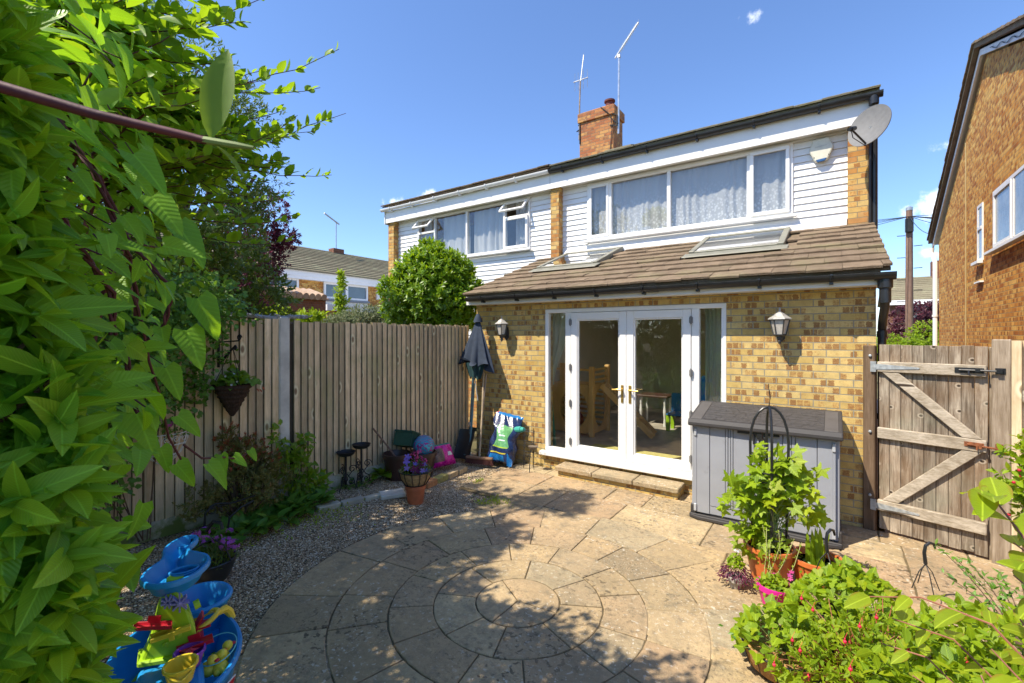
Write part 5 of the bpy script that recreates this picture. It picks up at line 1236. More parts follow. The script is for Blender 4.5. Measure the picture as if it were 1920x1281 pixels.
m = MB(); m.obox((-4.27,5.27,0), Vector((.95,.28,0)).normalized(), Vector((-.28,.95,0)).normalized(), (0,0,1), -.21, .21, -.035, .035, .075, .105); BM.part('head', m, plain('broom_wood', (.25,.14,.08), .7), bevel=.006)
m = MB(); e = Vector((.95,.28,0)).normalized(); f_ = Vector((-.28,.95,0)).normalized()
for k in range(420):
    a = random.uniform(-.205,.205); b = random.uniform(-.03,.03); p = Vector((-4.27,5.27,.077))+e*a+f_*b; q = p+e*(a*.12+random.uniform(-.01,.01))+f_*(b*.5+random.uniform(-.008,.008)); q.z = .002; m.tube([p, q], .003, 3, cap=False)
BM.part('bristles', m, plain('brown_bristle', (.13,.05,.04), .8, .2, var=.3))
mono('garden_cane', 'plain wooden broomstick leaning upright beside the broom', 'stick', MB().tube([(-4.40,5.60,1.30),(-4.40,5.50,.7),(-4.385,5.40,.0)], .015, 8), plain('grey_wood', (.30,.25,.2), .7, .3, var=.25, scale=12), (-4.39,5.4,0))
# --- compost bag
CB = Thing('compost_bag', 'blue and green plastic compost sack slumped against the brick wall', 'sack', (-4.02, 5.5, 0))
mats = [plain('sack_navy', (.015,.03,.10), .25, .6, var=.3, scale=25, bump=.8, bscale=30), plain('sack_blue', (.012,.15,.42), .25, .6, var=.2, scale=25, bump=.8, bscale=30), plain('sack_green', (.12,.34,.14), .25, .6, var=.25, scale=25, bump=.8, bscale=30), plain('sack_white', (.62,.66,.7), .25, .6, var=.1), plain('sack_lime', (.35,.5,.05), .25, .6), plain('sack_yellow', (.7,.6,.05), .3, .6), plain('sack_red', (.5,.03,.05), .3, .6)]
def sackm(u, v, face=1):
    if face == 0: return 0
    if v > .95: return 1 if u > .06 else 6
    if .79 < v + .25*u < .81 and .08 < u < .42 and v > .6: return 3
    if .36 < v < .78 and .30 < u < .80:
        if int(v*50) % 4 == 0 and .42 < u < .68 and .42 < v < .6: return 3
        return 2
    if .33 < v <= .36 and .27 < u < .78: return 4
    if .22 < v < .25 and .2 < u < .8: return 5
    if .06 < v < .2 and .2 < u < .78: return 1
    return 0
def sackf(sgn):
    def f(u, v):
        a = 2*u-1; b = 2*v-1; bul = (max(0, 1-abs(a)**2.6)**.5)*(max(0, 1-abs(b)**4)**.5)*(.75+.25*(1-v))
        bul *= 1-.35*sst(.55, .95, v); neck = 1-.10*math.exp(-((v-.22)/.06)**2)
        x = -4.02 + a*(.235+.02*sin(v*9))*neck + .05*(v-.5) + .015*sin(v*17+a*3); z = .015+.70*v + .03*a*a*(v-.4) - .05*v*(a > 0)*a
        yb = 5.46+.20*v+.015*sin(a*6+v*11)
        return (x, yb - sgn*.13*bul + .012*sin(a*13+v*19)*(1-bul), z)
    return f
m = MB(); m.grid(sackf(1), 36, 44, lambda u, v: sackm(u, v)); m.grid(sackf(-1), 36, 44, lambda u, v: 0); CB.part('sack', m, mats, smooth=True)
m = MB(); m.grid(lambda u, v: (-3.88+.10*u+.03*v, 5.42-.05*v, .17*(1-v)*(1-.6*u)+.01+.01*sin(u*9)), 8, 8); CB.part('loose_corner', m, mats[1], smooth=True)
mono('spray_bottle', 'turquoise plastic bottle with a blue cap poking out behind the compost sack', 'bottle', [None, None][0] or MB().tube([(-3.86,5.58,.50),(-3.72,5.56,.525)], .045, 12).tube([(-3.72,5.56,.525),(-3.665,5.55,.53)], [.035,.03], 12), plain('turquoise_plastic', (.06,.38,.33), .35), (-3.8,5.57,.5))
# --- wire plant stand
WS = Thing('wire_plant_stand', 'spindly rusty wire plant stand left of the doorstep', 'plant stand', (-3.6, 5.5, 0))
m = MB()
for (x, yv) in ((-3.70,5.60),(-3.55,5.62),(-3.62,5.48),(-3.46,5.5)): m.tube([(x,yv,.55),(x+random.uniform(-.01,.01),yv,.25),(x,yv-.01,.0)], .005, 6)
for z in (.2,.36,.52): m.tube([(-3.70,5.60,z),(-3.55,5.62,z),(-3.46,5.5,z),(-3.62,5.48,z)], .004, 5, closed=True)
WS.part('upright', m, M_iron)
def scroll(c, ux, uz, r, turns=1.4, sgn=1, n=22): return [Vector(c)+Vector(ux)*(r*(1-.75*i/n)*cos(sgn*2*pi*turns*i/n))+Vector(uz)*(r*(1-.75*i/n)*sin(sgn*2*pi*turns*i/n)) for i in range(n+1)]
m = MB()
for (x, z) in ((-3.66,.14),(-3.58,.14),(-3.66,.29),(-3.58,.29),(-3.66,.44),(-3.58,.44)): m.tube(scroll((x,5.55,z), (1,0,0), (0,0,1), .035), .004, 5)
WS.part('scroll', m, M_iron)
m = MB(); m.tube([(-3.77,5.45,.32),(-3.74,5.38,.1),(-3.73,5.33,.03),(-3.75,5.31,.01),(-3.76,5.33,.03)], .007, 6); m.tube([(-3.47,5.42,.32),(-3.44,5.34,.0)], .007, 6); WS.part('leg', m, M_iron)
m = MB(); m.lathe([(.0,.30),(.05,.30),(.07,.34)], (-3.45,5.45,0), 12); WS.part('holder', m, plain('dull_pot', (.15,.12,.09), .8))

# --- two black dish stands
def dish_stand(x, yv, h_, lab):
    z0 = zg(x, yv); t = Thing('dish_stand', lab, 'stand', (x, yv, z0), 'black iron dish stands by the fence')
    m = MB(); m.lathe([(.0,h_-.03),(.075,h_-.03),(.098,h_-.012),(.112,h_+.018),(.105,h_+.02),(.088,h_-.006),(.0,h_-.015)], (x,yv,z0), 24); t.part('dish', m, M_iron, smooth='auto')
    m = MB(); m.tube([(x,yv,z0+.01),(x,yv,z0+h_-.03)], .013, 8); m.lathe([(.022,.1),(.028,.12),(.022,.14)], (x,yv,z0), 10); t.part('column', m, M_iron)
    for k in range(3):
        a = 2*pi*k/3+.9; e = Vector((cos(a), sin(a), 0)); c = Vector((x, yv, z0)); m = MB()
        m.tube([c+e*.012+up*(h_*.42), c+e*.05+up*(h_*.30), c+e*.09+up*.13, c+e*.10+up*.06, c+e*.135+up*.005], .006, 6)
        m.tube(scroll(c+e*.075+up*(h_*.55), e, (0,0,1), .05, 1.3), .005, 6); m.tube([c+e*.012+up*(h_*.30), c+e*.06+up*(h_*.45), c+e*.10+up*(h_*.55)], .005, 6)
        m.tube(scroll(c+e*.06+up*.09, e, (0,0,1), .035, 1.2, -1), .005, 6)
        t.part('leg', m, M_iron)
dish_stand(-4.83, 3.40, .44, 'lower and nearer of the two black iron dish stands on the gravel')
dish_stand(-4.80, 3.60, .50, 'taller and farther of the two black iron dish stands on the gravel')
# --- stone edging across the gravel and bricks by the tubs
rr = random.Random(2)
labs = ['mossy edging stone half buried in the gravel, nearest the big leafy plants','mossy edging stone half buried in the gravel, second from the leafy plants','mossy edging stone half buried in the gravel, middle of the row','mossy edging stone half buried in the gravel, last before the flower bowl']
A = Vector((-4.42,2.75,0)); B = Vector((-4.22,3.78,0)); d = (B-A).normalized(); s_ = Vector((-d.y,d.x,0))
for k in range(4):
    a = A.lerp(B, k/4); L_ = (B-A).length/4; m = MB(); z = zg(a.x, a.y); m.obox(a, d, s_, up, .008, L_-.008, -.045, .045, z-.03, z+.035+rr.uniform(0,.012)); mono('edging_stone', labs[k], 'stone', m, M_concm, tuple(a), 'edging stones across the gravel', bevel=.014, seg=2)
mono('paving_offcut', 'flat grey stone slab propped behind the flower bowl', 'stone', MB().obox((-4.20,3.55,.03), Vector((.5,.85,0)).normalized(), Vector((-.85,.5,0)).normalized(), up, -.12, .16, -.10, .10, 0, .05), M_conc, (-4.2,3.55,.03), bevel=.01)
bl = ['loose orange brick in the row beside the flower bowl, nearest the bowl','mossy loose brick second in the row beside the pink bag','pale loose brick third in the row beside the pink bag','pale loose brick at the far end of the row by the pink bag']
for k in range(4):
    a = Vector((-4.13,4.02,0)).lerp(Vector((-4.30,4.92,0)), k/3.6); d = Vector((-.18,.98,0)); s_ = Vector((-.98,-.18,0)); m = MB(); m.obox((a.x,a.y,zg(a.x,a.y)), d, s_, up, .004, .222, -.05, .055, -.01, .068); 
    mono('loose_brick', bl[k], 'brick', m, [plain('loose_brick_orange', (.42,.2,.09), .85, .2, var=.25, scale=25, bump=.5), plain('loose_brick_mossy', (.30,.27,.1), .85, .2, var=.35, scale=18, bump=.5), plain('loose_brick_pale', (.45,.34,.2), .85, .2, var=.2, scale=25, bump=.5), plain('loose_brick_pale', (.45,.34,.2), .85)][k], (a.x,a.y,0), 'loose bricks along the gravel', bevel=.006)
# --- tubs, box, ball, pink bag
TB = Thing('brown_tub', 'dark brown round planter holding a ball and a green box by the fence', 'planter', (-4.62,4.36,0))
m = MB(); z = zg(-4.6,4.4); m.lathe([(.0,.0),(.135,.0),(.18,.28),(.20,.285),(.20,.33),(.185,.335),(.165,.30),(.15,.1)], (-4.56,4.40,z), 28); TB.part('pot', m, M_brownpot, smooth='auto')
m = MB(); m.lathe([(.0,.24),(.165,.24)], (-4.56,4.40,z), 20); TB.part('soil', m, M_soil)
t2 = Thing('brown_tub', 'dark brown round planter behind the flowers with a stick in it', 'planter', (-4.72,4.12,0)); m = MB(); m.lathe([(.0,.0),(.13,.0),(.17,.30),(.19,.305),(.19,.35),(.175,.355),(.155,.32),(.14,.1)], (-4.72,4.10,z), 28); t2.part('pot', m, M_brownpot, smooth='auto'); m = MB(); m.lathe([(.0,.25),(.155,.25)], (-4.72,4.10,z), 20); t2.part('soil', m, M_soil)
mono('garden_stick', 'thin wooden stick leaning out of the brown planter by the fence', 'stick', MB().tube([(-4.70,4.12,.22),(-4.78,3.98,.46),(-4.86,3.82,.70)], .011, 6), M_pole, (-4.7,4.1,.22))
m = MB(); q = Matrix.Rotation(radians(18), 3, 'Z') @ Matrix.Rotation(radians(-22), 3, 'X'); c = Vector((-4.74,4.26,.40)); X, Y, Z = [q @ Vector(v) for v in ((1,0,0),(0,1,0),(0,0,1))]
for (a0,a1,b0,b1,c0,c1) in ((-.13,.13,-.10,-.092,0,.19),(-.13,.13,.092,.10,0,.19),(-.13,-.122,-.092,.092,0,.19),(.122,.13,-.092,.092,0,.19),(-.13,.13,-.10,.10,-.008,0),(-.142,.142,-.112,-.10,.175,.195),(-.142,.142,.10,.112,.175,.195),(-.142,-.13,-.1,.1,.175,.195),(.13,.142,-.1,.1,.175,.195)): m.obox(c, X, Y, Z, a0,a1,b0,b1,c0,c1)
mono('green_planter_box', 'dark green plastic box tipped up in the brown planter', 'box', m, M_dgreen, tuple(c))
def ball_mat():
    t = NT('swirl_ball'); tc = t.n('TexCoord'); w = t.n('TexWave'); w.wave_type = 'RINGS'; w.rings_direction = 'Z'; w.inputs['Scale'].default_value = 7; w.inputs['Distortion'].default_value = 9; w.inputs['Detail'].default_value = 2; w.inputs['Detail Scale'].default_value = 1.2; t.l(tc.outputs['Object'], w.inputs['Vector'])
    c = t.ramp(w.outputs['Fac'], [(0,(.03,.28,.42)),(.35,(.03,.28,.42)),(.4,(.42,.02,.2)),(.62,(.42,.02,.2)),(.66,(.10,.06,.2)),(.85,(.16,.10,.3)),(.9,(.05,.4,.5))]); return t.done(t.bsdf(c, .3, .5))
mono('swirl_ball', 'shiny ball with pink and turquoise swirls sitting on the brown planter', 'ball', MB().sphere((-4.54,4.41,.40), .145, 28, 18), ball_mat(), (-4.54,4.41,.40), smooth=True)
PB = Thing('pink_sack', 'bright pink plastic sack lying beside the brown planter', 'sack', (-4.48,4.80,0))
mats = [plain('sack_pink', (.62,.01,.28), .28, .6, var=.2, scale=20, bump=.6, bscale=30), plain('sack_grain', (.22,.14,.10), .5, .4, var=.5, scale=60), M_white, plain('sack_teal', (.05,.25,.18), .4)]
m = MB(); PB_f = lambda s: (lambda u, v: (-4.49+.17*(2*u-1)*(1-.25*v)+.03*v, 4.78+.25*(v-.5)+.0*s+.10*(2*u-1)*0 - s*0, .02+ (.30*v*(1-.0*u)) + 0))
def pbag(sgn):
    def f(u, v):
        a, b = 2*u-1, 2*v-1; bul = (max(0,1-abs(a)**2.5)**.5)*(max(0,1-abs(b)**3)**.5); e = Vector((.22,.97,0)); n_ = Vector((.9,-.2,.35)).normalized(); p = Vector((-4.54,4.82,.03))+e*(a*.20*(1-.25*v))+Vector((-.10,0,.30))*v+n_*(sgn*.09*bul+.01*sin(a*9+v*7))
        return p
    return f
m.grid(pbag(1), 24, 24, lambda u, v: 3 if v > .9 else (1 if u < .42 and .2 < v < .8 else (2 if .62 < u < .85 and .42 < v < .58 else 0))); m.grid(pbag(-1), 24, 24, lambda u, v: 0); PB.part('sack', m, mats, smooth=True)

# --- hanging basket bowl on a terracotta pot
z = zg(-3.85,3.65)
mono('terracotta_pot', 'terracotta pot carrying the wire flower basket on the gravel', 'pot', MB().lathe([(.0,.0),(.085,.0),(.108,.16),(.116,.165),(.116,.205),(.104,.208),(.095,.17),(.0,.17)], (-3.87,3.63,z), 30), M_terra, (-3.87,3.63,z), smooth='auto')
FB = Thing('flower_basket', 'coco lined wire basket of pink and violet flowers on the terracotta pot', 'flower basket', (-3.88,3.64,z+.17))
bc = Vector((-3.88,3.64,z+.17)); m = MB(); m.lathe([(.0,.0),(.06,.005),(.12,.05),(.165,.12),(.185,.195),(.17,.195),(.14,.16)], bc, 30); FB.part('liner', m, plain('plank_liner', (.38,.25,.12), .85, .2, var=.35, scale=30, bump=.6), smooth='auto')
m = MB(); m.tube([bc+Vector((.188*cos(2*pi*k/30), .188*sin(2*pi*k/30), .195)) for k in range(30)], .008, 6, closed=True)
for k in range(13):
    a = 2*pi*k/13; m.tube([bc+Vector((r*cos(a), r*sin(a), zz)) for r, zz in ((.07,.0),(.126,.045),(.171,.117),(.19,.195))], .0045, 5)
m.tube([bc+Vector((.128*cos(2*pi*k/30), .128*sin(2*pi*k/30), .045)) for k in range(30)], .004, 5, closed=True); FB.part('wire_frame', m, M_iron)
m = MB(); m.lathe([(.0,.17),(.16,.17)], bc, 20); FB.part('soil', m, M_soil)
# --- black bowl of pink flowers
z = zg(-3.85,1.55); BB = Thing('flower_bowl', 'black hanging bowl of mauve flowers standing on the gravel behind the water table', 'flower bowl', (-3.83,1.52,z)); bw = Vector((-3.83,1.52,z))
m = MB(); m.lathe([(.0,.0),(.07,.002),(.13,.06),(.165,.15),(.178,.20),(.168,.205),(.15,.16),(.0,.16)], bw, 30); BB.part('bowl', m, M_black, smooth='auto')
m = MB()
for k in range(3):
    a = 2*pi*k/3+.5; m.tube([bw+Vector((.175*cos(a),.175*sin(a),.2)), bw+Vector((.12*cos(a),.12*sin(a),.31)), bw+Vector((.02*cos(a)+.05,.02*sin(a),.36))], .006, 6)
m.tube([bw+Vector((-.10,.02,.38)),bw+Vector((-.04,.04,.46)),bw+Vector((.05,.06,.46)),bw+Vector((.07,.06,.42))], .012, 8); BB.part('hanger', m, M_iron)
# --- bracket + cone basket on the fence
CBk = Thing('cone_basket', 'dark wicker cone basket of strawberry leaves hanging on the fence', 'hanging basket', (-4.90,2.13,1.1))
cb = Vector((-4.86,2.13,1.10)); m = MB()
m.grid(lambda u, v: cb+Vector(((.012+.145*v**.85)*(1+.05*sin(v*44)+.05*sin(u*40))*cos(2*pi*u), (.012+.165*v**.85)*(1+.05*sin(v*44)+.05*sin(u*40+1))*sin(2*pi*u), .315*v)), 40, 30); CBk.part('basket', m, M_wicker, smooth=True)
m = MB(); m.lathe([(.0,.28),(.14,.28)], cb, 16); CBk.part('soil', m, M_soil)
m = MB()
for k in range(3): a = 2*pi*k/3; m.tube([cb+Vector((.15*cos(a),.16*sin(a),.31)), Vector((-4.86,2.135,1.78))], .003, 4)
CBk.part('chain', m, M_iron)
BK = Thing('wall_bracket', 'black scrolled iron bracket on the fence above the cone basket', 'bracket', (-4.99,2.1,1.8))
m = MB(); m.tube([(-4.985,2.06,1.83),(-4.86,2.14,1.84),(-4.80,2.17,1.845)], .007, 6); m.tube([(-4.985,2.08,1.62),(-4.90,2.11,1.72),(-4.83,2.15,1.80)], [.012,.012,.010], 6); m.tube(scroll((-4.80,2.17,1.875), (.6,.4,0), (0,0,1), .03), .008, 6); m.tube(scroll((-4.84,2.15,1.77), (.6,.4,0), (0,0,1), .02), .008, 6); BK.part('arm', m, M_iron)
BK.part('plate', MB().tube([(-4.985,2.06,1.58),(-4.985,2.06,1.86)], .012, 6), M_iron)
# --- white wire basket
WB = Thing('wire_basket', 'white wire half basket with pink flowers hanging low on the fence', 'hanging basket', (-4.99,1.62,.75))
wc = Vector((-4.98,1.60,.80)); m = MB()
for rr_, zz in ((.19,.22),(.17,.12),(.13,.03),(.06,-.05)): m.tube([wc+Vector((rr_*1.0*sin(pi*k/16), rr_*cos(pi*k/16)*1.0, zz)) for k in range(17)], .005, 5)
for k in range(9):
    a = pi*k/8; m.tube([wc+Vector((r*sin(a), r*cos(a), zz)) for r, zz in ((.19,.22),(.17,.12),(.13,.03),(.06,-.05))], .004, 5)
for k in range(8): m.tube(scroll(wc+Vector((.185*sin(pi*(k+.5)/8), .185*cos(pi*(k+.5)/8), .17)), (cos(pi*(k+.5)/8)*1., -sin(pi*(k+.5)/8), 0), (0,0,1), .03), .003, 4)
WB.part('wire_frame', m, M_white)
# --- garden edging hoops
IH = Thing('iron_hoop', 'black iron scroll hoops half hidden under the red tipped bush', 'plant support', (-4.6,1.95,0))
m = MB(); z = .06
m.tube([(-4.62,1.78,z),(-4.62,1.80,.30),(-4.62,1.88,.36),(-4.6,1.98,.34)], .009, 6); m.tube([(-4.5,1.92,z),(-4.5,1.95,.24),(-4.5,2.04,.30),(-4.5,2.16,.33)], .009, 6); m.tube(scroll((-4.62,1.86,.31), (0,1,0), (0,0,1), .05), .007, 6); m.tube([(-4.62,1.9,.33),(-4.6,2.05,.33),(-4.55,2.2,.36)], .008, 6); IH.part('hoop', m, M_iron)

# ================================================================== WATER TABLE TOY
WO = Vector((-2.2,.78,0)); e1 = Vector((.32,.947,0)); e2 = Vector((-.947,.32,0))
def W(u, v, z): return WO + e1*u + e2*v + Vector((0,0,z))
WT = Thing('water_table', 'blue plastic water play table with a green tower and a wavy top tray', 'water table', tuple(WO))
def tray(path, zr, depth, th=.016, lip=.012, floor=True, nn=1):
    """open tray from a closed outline (u,v) list"""
    m = MB(); n = len(path); cu = sum(p[0] for p in path)/n; cv = sum(p[1] for p in path)/n
    def off(d):
        out = []
        for i in range(n):
            p0, p1 = path[i-1], path[(i+1) % n]; tx, ty = p1[0]-p0[0], p1[1]-p0[1]; L_ = math.hypot(tx, ty) or 1; out.append((path[i][0]-ty/L_*d, path[i][1]+tx/L_*d))
        return out
    area = sum(path[i-1][0]*path[i][1]-path[i][0]*path[i-1][1] for i in range(n)); sg = 1 if area > 0 else -1
    rings_ = [(off(sg*.03), -depth), (off(sg*.004), -depth*.25), (off(-sg*lip), -.014), (off(-sg*lip*1.1), -.004), (off(-sg*lip*.5), .006), (off(sg*.004), .006), (off(sg*(.004+th*.6)), -.006), (off(sg*(.03+th)), -depth+.014)]
    V = []
    for pts, dz in rings_:
        zf_ = zr if not callable(zr) else None
        for p in pts: V.append(W(p[0], p[1], (zr if zf_ is not None else zr(p[0], p[1]))+dz))
    F = []
    for r in range(len(rings_)-1):
        for i in range(n): j = (i+1) % n; F.append((r*n+i, r*n+j, (r+1)*n+j, (r+1)*n+i))
    F.append(tuple(range(n))); F.append(tuple((len(rings_)-1)*n+i for i in range(n)))
    m.add(V, F); return m
def ell(cu, cv, ru, rv, n=48, rot=0): return [(cu+ru*cos(2*pi*i/n)*cos(rot)-rv*sin(2*pi*i/n)*sin(rot), cv+ru*cos(2*pi*i/n)*sin(rot)+rv*sin(2*pi*i/n)*cos(rot)) for i in range(n)]
WT.part('basin', tray(ell(-.03, .03, .225, .345), .575, .16), M_blue, smooth='auto')
WT.part('upper_basin', tray(ell(.065, .30, .12, .13), .655, .13), M_blue, smooth='auto')
m = MB(); m.lathe([(.11,.40),(.12,.53)], W(.065,.30,0), 24); WT.part('basin_support', m, M_blue)
m = MB(); P = [(-.15,-.02),(.06,-.10),(.06,-.30),(-.15,-.26)]
m.prism([W(u,v,.43) for u, v in P], (0,0,.165)); WT.part('centre_block', m, M_blue, bevel=.02, seg=3)
# green tower (tapered wall with a rim)
m = MB(); A0 = W(-.145,-.0,.60); A1_ = W(.055,-.075,.60); th = (e2*-1).normalized(); du_ = (A1_-A0)
pr = [(0,0),(1,0),(.93,.12),(.90,.35),(.80,.62),(.68,.80),(.60,.92),(.42,.92),(.30,.75),(.22,.5),(.14,.25),(.05,.1)]
m.prism([A0+du_*a+Vector((0,0,.285*b)) for a, b in pr], th*-.07); tw = WT.part('tower', m, M_lime, bevel=.012, seg=2)
m = MB(); m.prism([A0+du_*a+Vector((0,0,b))-th*-.015 for a, b in ((-.04,-.012),(1.04,-.012),(1.04,.012),(-.04,.012))], th*-.11); WT.part('tower_foot', m, M_lime, parent=tw, bevel=.006)
for (a, z) in ((.42,.06),(.62,.09),(.72,.20),(.5,.14)): WT.part('tower_stud', MB().lathe([(.014,0),(.012,.006),(.0,.009)], A0+du_*a+Vector((0,0,z))+th*.0005, 12, th), M_lime, parent=tw)
m = MB(); m.tube([A1_+du_*-.12+Vector((0,0,.19))+th*-.02, A1_+du_*-.02+Vector((0,0,.195))+th*-.03], .018, 10); WT.part('tower_knob', m, M_lime, parent=tw)
def tip(a, z, ln, ang, mat, name, shape='u'):
    c = A0+du_*a+Vector((0,0,z))+th*.028; dx = (du_.normalized()*cos(ang)+Vector((0,0,1))*sin(ang)); uz = (Vector((0,0,1))*cos(ang)-du_.normalized()*sin(ang)); m = MB()
    if shape == 'u':
        V = []; n = 10
        for s in (-ln/2, ln/2):
            for k in range(n+1): q = pi*k/n; V.append(c+dx*s-th*-(cos(q)*.022)-uz*(sin(q)*.024))
            for k in range(n, -1, -1): q = pi*k/n; V.append(c+dx*s-th*-(cos(q)*.018)-uz*(sin(q)*.020))
        k2 = 2*(n+1); m.add(V, [(i, (i+1) % k2, k2+(i+1) % k2, k2+i) for i in range(k2)] + [tuple(range(k2)), tuple(range(2*k2-1, k2-1, -1))])
        m.obox(c, dx, th, uz, -.02, .025, -.024, -.018, -.005, .022)
    else:
        m.obox(c, dx, th, uz, -ln/2, ln/2, -.02, .02, -.004, .004); m.obox(c, dx, th, uz, -ln/2, ln/2, .016, .02, .004, .014); m.obox(c, dx, th, uz, -.01, .01, -.03, .02, -.02, .012); m.obox(c, dx, th, uz, -ln/2, -.01, -.02, -.016, .004, .016)
    WT.part(name, m, mat, parent=tw, bevel=.002)
tip(.22,.165,.13,-.12, M_red, 'spinner_trough'); tip(.50,.115,.14,.22, M_yellow, 'yellow_paddle', 'p'); tip(.88,.065,.13,.24, M_red, 'spinner_trough')
m = MB(); c = A0+du_*.64+Vector((0,0,.235))+th*.03
for k in range(8): a = 2*pi*k/8; m.obox(c, du_.normalized()*cos(a)+up*sin(a), th, up*cos(a)-du_.normalized()*sin(a), .004, .034, -.014, .014, -.003, .003)
m.lathe([(.008,-.016),(.008,.018),(.0,.02)], c, 10, th); c2 = A0+du_*.45+Vector((0,0,.24))+th*.02
for k in range(8): a = 2*pi*k/8+.3; m.obox(c2, du_.normalized()*cos(a)+up*sin(a), th, up*cos(a)-du_.normalized()*sin(a), .004, .025, -.012, .012, -.003, .003)
WT.part('flower_spinner', m, plain('lilac_plastic', (.28,.24,.55), .4), parent=tw)
# wavy tray on top
S_ = [(-.135,.06),(-.135,.01),(-.10,-.035),(-.04,-.055),(.02,-.04),(.06,0.),(.085,.05),(.08,.10),(.045,.145),(.02,.175),(.02,.215),(.045,.26),(.05,.295),(.035,.315),(.0,.318),(-.03,.30),(-.055,.27),(-.07,.23),(-.07,.18),(-.08,.14),(-.11,.105)]
def cr(P, k=4):
    out = []; n = len(P)
    for i in range(n):
        p0, p1, p2, p3 = P[i-1], P[i], P[(i+1) % n], P[(i+2) % n]
        for j in range(k):
            t = j/k; out.append(tuple(.5*((2*p1[q])+(-p0[q]+p2[q])*t+(2*p0[q]-5*p1[q]+4*p2[q]-p3[q])*t*t+(-p0[q]+3*p1[q]-3*p2[q]+p3[q])*t**3) for q in (0, 1)))
    return out
tt = WT.part('top_tray', tray(cr(S_), lambda u, v: .925+.10*(v-.1), .065, .012, .008), M_blue, smooth='auto')
m = MB(); c = W(.0,.06,.872); m.tube([c+e1*(.05*cos(2*pi*k/24))+e2*(.03*sin(2*pi*k/24))+up*.03 for k in range(24)], .006, 6, closed=True); m.lathe([(.047,.0),(.050,.03),(.042,.03),(.04,.006),(.0,.006)], c, 24, None, 1, 1); WT.part('tray_island', m, M_blue, parent=tt, smooth='auto'); WT.part('tray_peg', MB().lathe([(.0,.0),(.018,.0),(.018,.05),(.0,.052)], W(.0,.27,.875), 16), M_blue, parent=tt, smooth='auto')
m = MB(); m.lathe([(.035,.845),(.03,.90)], W(-.03,.02,0), 16); WT.part('tray_neck', m, M_lime, parent=tt)
# yellow wheel seat with red paddle wheel
m = MB(); m.tube([W(.05+.075*cos(a), .13+.05*sin(a), .62+.03*cos(a)) for a in [2*pi*k/24 for k in range(24)]], .011, 8, closed=True); m.tube([W(.12,.13,.64),W(.155,.17,.63),W(.175,.19,.60),W(.19,.18,.57)], [.012,.018,.018,.012], 8); WT.part('yellow_ring', m, M_yellow, smooth='auto')
m = MB(); c = W(.04,.10,.625)
for k in range(6): a = 2*pi*k/6; m.obox(c, e1*cos(a)+up*sin(a), e2, up*cos(a)-e1*sin(a), .0, .055, -.03, .03, -.004, .004)
WT.part('paddle_wheel', m, M_red)
m = MB()
for (u, v) in ((.13,-.18),(-.17,-.16),(.12,.22),(-.17,.22)): m.lathe([(.05,.0),(.035,.43)], W(u,v,0), 16)
WT.part('leg', m, M_lime)
# badge: red lozenge with white edge and lettering
fn = (e1*.72-e2*.69).normalized(); bu = fn.cross(up).normalized()*-1; bcn = W(-.03+.225*.72+.0, .03-.345*.69*.62, .49)
bcn = W(.118, -.225, .50); 
def face_pts(P, off): return [bcn+bu*a+up*b+fn*off for a, b in P]
lz = [(-.055,-.028),(.03,-.02),(.055,.03),(-.03,.022)]
m = MB(); m.prism(face_pts([(a*1.12,b*1.16) for a, b in lz], .004), fn*.003); bd = WT.part('badge', m, M_white)
m = MB(); m.prism(face_pts(lz, .0075), fn*.002); WT.part('badge_face', m, M_red, parent=bd)
def text_mb(s, size, org, ux, uz, nrm, th_=.001):
    cu = bpy.data.curves.new('lettering', 'FONT'); cu.body = s; cu.size = size; cu.align_x = 'CENTER'; cu.align_y = 'CENTER'; cu.extrude = th_/2
    o = bpy.data.objects.new('lettering', cu); COL.objects.link(o); dg = bpy.context.evaluated_depsgraph_get(); me = o.evaluated_get(dg).to_mesh()
    m = MB(); m.add([Vector(org)+Vector(ux)*v.co.x+Vector(uz)*v.co.y+Vector(nrm)*v.co.z for v in me.vertices], [tuple(p.vertices) for p in me.polygons]); o.evaluated_get(dg).to_mesh_clear(); bpy.data.objects.remove(o); bpy.data.curves.remove(cu); return m
WT.part('badge_lettering', text_mb('step2', .034, bcn+fn*.0105, (bu+up*.28).normalized(), up, fn), M_white, parent=bd)
# loose toys in the basin
def bucket(c, r, h_, mat, lab, name='toy_bucket'):
    t = Thing(name, lab, 'bucket', tuple(c)); m = MB(); m.lathe([(.0,.0),(r*.75,.0),(r,h_),(r*1.1,h_),(r*1.1,h_+.008),(r*.93,h_+.008),(r*.7,.01),(.0,.01)], c, 24); t.part('tub', m, mat, smooth='auto')
    m = MB(); m.tube([Vector(c)+e1*(r*cos(a))+up*(h_-.005+.02*abs(cos(a))-r*1.0*sin(a)*.35)-e2*(r*1.12*sin(a)) for a in [pi*k/14 for k in range(15)]], .004, 6); t.part('handle', m, mat)
bucket(W(-.015,-.22,.61), .052, .055, M_yellow, 'small yellow toy bucket at the front of the water table')
bucket(W(.015,-.125,.60), .05, .05, M_purple, 'small purple toy bucket behind the yellow one in the water table')
mono('toy_starfish', 'red starfish shaped toy lying in the purple bucket', 'toy', MB().add([W(.015,-.125,.665)]+[W(.015+(.036 if k % 2 == 0 else .015)*cos(2*pi*k/10), -.125+(.036 if k % 2 == 0 else .015)*sin(2*pi*k/10), .655) for k in range(10)], [(0, k+1, (k+1) % 10+1) for k in range(10)]), M_red, tuple(W(.015,-.125,.655)))
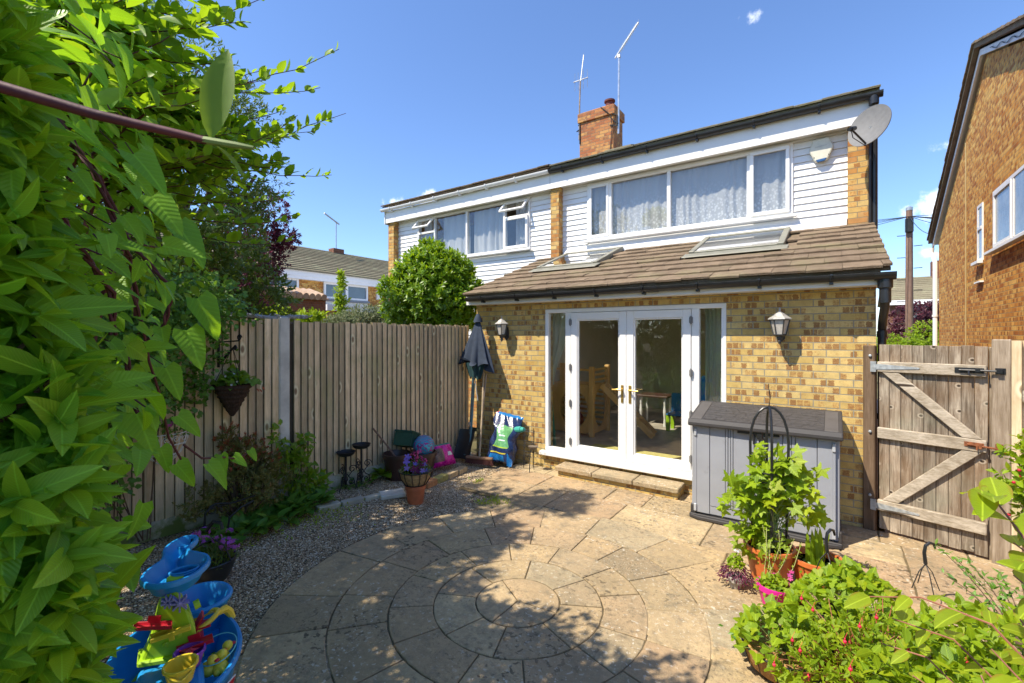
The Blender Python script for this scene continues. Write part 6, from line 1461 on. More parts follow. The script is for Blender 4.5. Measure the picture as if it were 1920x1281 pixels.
for k, (u, v, lab, an) in enumerate(((.075,-.12,'yellow toy duck leaning against the basin, left of the other two',.4), (.125,-.075,'yellow toy duck at the back right of the three in the basin',1.4), (.115,-.14,'yellow toy duck in front of the other two in the basin',2.4))):
    c = W(u, v, .555); t = Thing('toy_duck', lab, 'toy duck', tuple(c), 'toy ducks in the water table'); dx = Vector((cos(an), sin(an), .2)).normalized()
    m = MB(); m.sphere(c, .03, 16, 10, (1.2,1.,.9)); m.sphere(c+dx*.022+up*.035, .02, 14, 9); m.sphere(c-dx*.035+up*.008, .012, 10, 6); t.part('body', m, plain('duck_yellow', (.68,.6,.05), .4), smooth=True)
    t.part('beak', MB().sphere(c+dx*.044+up*.034, .008, 8, 6, (1.3,1.3,.6)), M_red, smooth=True)
mono('water_hoop', 'thin pale blue fishing hoop resting on the rim of the water table', 'toy', MB().tube([W(.11+.07*cos(2*pi*k/30), -.06+.10*sin(2*pi*k/30), .59+.015*cos(2*pi*k/30)) for k in range(30)], .0022, 5, closed=True), plain('pale_cyan', (.15,.55,.6), .4), tuple(W(.11,-.06,.59)))

# ================================================================== RIGHT SIDE POTS
def pot(name, lab, c, r0, r1, h_, mat, rim=.012, soil=True, cat='pot', group=None):
    t = Thing(name, lab, cat, c, group); m = MB(); m.lathe([(.0,.0),(r0,.0),(r1,h_-.03),(r1+rim,h_-.03),(r1+rim,h_),(r1-.006,h_),(r1-.014,h_-.04),(r1*.8,h_*.4)], c, 36); t.part('tub', m, mat, smooth='auto')
    if soil: m = MB(); m.lathe([(.0,h_-.05),(r1-.012,h_-.05)], c, 24); t.part('soil', m, M_soil)
    return t
VP = pot('vine_pot', 'large orange pot holding the vine and black arch in front of the storage box', (-.405,4.08,0), .125, .17, .27, M_orange)
GP = pot('gladiolus_pot', 'wide orange pot with sword shaped leaves right of the vine pot', (-.10,4.17,0), .13, .17, .22, M_orange)
PP = pot('magenta_pot', 'magenta plastic pot of small leafy plants in front of the vine pot', (-.335,3.70,0), .075, .105, .15, M_magenta)
BP = pot('begonia_pot', 'small grey pot with burgundy trailing leaves left of the vine pot', (-.60,3.80,0), .038, .052, .085, plain('grey_clay', (.36,.33,.30), .8))
RP = pot('terracotta_pot', 'small terracotta pot in the shade right of the magenta pot', (-.17,3.60,0), .055, .075, .12, M_terra)
# arch
TA = Thing('trellis_arch', 'black tubular plant arch rising from the vine pot', 'plant support', (-.405,4.08,.2))
m = MB(); R_ = .135; H0, H1 = .2, 1.34
for k in range(2):
    a = .35+k*1.45; e = Vector((cos(a), sin(a), 0)); pts = []
    for i in range(25):
        f = i/24; q = pi*f
        if f < .28: p = e*-R_*(.86+.14*f/.28)+up*(H0+(1.02-H0)*f/.28)
        elif f > .72: p = e*R_*(.86+.14*(1-f)/.28)+up*(H0+(1.02-H0)*(1-f)/.28)
        else: g_ = (f-.28)/.44*pi; p = e*(-R_*cos(g_))+up*(1.02+(H1-1.02)*sin(g_)**.8)
        pts.append(Vector((-.405,4.08,0))+p)
    m.tube(pts, .010, 8)
TA.part('hoop', m, M_black, smooth='auto')
m = MB()
for z in (.85, .78, .35): m.tube([Vector((-.405,4.08,z))+Vector((R_*1.0*cos(2*pi*k/24), R_*sin(2*pi*k/24), 0)) for k in range(24)], .006, 6, closed=True)
TA.part('ring', m, M_black)
TA.part('tie', MB().tube([(-.405,4.08,1.33),(-.40,4.08,1.40),(-.41,4.08,1.52)], .002, 4).tube([(-.41,4.08,1.34),(-.395,4.08,1.42),(-.41,4.08,1.5)], .002, 4), M_black)
# black hanger hooks of baskets standing on the ground
def hanger(x, yv, z0, h_, lab, dirx):
    t = Thing('basket_hanger', lab, 'hanger', (x, yv, z0)); m = MB(); c = Vector((x, yv, z0)); e = Vector(dirx)
    tp = c+up*h_
    m.tube([tp+up*-.10, tp+up*-.02-e*.01, tp+up*.03+e*.0, tp+up*.05+e*.03, tp+up*.04+e*.06, tp+up*.005+e*.07], [.012,.011,.010,.010,.009,.007], 8); t.part('hook', m, M_black, smooth='auto')
    m = MB()
    for k in range(4): a = 2*pi*k/4+.4; m.tube([tp+up*-.10, c+Vector((.04*cos(a),.04*sin(a),h_*.45)), c+Vector((.085*cos(a),.085*sin(a),0))], .0035, 5)
    t.part('strap', m, M_black)
hanger(-.03, 3.88, .22, .27, 'black plastic basket hook standing up behind the lime green strawberry leaves', (.6,.8,0))
hanger(.54, 4.34, .10, .28, 'black plastic basket hook standing up near the gate beside the blueberry stems', (.8,.6,0))
SBk = Thing('strawberry_basket', 'coco lined basket of strawberry plants at the edge of the planting', 'planter', (-.27,2.92,0))
sc_ = Vector((-.24,2.97,.0)); m = MB(); m.lathe([(.0,.0),(.10,.0),(.16,.05),(.185,.13),(.19,.165),(.175,.17),(.14,.14),(.0,.14)], sc_, 32); SBk.part('liner', m, M_coco, smooth='auto')
m = MB(); m.tube([sc_+Vector((.195*cos(2*pi*k/30), .195*sin(2*pi*k/30), .16)) for k in range(30)], .006, 6, closed=True)
for k in range(12): a = 2*pi*k/12; m.tube([sc_+Vector((r*cos(a), r*sin(a), z)) for r, z in ((.11,.0),(.165,.05),(.19,.13),(.195,.16))], .003, 4)
SBk.part('wire_frame', m, M_iron)
FP = pot('fuchsia_pot', 'dark pot hidden under the fuchsia leaves', (.12,3.0,0), .14, .19, .16, M_black)
FS = pot('shrub_pot', 'dark pot under the lime green shrub behind the fuchsia', (.08,3.50,0), .13, .16, .17, M_black)
# ================================================================== VEGETATION
def plant(name, label, cat, base, group=None): return Thing(name, label, cat, base, group)
def leaves(t, name, T, P, A, Nn, S, mat, W=None, smooth=False):
    V, F, U = scatter(T, P, A, Nn, S, W); return t.npart(name, V, F, mat, uv=U, smooth=smooth)
# ---- laurel hedge on the left, its face running away from the camera
HG = plant('laurel_hedge', 'big glossy laurel hedge with long pale green leaves along the near boundary', 'hedge', (-2.0,-.1,0))
n = 6000; R = .98 + (RNG.random(n)**1.15)*2.9; Z = RNG.uniform(.05, 2.45, n)
kz = np.interp(Z, [0, .7, 1.0, 1.3, 1.7, 2.1, 2.75], [.05, .07, .145, .185, .20, .155, .06])
inn = RNG.random(n)**2.0*.2
Y = kz*R + .03*np.sin(R*9+Z*4) + .025*np.sin(Z*11+R*5) - inn
P = np.stack([-R, Y, Z], 1)
D = np.stack([.42+.0*R, .55+0*R, .30+0*R], 1) + RNG.normal(0, .42, (n, 3))
endm = RNG.random(n) < .34                       # leaves on the end of the hedge nearest the viewer
P[endm, 0] = -(1.0 + RNG.random(endm.sum())**2*.35 + .08*np.sin(P[endm, 2]*7)); P[endm, 1] = RNG.uniform(-.30, .30, endm.sum())*1.0
P[endm, 1] = np.minimum(P[endm, 1], np.interp(P[endm, 2], [0, .7, 1.0, 1.3, 1.7, 2.1, 2.75], [.05, .07, .145, .185, .20, .155, .06])*np.abs(P[endm, 0]))
D[endm] = np.array([.75, .25, .3]) + RNG.normal(0, .4, (endm.sum(), 3))
ok = (hash3(P, 7.) + .5*hash3(P, 15.) > -.5); P, D = P[ok], D[ok]
d2 = np.linalg.norm(P - np.array([0, 0, 1.9]), axis=1); P, D = P[d2 > .95], D[d2 > .95]
p, a, nn, s = shoots(P, D, 5, 1.15, .092, .25, 1.1, .05); s = s*RNG.choice([.6,.85,1.,1.2], len(s), p=[.2,.3,.35,.15])
leaves(HG, 'foliage', T_laurel, p, a, nn, s, L_laurel)
m = MB(); tips = [tuple(q) for q in P[RNG.choice(len(P), 130)]]
for tp in tips: branches(m, (tp[0]*.96-.02, tp[1]-.35, max(0, tp[2]-.5)), [tp], .009, .003, .05, 5, 5)
for x in (-1.5, -2.3, -3.2): branches(m, (x, -.25, -.1), [(x+.1,.0,2.2), (x-.25,.05,1.9), (x+.3,-.1,1.7)], .035, .01)
HG.part('branches', m, M_bark)
# ---- twining climber with heart shaped leaves over the hedge
TW = plant('twining_climber', 'twining climber with heart shaped leaves and purple stems hanging over the hedge', 'climber', (-1.6,.2,0))
stems = [[(-1.60,.22,2.62),(-1.511,.286,2.397),(-1.448,.33,2.282),(-1.459,.383,2.139),(-1.499,.416,2.065),(-1.52,.43,1.95)],
 [(-1.25,.12,2.40),(-1.296,.192,2.233),(-1.314,.241,2.152),(-1.335,.287,2.073),(-1.352,.336,1.996),(-1.36,.34,1.9)],
 [(-1.66,.36,2.40),(-1.637,.442,2.17),(-1.61,.522,2.055),(-1.656,.551,2.012),(-1.676,.537,1.914),(-1.763,.476,1.849),(-1.763,.476,1.751),(-1.70,.50,1.60)],
 [(-1.606,.464,1.943),(-1.648,.495,1.819),(-1.683,.532,1.718),(-1.70,.56,1.58),(-1.72,.60,1.50)],
 [(-1.70,.60,1.55),(-1.72,.66,1.49),(-1.76,.74,1.47),(-1.82,.81,1.44),(-1.83,.87,1.45)]]
m = MB()
for st_ in stems[:3]:
    P_ = [Vector(q) for q in st_]; out = []
    for i in range(len(P_)-1):
        for j in range(6): out.append(P_[i].lerp(P_[i+1], j/6))
    out.append(P_[-1])
    for ph in (0, pi): m.tube([q+Vector((.0045*cos(i*1.1+ph), .0045*sin(i*1.1+ph), 0)) for i, q in enumerate(out)], .0042, 6)
for st_ in stems[3:]: m.tube(cr3 if False else [Vector(q) for q in st_], .0035, 6)
n = 900; R = 1.0+RNG.random(n)*1.6; Z = RNG.uniform(1.35, 3.3, n); kz = np.interp(Z, [1.35, 1.6, 2.0, 2.4, 2.9, 3.3], [.24, .30, .32, .30, .27, .22])
P = np.stack([-R, kz*R - RNG.random(n)**1.2*.34 + .02*np.sin(Z*9+R*6), Z], 1)
P = P[np.linalg.norm(P-np.array([0,0,1.9]), axis=1) > 1.0]
A = np.array([.30, .35, -.55]) + RNG.normal(0, .38, (len(P), 3)); Nn = np.array([.75, .15, .75]) + RNG.normal(0, .35, (len(P), 3))
S = RNG.uniform(.035, .082, len(P))
hero = np.array([(-1.291,.44,2.167),(-1.216,.37,2.201),(-1.362,.512,1.996),(-1.385,.496,1.912),(-1.55,.503,1.807),(-1.187,.329,2.274),(-1.76,.6,1.479),(-1.674,.66,1.479),(-1.803,.57,1.531),(-1.816,.80,1.452),(-1.82,.86,1.462),(-1.78,.74,1.475),(-1.74,.70,1.475),(-1.6,.55,1.66)])
hA = np.array([(.35,.45,-.75)]*len(hero)) + RNG.normal(0, .16, (len(hero), 3)); hN = np.array([(.9,.0,.5)]*len(hero)) + RNG.normal(0, .2, (len(hero), 3)); hS = np.array([.12,.10,.12,.11,.10,.10,.10,.105,.09,.06,.05,.07,.085,.09])
P = np.concatenate([P, hero]); A = np.concatenate([A, hA]); Nn = np.concatenate([Nn, hN]); S = np.concatenate([S, hS])
leaves(TW, 'foliage', T_heart, P, A, Nn, S, L_vine)
for q in P[:200]: m.tube([Vector(q), Vector(q)+Vector((-.02+random.uniform(-.02,.01),-.03+random.uniform(-.03,.02),.02+.03*random.random()))], .0016, 4, cap=False)
TW.part('stems', m, M_stem, smooth='auto')
# ---- the near purple shoot crossing the frame
NS = plant('near_shoot', 'blurred purple stem close to the lens carrying a few soft green leaves', 'climber', (-.6,.1,2.1))
m = MB(); m.tube([(-.80,-.10,2.19),(-.649,.059,2.136),(-.592,.135,2.116),(-.542,.194,2.104),(-.525,.207,2.099)], [.0060,.0058,.0052,.0042,.0036], 10); m2 = MB(); m2.tube([(-.528,.205,2.10),(-.50,.222,2.094),(-.487,.234,2.092)], [.004,.0035,.002], 8)
NS.part('stem', m, M_stem, smooth='auto'); NS.part('young_tip', m2, M_stemg, smooth='auto')
P = np.array([(-.524,.209,2.100),(-.523,.210,2.097),(-.522,.211,2.098)]); A = np.array([(.06,.05,.6),(.42,.38,-.42),(.3,.5,-.02)]); Nn = np.array([(.95,-.55,.1),(.2,.0,1.),(.1,-.2,1.)]); leaves(NS, 'foliage', T_laurel, P, A, Nn, np.array([.108,.045,.035]), L_soft, np.array([.8,1.1,.9]))
# ---- tall shrub with long arching shoots of oval leaves
AS = plant('arching_shrub', 'tall shrub with long purple shoots of oval leaves arching out against the sky', 'shrub', (-2.3,.2,0))
tips = [(-1.66,.88,3.12),(-1.59,1.09,2.99),(-1.65,1.16,2.79),(-1.74,1.1,2.9),(-1.76,1.09,2.71),(-1.78,1.19,2.56),(-1.62,.94,2.68),(-1.85,1.03,2.56),(-1.68,.78,2.96),(-1.73,.62,3.02),(-2.0,1.16,2.41),(-1.75,.85,2.49),(-1.72,.87,2.81),(-1.62,.7,2.77),(-1.66,.67,2.93),(-1.8,.95,2.63),(-1.9,1.0,2.74),(-1.85,.75,2.55),(-1.9,.8,2.85),(-2.05,1.05,2.55),(-1.5,.62,2.62),(-1.55,.70,2.52),(-1.95,.85,2.40),(-2.1,1.0,2.68)]
roots = [(-2.0,.31,2.83),(-1.9,.26,2.7),(-2.09,.37,2.7),(-2.15,.45,2.64),(-2.33,.56,2.59),(-2.11,.48,2.85),(-2.37,.66,2.45)]
m = MB(); LP, LA, LN, LS = [], [], [], []
rr = random.Random(21)
for i, tp in enumerate(tips):
    tpv = Vector(tp); rt = min((Vector(r) for r in roots), key=lambda r: (r-tpv).length + rr.uniform(0, .35)); rt = rt+Vector((-.1,-.15,-.05))
    for sub in range(3 if i > 3 else 1):
        t2 = tpv + (Vector((rr.uniform(-.2,.1), rr.uniform(-.22,.05), rr.uniform(-.18,.15))) if sub else Vector((0,0,0)))
        pts = []; K = 14; sag = rr.uniform(.02, .09)*(1 if rr.random() > .3 else -1)
        for k in range(K+1):
            f = k/K; q = rt.lerp(t2, f); q.z -= sag*sin(pi*f); q += Vector((rr.uniform(-.006,.006),)*1+(rr.uniform(-.006,.006), rr.uniform(-.006,.006))); 
            if f > .7: q.z += .10*(f-.7)/.3*(f-.7)
            pts.append(q)
        m.tube(pts, [.0042*(1-.75*k/K) for k in range(K+1)], 6)
        for k in range(3, K+1):
            for sd in (-1, 1):
                for rep in range(2 if k > 3 else 1):
                    q = pts[k].lerp(pts[k-1], rr.random()); dr = (pts[k]-pts[k-1]).normalized(); sv = dr.cross(up).normalized()*sd
                    ax_ = dr*rr.uniform(.3,.8)+sv*rr.uniform(.3,1.)+up*rr.uniform(-.1,.9)
                    LP.append(q); LA.append(ax_); LN.append(up*rr.uniform(.2,1.)+Vector((rr.uniform(-.6,.9), rr.uniform(-.6,.6), 0))); LS.append(rr.uniform(.042,.078)*(1-.35*max(0,(k/K-.75)/.25)))
n = 3600; P, Dd = in_blobs([(-2.0,.35,2.9,.6,.40,.5),(-2.4,.48,2.42,.55,.3,.42),(-1.75,.3,2.75,.45,.35,.45),(-2.8,.4,3.1,.5,.4,.4),(-2.3,.15,3.4,.6,.42,.4),(-2.9,.1,3.5,.6,.4,.4),(-2.5,.85,2.7,.35,.3,.35),(-2.9,.8,2.5,.5,.35,.5)], n, .7, -.15, 6.)
LPa = np.concatenate([np.array([tuple(q) for q in LP]), P]); LAa = np.concatenate([np.array([tuple(q) for q in LA]), Dd+RNG.normal(0,.5,P.shape)]); LNa = np.concatenate([np.array([tuple(q) for q in LN]), np.array([.3,0,.9])+RNG.normal(0,.4,P.shape)]); LSa = np.concatenate([np.array(LS), RNG.uniform(.05,.085,len(P))])
leaves(AS, 'foliage', T_oval, LPa, LAa, LNa, LSa, L_oval)
for k in range(60):
    q = Vector(tuple(P[k*7 % len(P)])); m.tube([(-2.3+rr.uniform(-.3,.3),.2,2.0), q.lerp(Vector((-2.3,.3,2.3)),.4), q], [.006,.005,.003], 5)
branches(m, (-2.3,.15,-.1), roots, .03, .008); AS.part('stems', m, M_stem)
# ---- big dark narrow leaved tree behind the fence
def tree(name, label, cat, root, blobs, nshoot, nl, size, T, mat, trunk_r, spread=.9, gap=-.25, gs=3., shell=.5, bark=M_bark, upb=.5, extra=None, ln=.08, nbr=40):
    t = plant(name, label, cat, root)
    P, D = in_blobs(blobs, nshoot, shell, gap, gs); p, a, nn, s = shoots(P, D+np.array([0,0,.25]), nl, spread, size, .3, upb, ln)
    leaves(t, 'crown', T, p, a, nn, s, mat)
    m = MB(); top = Vector(blobs[0][:3]); r = Vector(root)
    m.tube([r, r.lerp(top,.35)+Vector((.06,.04,0)), r.lerp(top,.75)], [trunk_r, trunk_r*.75, trunk_r*.4], 10)
    mids = [Vector(b[:3]) for b in blobs]
    branches(m, r.lerp(top, .3), [tuple(q) for q in mids], trunk_r*.5, trunk_r*.15)
    for k in range(nbr):
        q = Vector(tuple(P[RNG.integers(len(P))])); b = min(mids, key=lambda c: (c-q).length); branches(m, tuple(b.lerp(r, .1)), [tuple(q)], trunk_r*.18, .004, .1, 5, 5)
    t.part('trunk', m, bark, smooth='auto'); return t
tree('garden_tree', 'big dark narrow leaved tree rising behind the board fence', 'tree', (-7.1,1.9,-.2), [(-7.0,2.2,4.4,1.0,1.0,1.1),(-7.9,1.9,5.7,1.0,.9,.9),(-7.0,2.7,4.6,.75,.8,.9),(-6.8,2.7,3.3,.75,.7,.9),(-7.0,1.9,3.0,.8,.9,.9),(-8.0,1.3,4.3,1.0,.9,1.1),(-6.9,2.85,2.5,.55,.6,.6),(-7.3,3.05,5.3,.55,.55,.55),(-6.4,1.2,4.4,.9,.9,1.1),(-6.2,1.5,5.6,.8,.8,.7),(-6.3,.5,5.2,.9,.9,1.),(-6.1,.4,3.5,.9,.9,1.2),(-6.75,3.15,3.9,.35,.4,.5),(-6.95,3.2,4.9,.6,.6,.65),(-6.8,3.3,4.2,.5,.5,.6),(-7.6,2.6,5.7,.8,.8,.7)], 6600, 9, .085, T_narrow, L_dark, .14, .95, -.2, 3.2, .55)
tree('overhanging_tree', 'leafy tree overhanging the laurel hedge above the arching shoots', 'tree', (-5.0,-1.1,-.2), [(-4.4,.4,4.2,.75,.6,.7),(-3.7,.05,3.6,.6,.45,.55),(-4.55,1.25,5.55,.45,.45,.4),(-4.4,.6,4.7,.45,.45,.45),(-3.1,.02,3.6,.55,.4,.45),(-3.9,.05,2.95,.9,.55,.7),(-4.9,.2,3.5,.8,.7,.8),(-5.0,-.6,4.1,.9,.7,.8),(-5.2,1.1,4.6,.7,.7,.7),(-4.9,.6,2.7,.6,.7,.8)], 3600, 8, .105, T_leaf, L_oval, .08, 1.1, -.5, 4., .8, nbr=14)
tree('evergreen_bush', 'rounded mid green bush spilling over the fence top below the dark tree', 'bush', (-5.9,2.2,-.2), [(-5.7,2.2,2.5,.55,.6,.55),(-5.9,2.9,2.35,.5,.5,.45),(-5.6,1.5,2.4,.5,.5,.6),(-6.1,2.6,3.0,.5,.5,.5),(-5.7,1.7,3.1,.5,.55,.6)], 1500, 7, .075, T_leaf, L_dark, .07, 1.1, -.3, 4., .5)
# ---- ivy like small round leaves over the fence
IV = plant('fence_climber', 'dense dark small round leaved climber draped over the fence by the hedge', 'climber', (-4.9,1.6,.2))
P, D = in_blobs([(-4.84,1.84,1.78,.10,.22,.3),(-4.84,1.74,1.42,.10,.18,.32),(-4.82,1.95,2.08,.13,.26,.18),(-4.7,1.62,2.2,.3,.42,.35),(-4.65,1.35,1.95,.35,.4,.45),(-4.8,1.9,2.25,.2,.3,.22),(-4.6,1.2,1.55,.35,.4,.5),(-4.95,1.75,2.05,.16,.35,.22),(-4.92,1.35,1.75,.18,.4,.5),(-4.98,2.15,2.2,.12,.28,.12),(-4.85,1.05,1.5,.25,.45,.6),(-4.97,1.6,2.25,.2,.5,.2),(-4.85,1.0,.9,.25,.4,.6)], 8500, .6, -.6, 8.)
ex = []; 
for (yy, zz, L_) in ((1.95,1.78,.38),(1.9,1.70,.33),(2.0,1.66,.30),(1.8,1.42,.26),(1.85,1.50,.18),(2.2,2.08,.35),(1.75,1.3,.3)):
    for k in range(16): ex.append((fxy(yy)+.05+.02*random.random(), yy-.1+L_*k/15, zz-.05*k/15+random.uniform(-.02,.02)))
P = np.concatenate([P, np.array(ex)]); D = np.concatenate([D, np.array([(.6,.3,.2)]*len(ex))])
leaves(IV, 'foliage', T_round, P, D+RNG.normal(0,.5,P.shape), np.array([.8,0,.6])+RNG.normal(0,.4,P.shape), RNG.uniform(.032,.058,len(P)), L_deep)
m = MB()
for k in range(10): q = Vector(tuple(P[k*31 % len(P)])); m.tube([(-4.95,1.3+random.uniform(-.3,.2),.1), q.lerp(Vector((-4.95,1.4,1.)),.4), q], .005, 5)
IV.part('stems', m, M_bark)
# ---- plum
tree('purple_plum', 'dark purple leaved plum tree beyond the fence above the terrace', 'tree', (-14.6,6.4,-.3), [(-14.4,6.6,4.6,1.1,1.0,1.5),(-14.2,7.2,5.6,.7,.7,.8),(-14.0,7.0,4.2,.9,.8,.9),(-14.3,6.6,3.2,1.,1.,1.1),(-13.9,7.6,4.9,.5,.5,.4)], 2600, 7, .11, T_small, L_plum, .12, 1.1, -.25, 2.6, .5)
# ---- laurel shrub by the extension
tree('rounded_shrub', 'bright green rounded shrub over the fence at the corner of the extension', 'shrub', (-5.7,5.75,-.1), [(-5.68,5.78,2.70,.72,.70,.70),(-5.25,5.92,2.55,.46,.42,.50),(-6.15,5.55,2.48,.48,.45,.52),(-5.72,5.75,3.12,.46,.46,.44),(-5.5,5.85,2.95,.5,.45,.45),(-5.95,5.65,2.95,.5,.45,.45),(-5.35,5.9,2.2,.5,.32,.35),(-5.9,5.7,2.15,.6,.45,.4),(-5.0,6.05,2.62,.22,.22,.25),(-5.15,5.98,2.98,.2,.2,.18),(-6.45,5.4,2.75,.22,.2,.2),(-5.75,5.76,3.42,.25,.22,.16)], 3600, 8, .088, T_leaf, L_fresh, .06, 1.15, -.75, 5., .35, upb=.7, nbr=20)
# ---- mixed shrubs between
tree('buddleia_bush', 'pale grey green bush with reddish tints left of the rounded shrub beyond the fence', 'bush', (-7.6,5.6,-.2), [(-7.55,5.7,2.12,.5,.5,.4),(-7.3,6.0,2.2,.45,.4,.35),(-7.8,5.4,2.05,.4,.4,.3)], 900, 7, .095, T_narrow, L_grey, .05, 1.1, -.4, 4., .6, nbr=40)
tree('elder_sapling', 'thin pale green sapling shoots standing before the white terrace panel', 'sapling', (-8.4,5.7,-.2), [(-8.36,5.77,2.6,.15,.15,.45),(-8.34,5.77,3.05,.12,.12,.22),(-8.5,5.2,2.25,.3,.35,.2),(-8.9,4.7,2.3,.3,.35,.2),(-8.1,6.0,2.2,.2,.25,.15)], 330, 7, .10, T_leaf, L_lime, .02, 1.2, -.5, 5., .8, nbr=30, bark=M_stemg)
# ---- right side distance
tree('red_maple', 'dark red leaved maple below the far house beyond the gate', 'tree', (3.6,29.5,-.3), [(3.6,29.3,2.5,1.7,1.2,1.0),(4.6,29.5,2.7,1.2,1.,1.0),(2.9,29.2,1.6,1.0,.9,.8),(4.2,29.,1.6,1.3,.9,.9)], 2200, 6, .19, T_small, L_maple, .1, 1.2, -.4, 1.6, .5, nbr=40)
tree('conifer_bush', 'small bright lime green bush at the foot of the white downpipe of the gable house', 'bush', (3.2,24.5,-.3), [(3.25,24.5,1.6,.9,.8,.95),(2.7,24.6,1.2,.7,.6,.7)], 900, 6, .12, T_small, L_lime, .05, 1.2, -.6, 2., .5, nbr=10)
tree('passage_bush', 'low pale green bush left of the telegraph pole just above the gate', 'bush', (1.9,26,-.3), [(1.8,26,1.3,.9,.7,.8)], 420, 6, .12, T_small, L_lime, .05, 1.2, -.6, 2., .5, nbr=8)
# ---- boundary hedge behind the viewer, mirrored in the door glass
tree('boundary_hedge', 'tall dark evergreen boundary hedge at the near end of the garden', 'hedge', (-1.5,-3.6,-.2), [(x, -3.6+.2*sin(x*3), 1.5+.3*sin(x*1.7), 1.0, .6, 1.7+.25*sin(x*2.3)) for x in (-4.5,-3.4,-2.3,-1.2,-.1,1.0,2.1,3.2)], 2400, 6, .17, T_leaf, L_deep, .08, 1.1, -.6, 2.5, .5, nbr=20)
# ================================================================== BED BY THE FENCE
PI_ = plant('red_tip_bush', 'dark small leaved bush with red shoot tips in front of the fence', 'bush', (-4.75,2.15,.05))
bl = [(-4.74,2.15,.42,.20,.32,.30),(-4.78,2.20,.68,.16,.22,.24),(-4.82,2.12,.88,.11,.14,.14),(-4.70,2.38,.40,.18,.26,.24),(-4.74,1.80,.38,.14,.2,.16),(-4.7,2.3,.6,.15,.2,.2)]
P, D = in_blobs(bl, 1500, .55, -.35, 11.); p, a, nn, s = shoots(P, D+np.array([0,0,.4]), 8, 1.1, .034, .3, .6, .02); leaves(PI_, 'foliage', T_small, p, a, nn, s, L_bronze)
sel = (P[:, 2] > .62) & (RNG.random(len(P)) < .35); p, a, nn, s = shoots(P[sel]+D[sel]*.02, D[sel]+np.array([0,0,.6]), 7, .9, .034, .3, .6, .02); leaves(PI_, 'red_tips', T_small, p, a, nn, s, L_redtip)
m = MB(); branches(m, (-4.75,2.15,.02), [b[:3] for b in bl]+[tuple(q) for q in P[::40]], .014, .003); PI_.part('stems', m, M_bark)
CL = plant('post_climber', 'leafy green climber growing up the concrete fence post', 'climber', (-4.85,2.75,.08))
bl = [(-4.86,2.72,.62,.10,.16,.22),(-4.84,2.80,.40,.14,.22,.24),(-4.80,2.92,.22,.16,.25,.16),(-4.86,2.62,.82,.07,.12,.14),(-4.86,2.88,.70,.06,.10,.12)]
P, D = in_blobs(bl, 520, .7, -.5, 9.); leaves(CL, 'foliage', T_heart, P, D+np.array([.2,0,-.2])+RNG.normal(0,.4,P.shape), np.array([.8,0,.6])+RNG.normal(0,.35,P.shape), RNG.uniform(.04,.085,len(P)), L_fresh)
m = MB(); branches(m, (-4.9,2.75,.05), [tuple(q) for q in P[::14]], .006, .002); CL.part('stems', m, M_stemg)
def clump(name, lab, base, n, L0, L1, T, mat, spreadr, zoff=.02, tilt=(.3, 1.3), W=None, cat='plant', group=None):
    t = plant(name, lab, cat, base, group); q = RNG.random(n)*2*pi; r = spreadr*np.sqrt(RNG.random(n)); P = np.stack([base[0]+r*np.cos(q)*.9, base[1]+r*np.sin(q), base[2]+zoff+RNG.random(n)*.05], 1)
    tl = RNG.uniform(tilt[0], tilt[1], n); q2 = q+RNG.normal(0, .6, n); A = np.stack([np.cos(q2)*np.sin(tl), np.sin(q2)*np.sin(tl), np.cos(tl)], 1); Nn = np.stack([-np.cos(q2)*np.cos(tl), -np.sin(q2)*np.cos(tl), np.sin(tl)], 1)+RNG.normal(0,.2,(n,3)); leaves(t, 'foliage', T, P, A, Nn, RNG.uniform(L0, L1, n), mat)
    m = MB()
    for k in range(0, n, 3): m.tube([(base[0],base[1],base[2]), tuple(P[k])], .003, 4)
    t.part('stems', m, M_stemg); return t
T_hosta = tpl(1, .58, 6, .12, .45, 'oval')
clump('broad_leaf_plant', 'low broad leaved plant between the red tipped bush and the gravel, nearest the post', (-4.62,2.72,.06), 85, .10, .17, T_hosta, L_deep, .24, group='broad leaved plants in the fence bed')
clump('broad_leaf_plant', 'low broad leaved plant below the red tipped bush, middle of the bed', (-4.52,2.36,.06), 95, .10, .17, T_hosta, L_deep, .26, group='broad leaved plants in the fence bed')
clump('broad_leaf_plant', 'low broad leaved plant behind the mauve flower bowl', (-4.45,2.0,.06), 80, .10, .17, T_hosta, L_deep, .24, group='broad leaved plants in the fence bed')
clump('foxglove_rosette', 'rosette of big soft green leaves at the fence beside the brown planters', (-4.82,3.98,.03), 26, .12, .20, T_hosta, L_fresh, .09)
clump('bed_seedlings', 'small cluster of green seedlings at the foot of the dish stands', (-4.85,3.5,.03), 60, .04, .08, T_hosta, L_deep, .28)
# weeds
P = []; rr = random.Random(8)
for k in range(900):
    f = rr.random(); x = -4.50+rr.gauss(0,.16)+.28*f; yv = 1.9+f*1.15+rr.gauss(0,.1); P.append((x, yv, zg(x, yv)+rr.uniform(0,.03)))
for (cx, cy, s, k) in ((-3.15,4.20,.10,160),(-3.25,4.05,.05,60),(-4.5,3.4,.04,40),(-4.55,3.2,.04,40),(-3.75,4.62,.05,50),(.22,4.75,.03,16),(.28,4.4,.03,12),(-4.35,3.0,.06,50)):
    for j in range(k): P.append((cx+rr.gauss(0,s), cy+rr.gauss(0,s*.7), rr.uniform(-.01,.02)))
P = np.array(P); V, F, U = scatter(T_small, P, rnd_dir(len(P), .8), np.array([0,0,1.])+RNG.normal(0,.4,P.shape), RNG.uniform(.018,.04,len(P))); o = mknp('weeds', V, F, L_lime, (0,0,0), uv=U); o['kind'] = 'stuff'; o['label'] = 'small bright green weeds in the gravel and paving joints'; o['category'] = 'weeds'
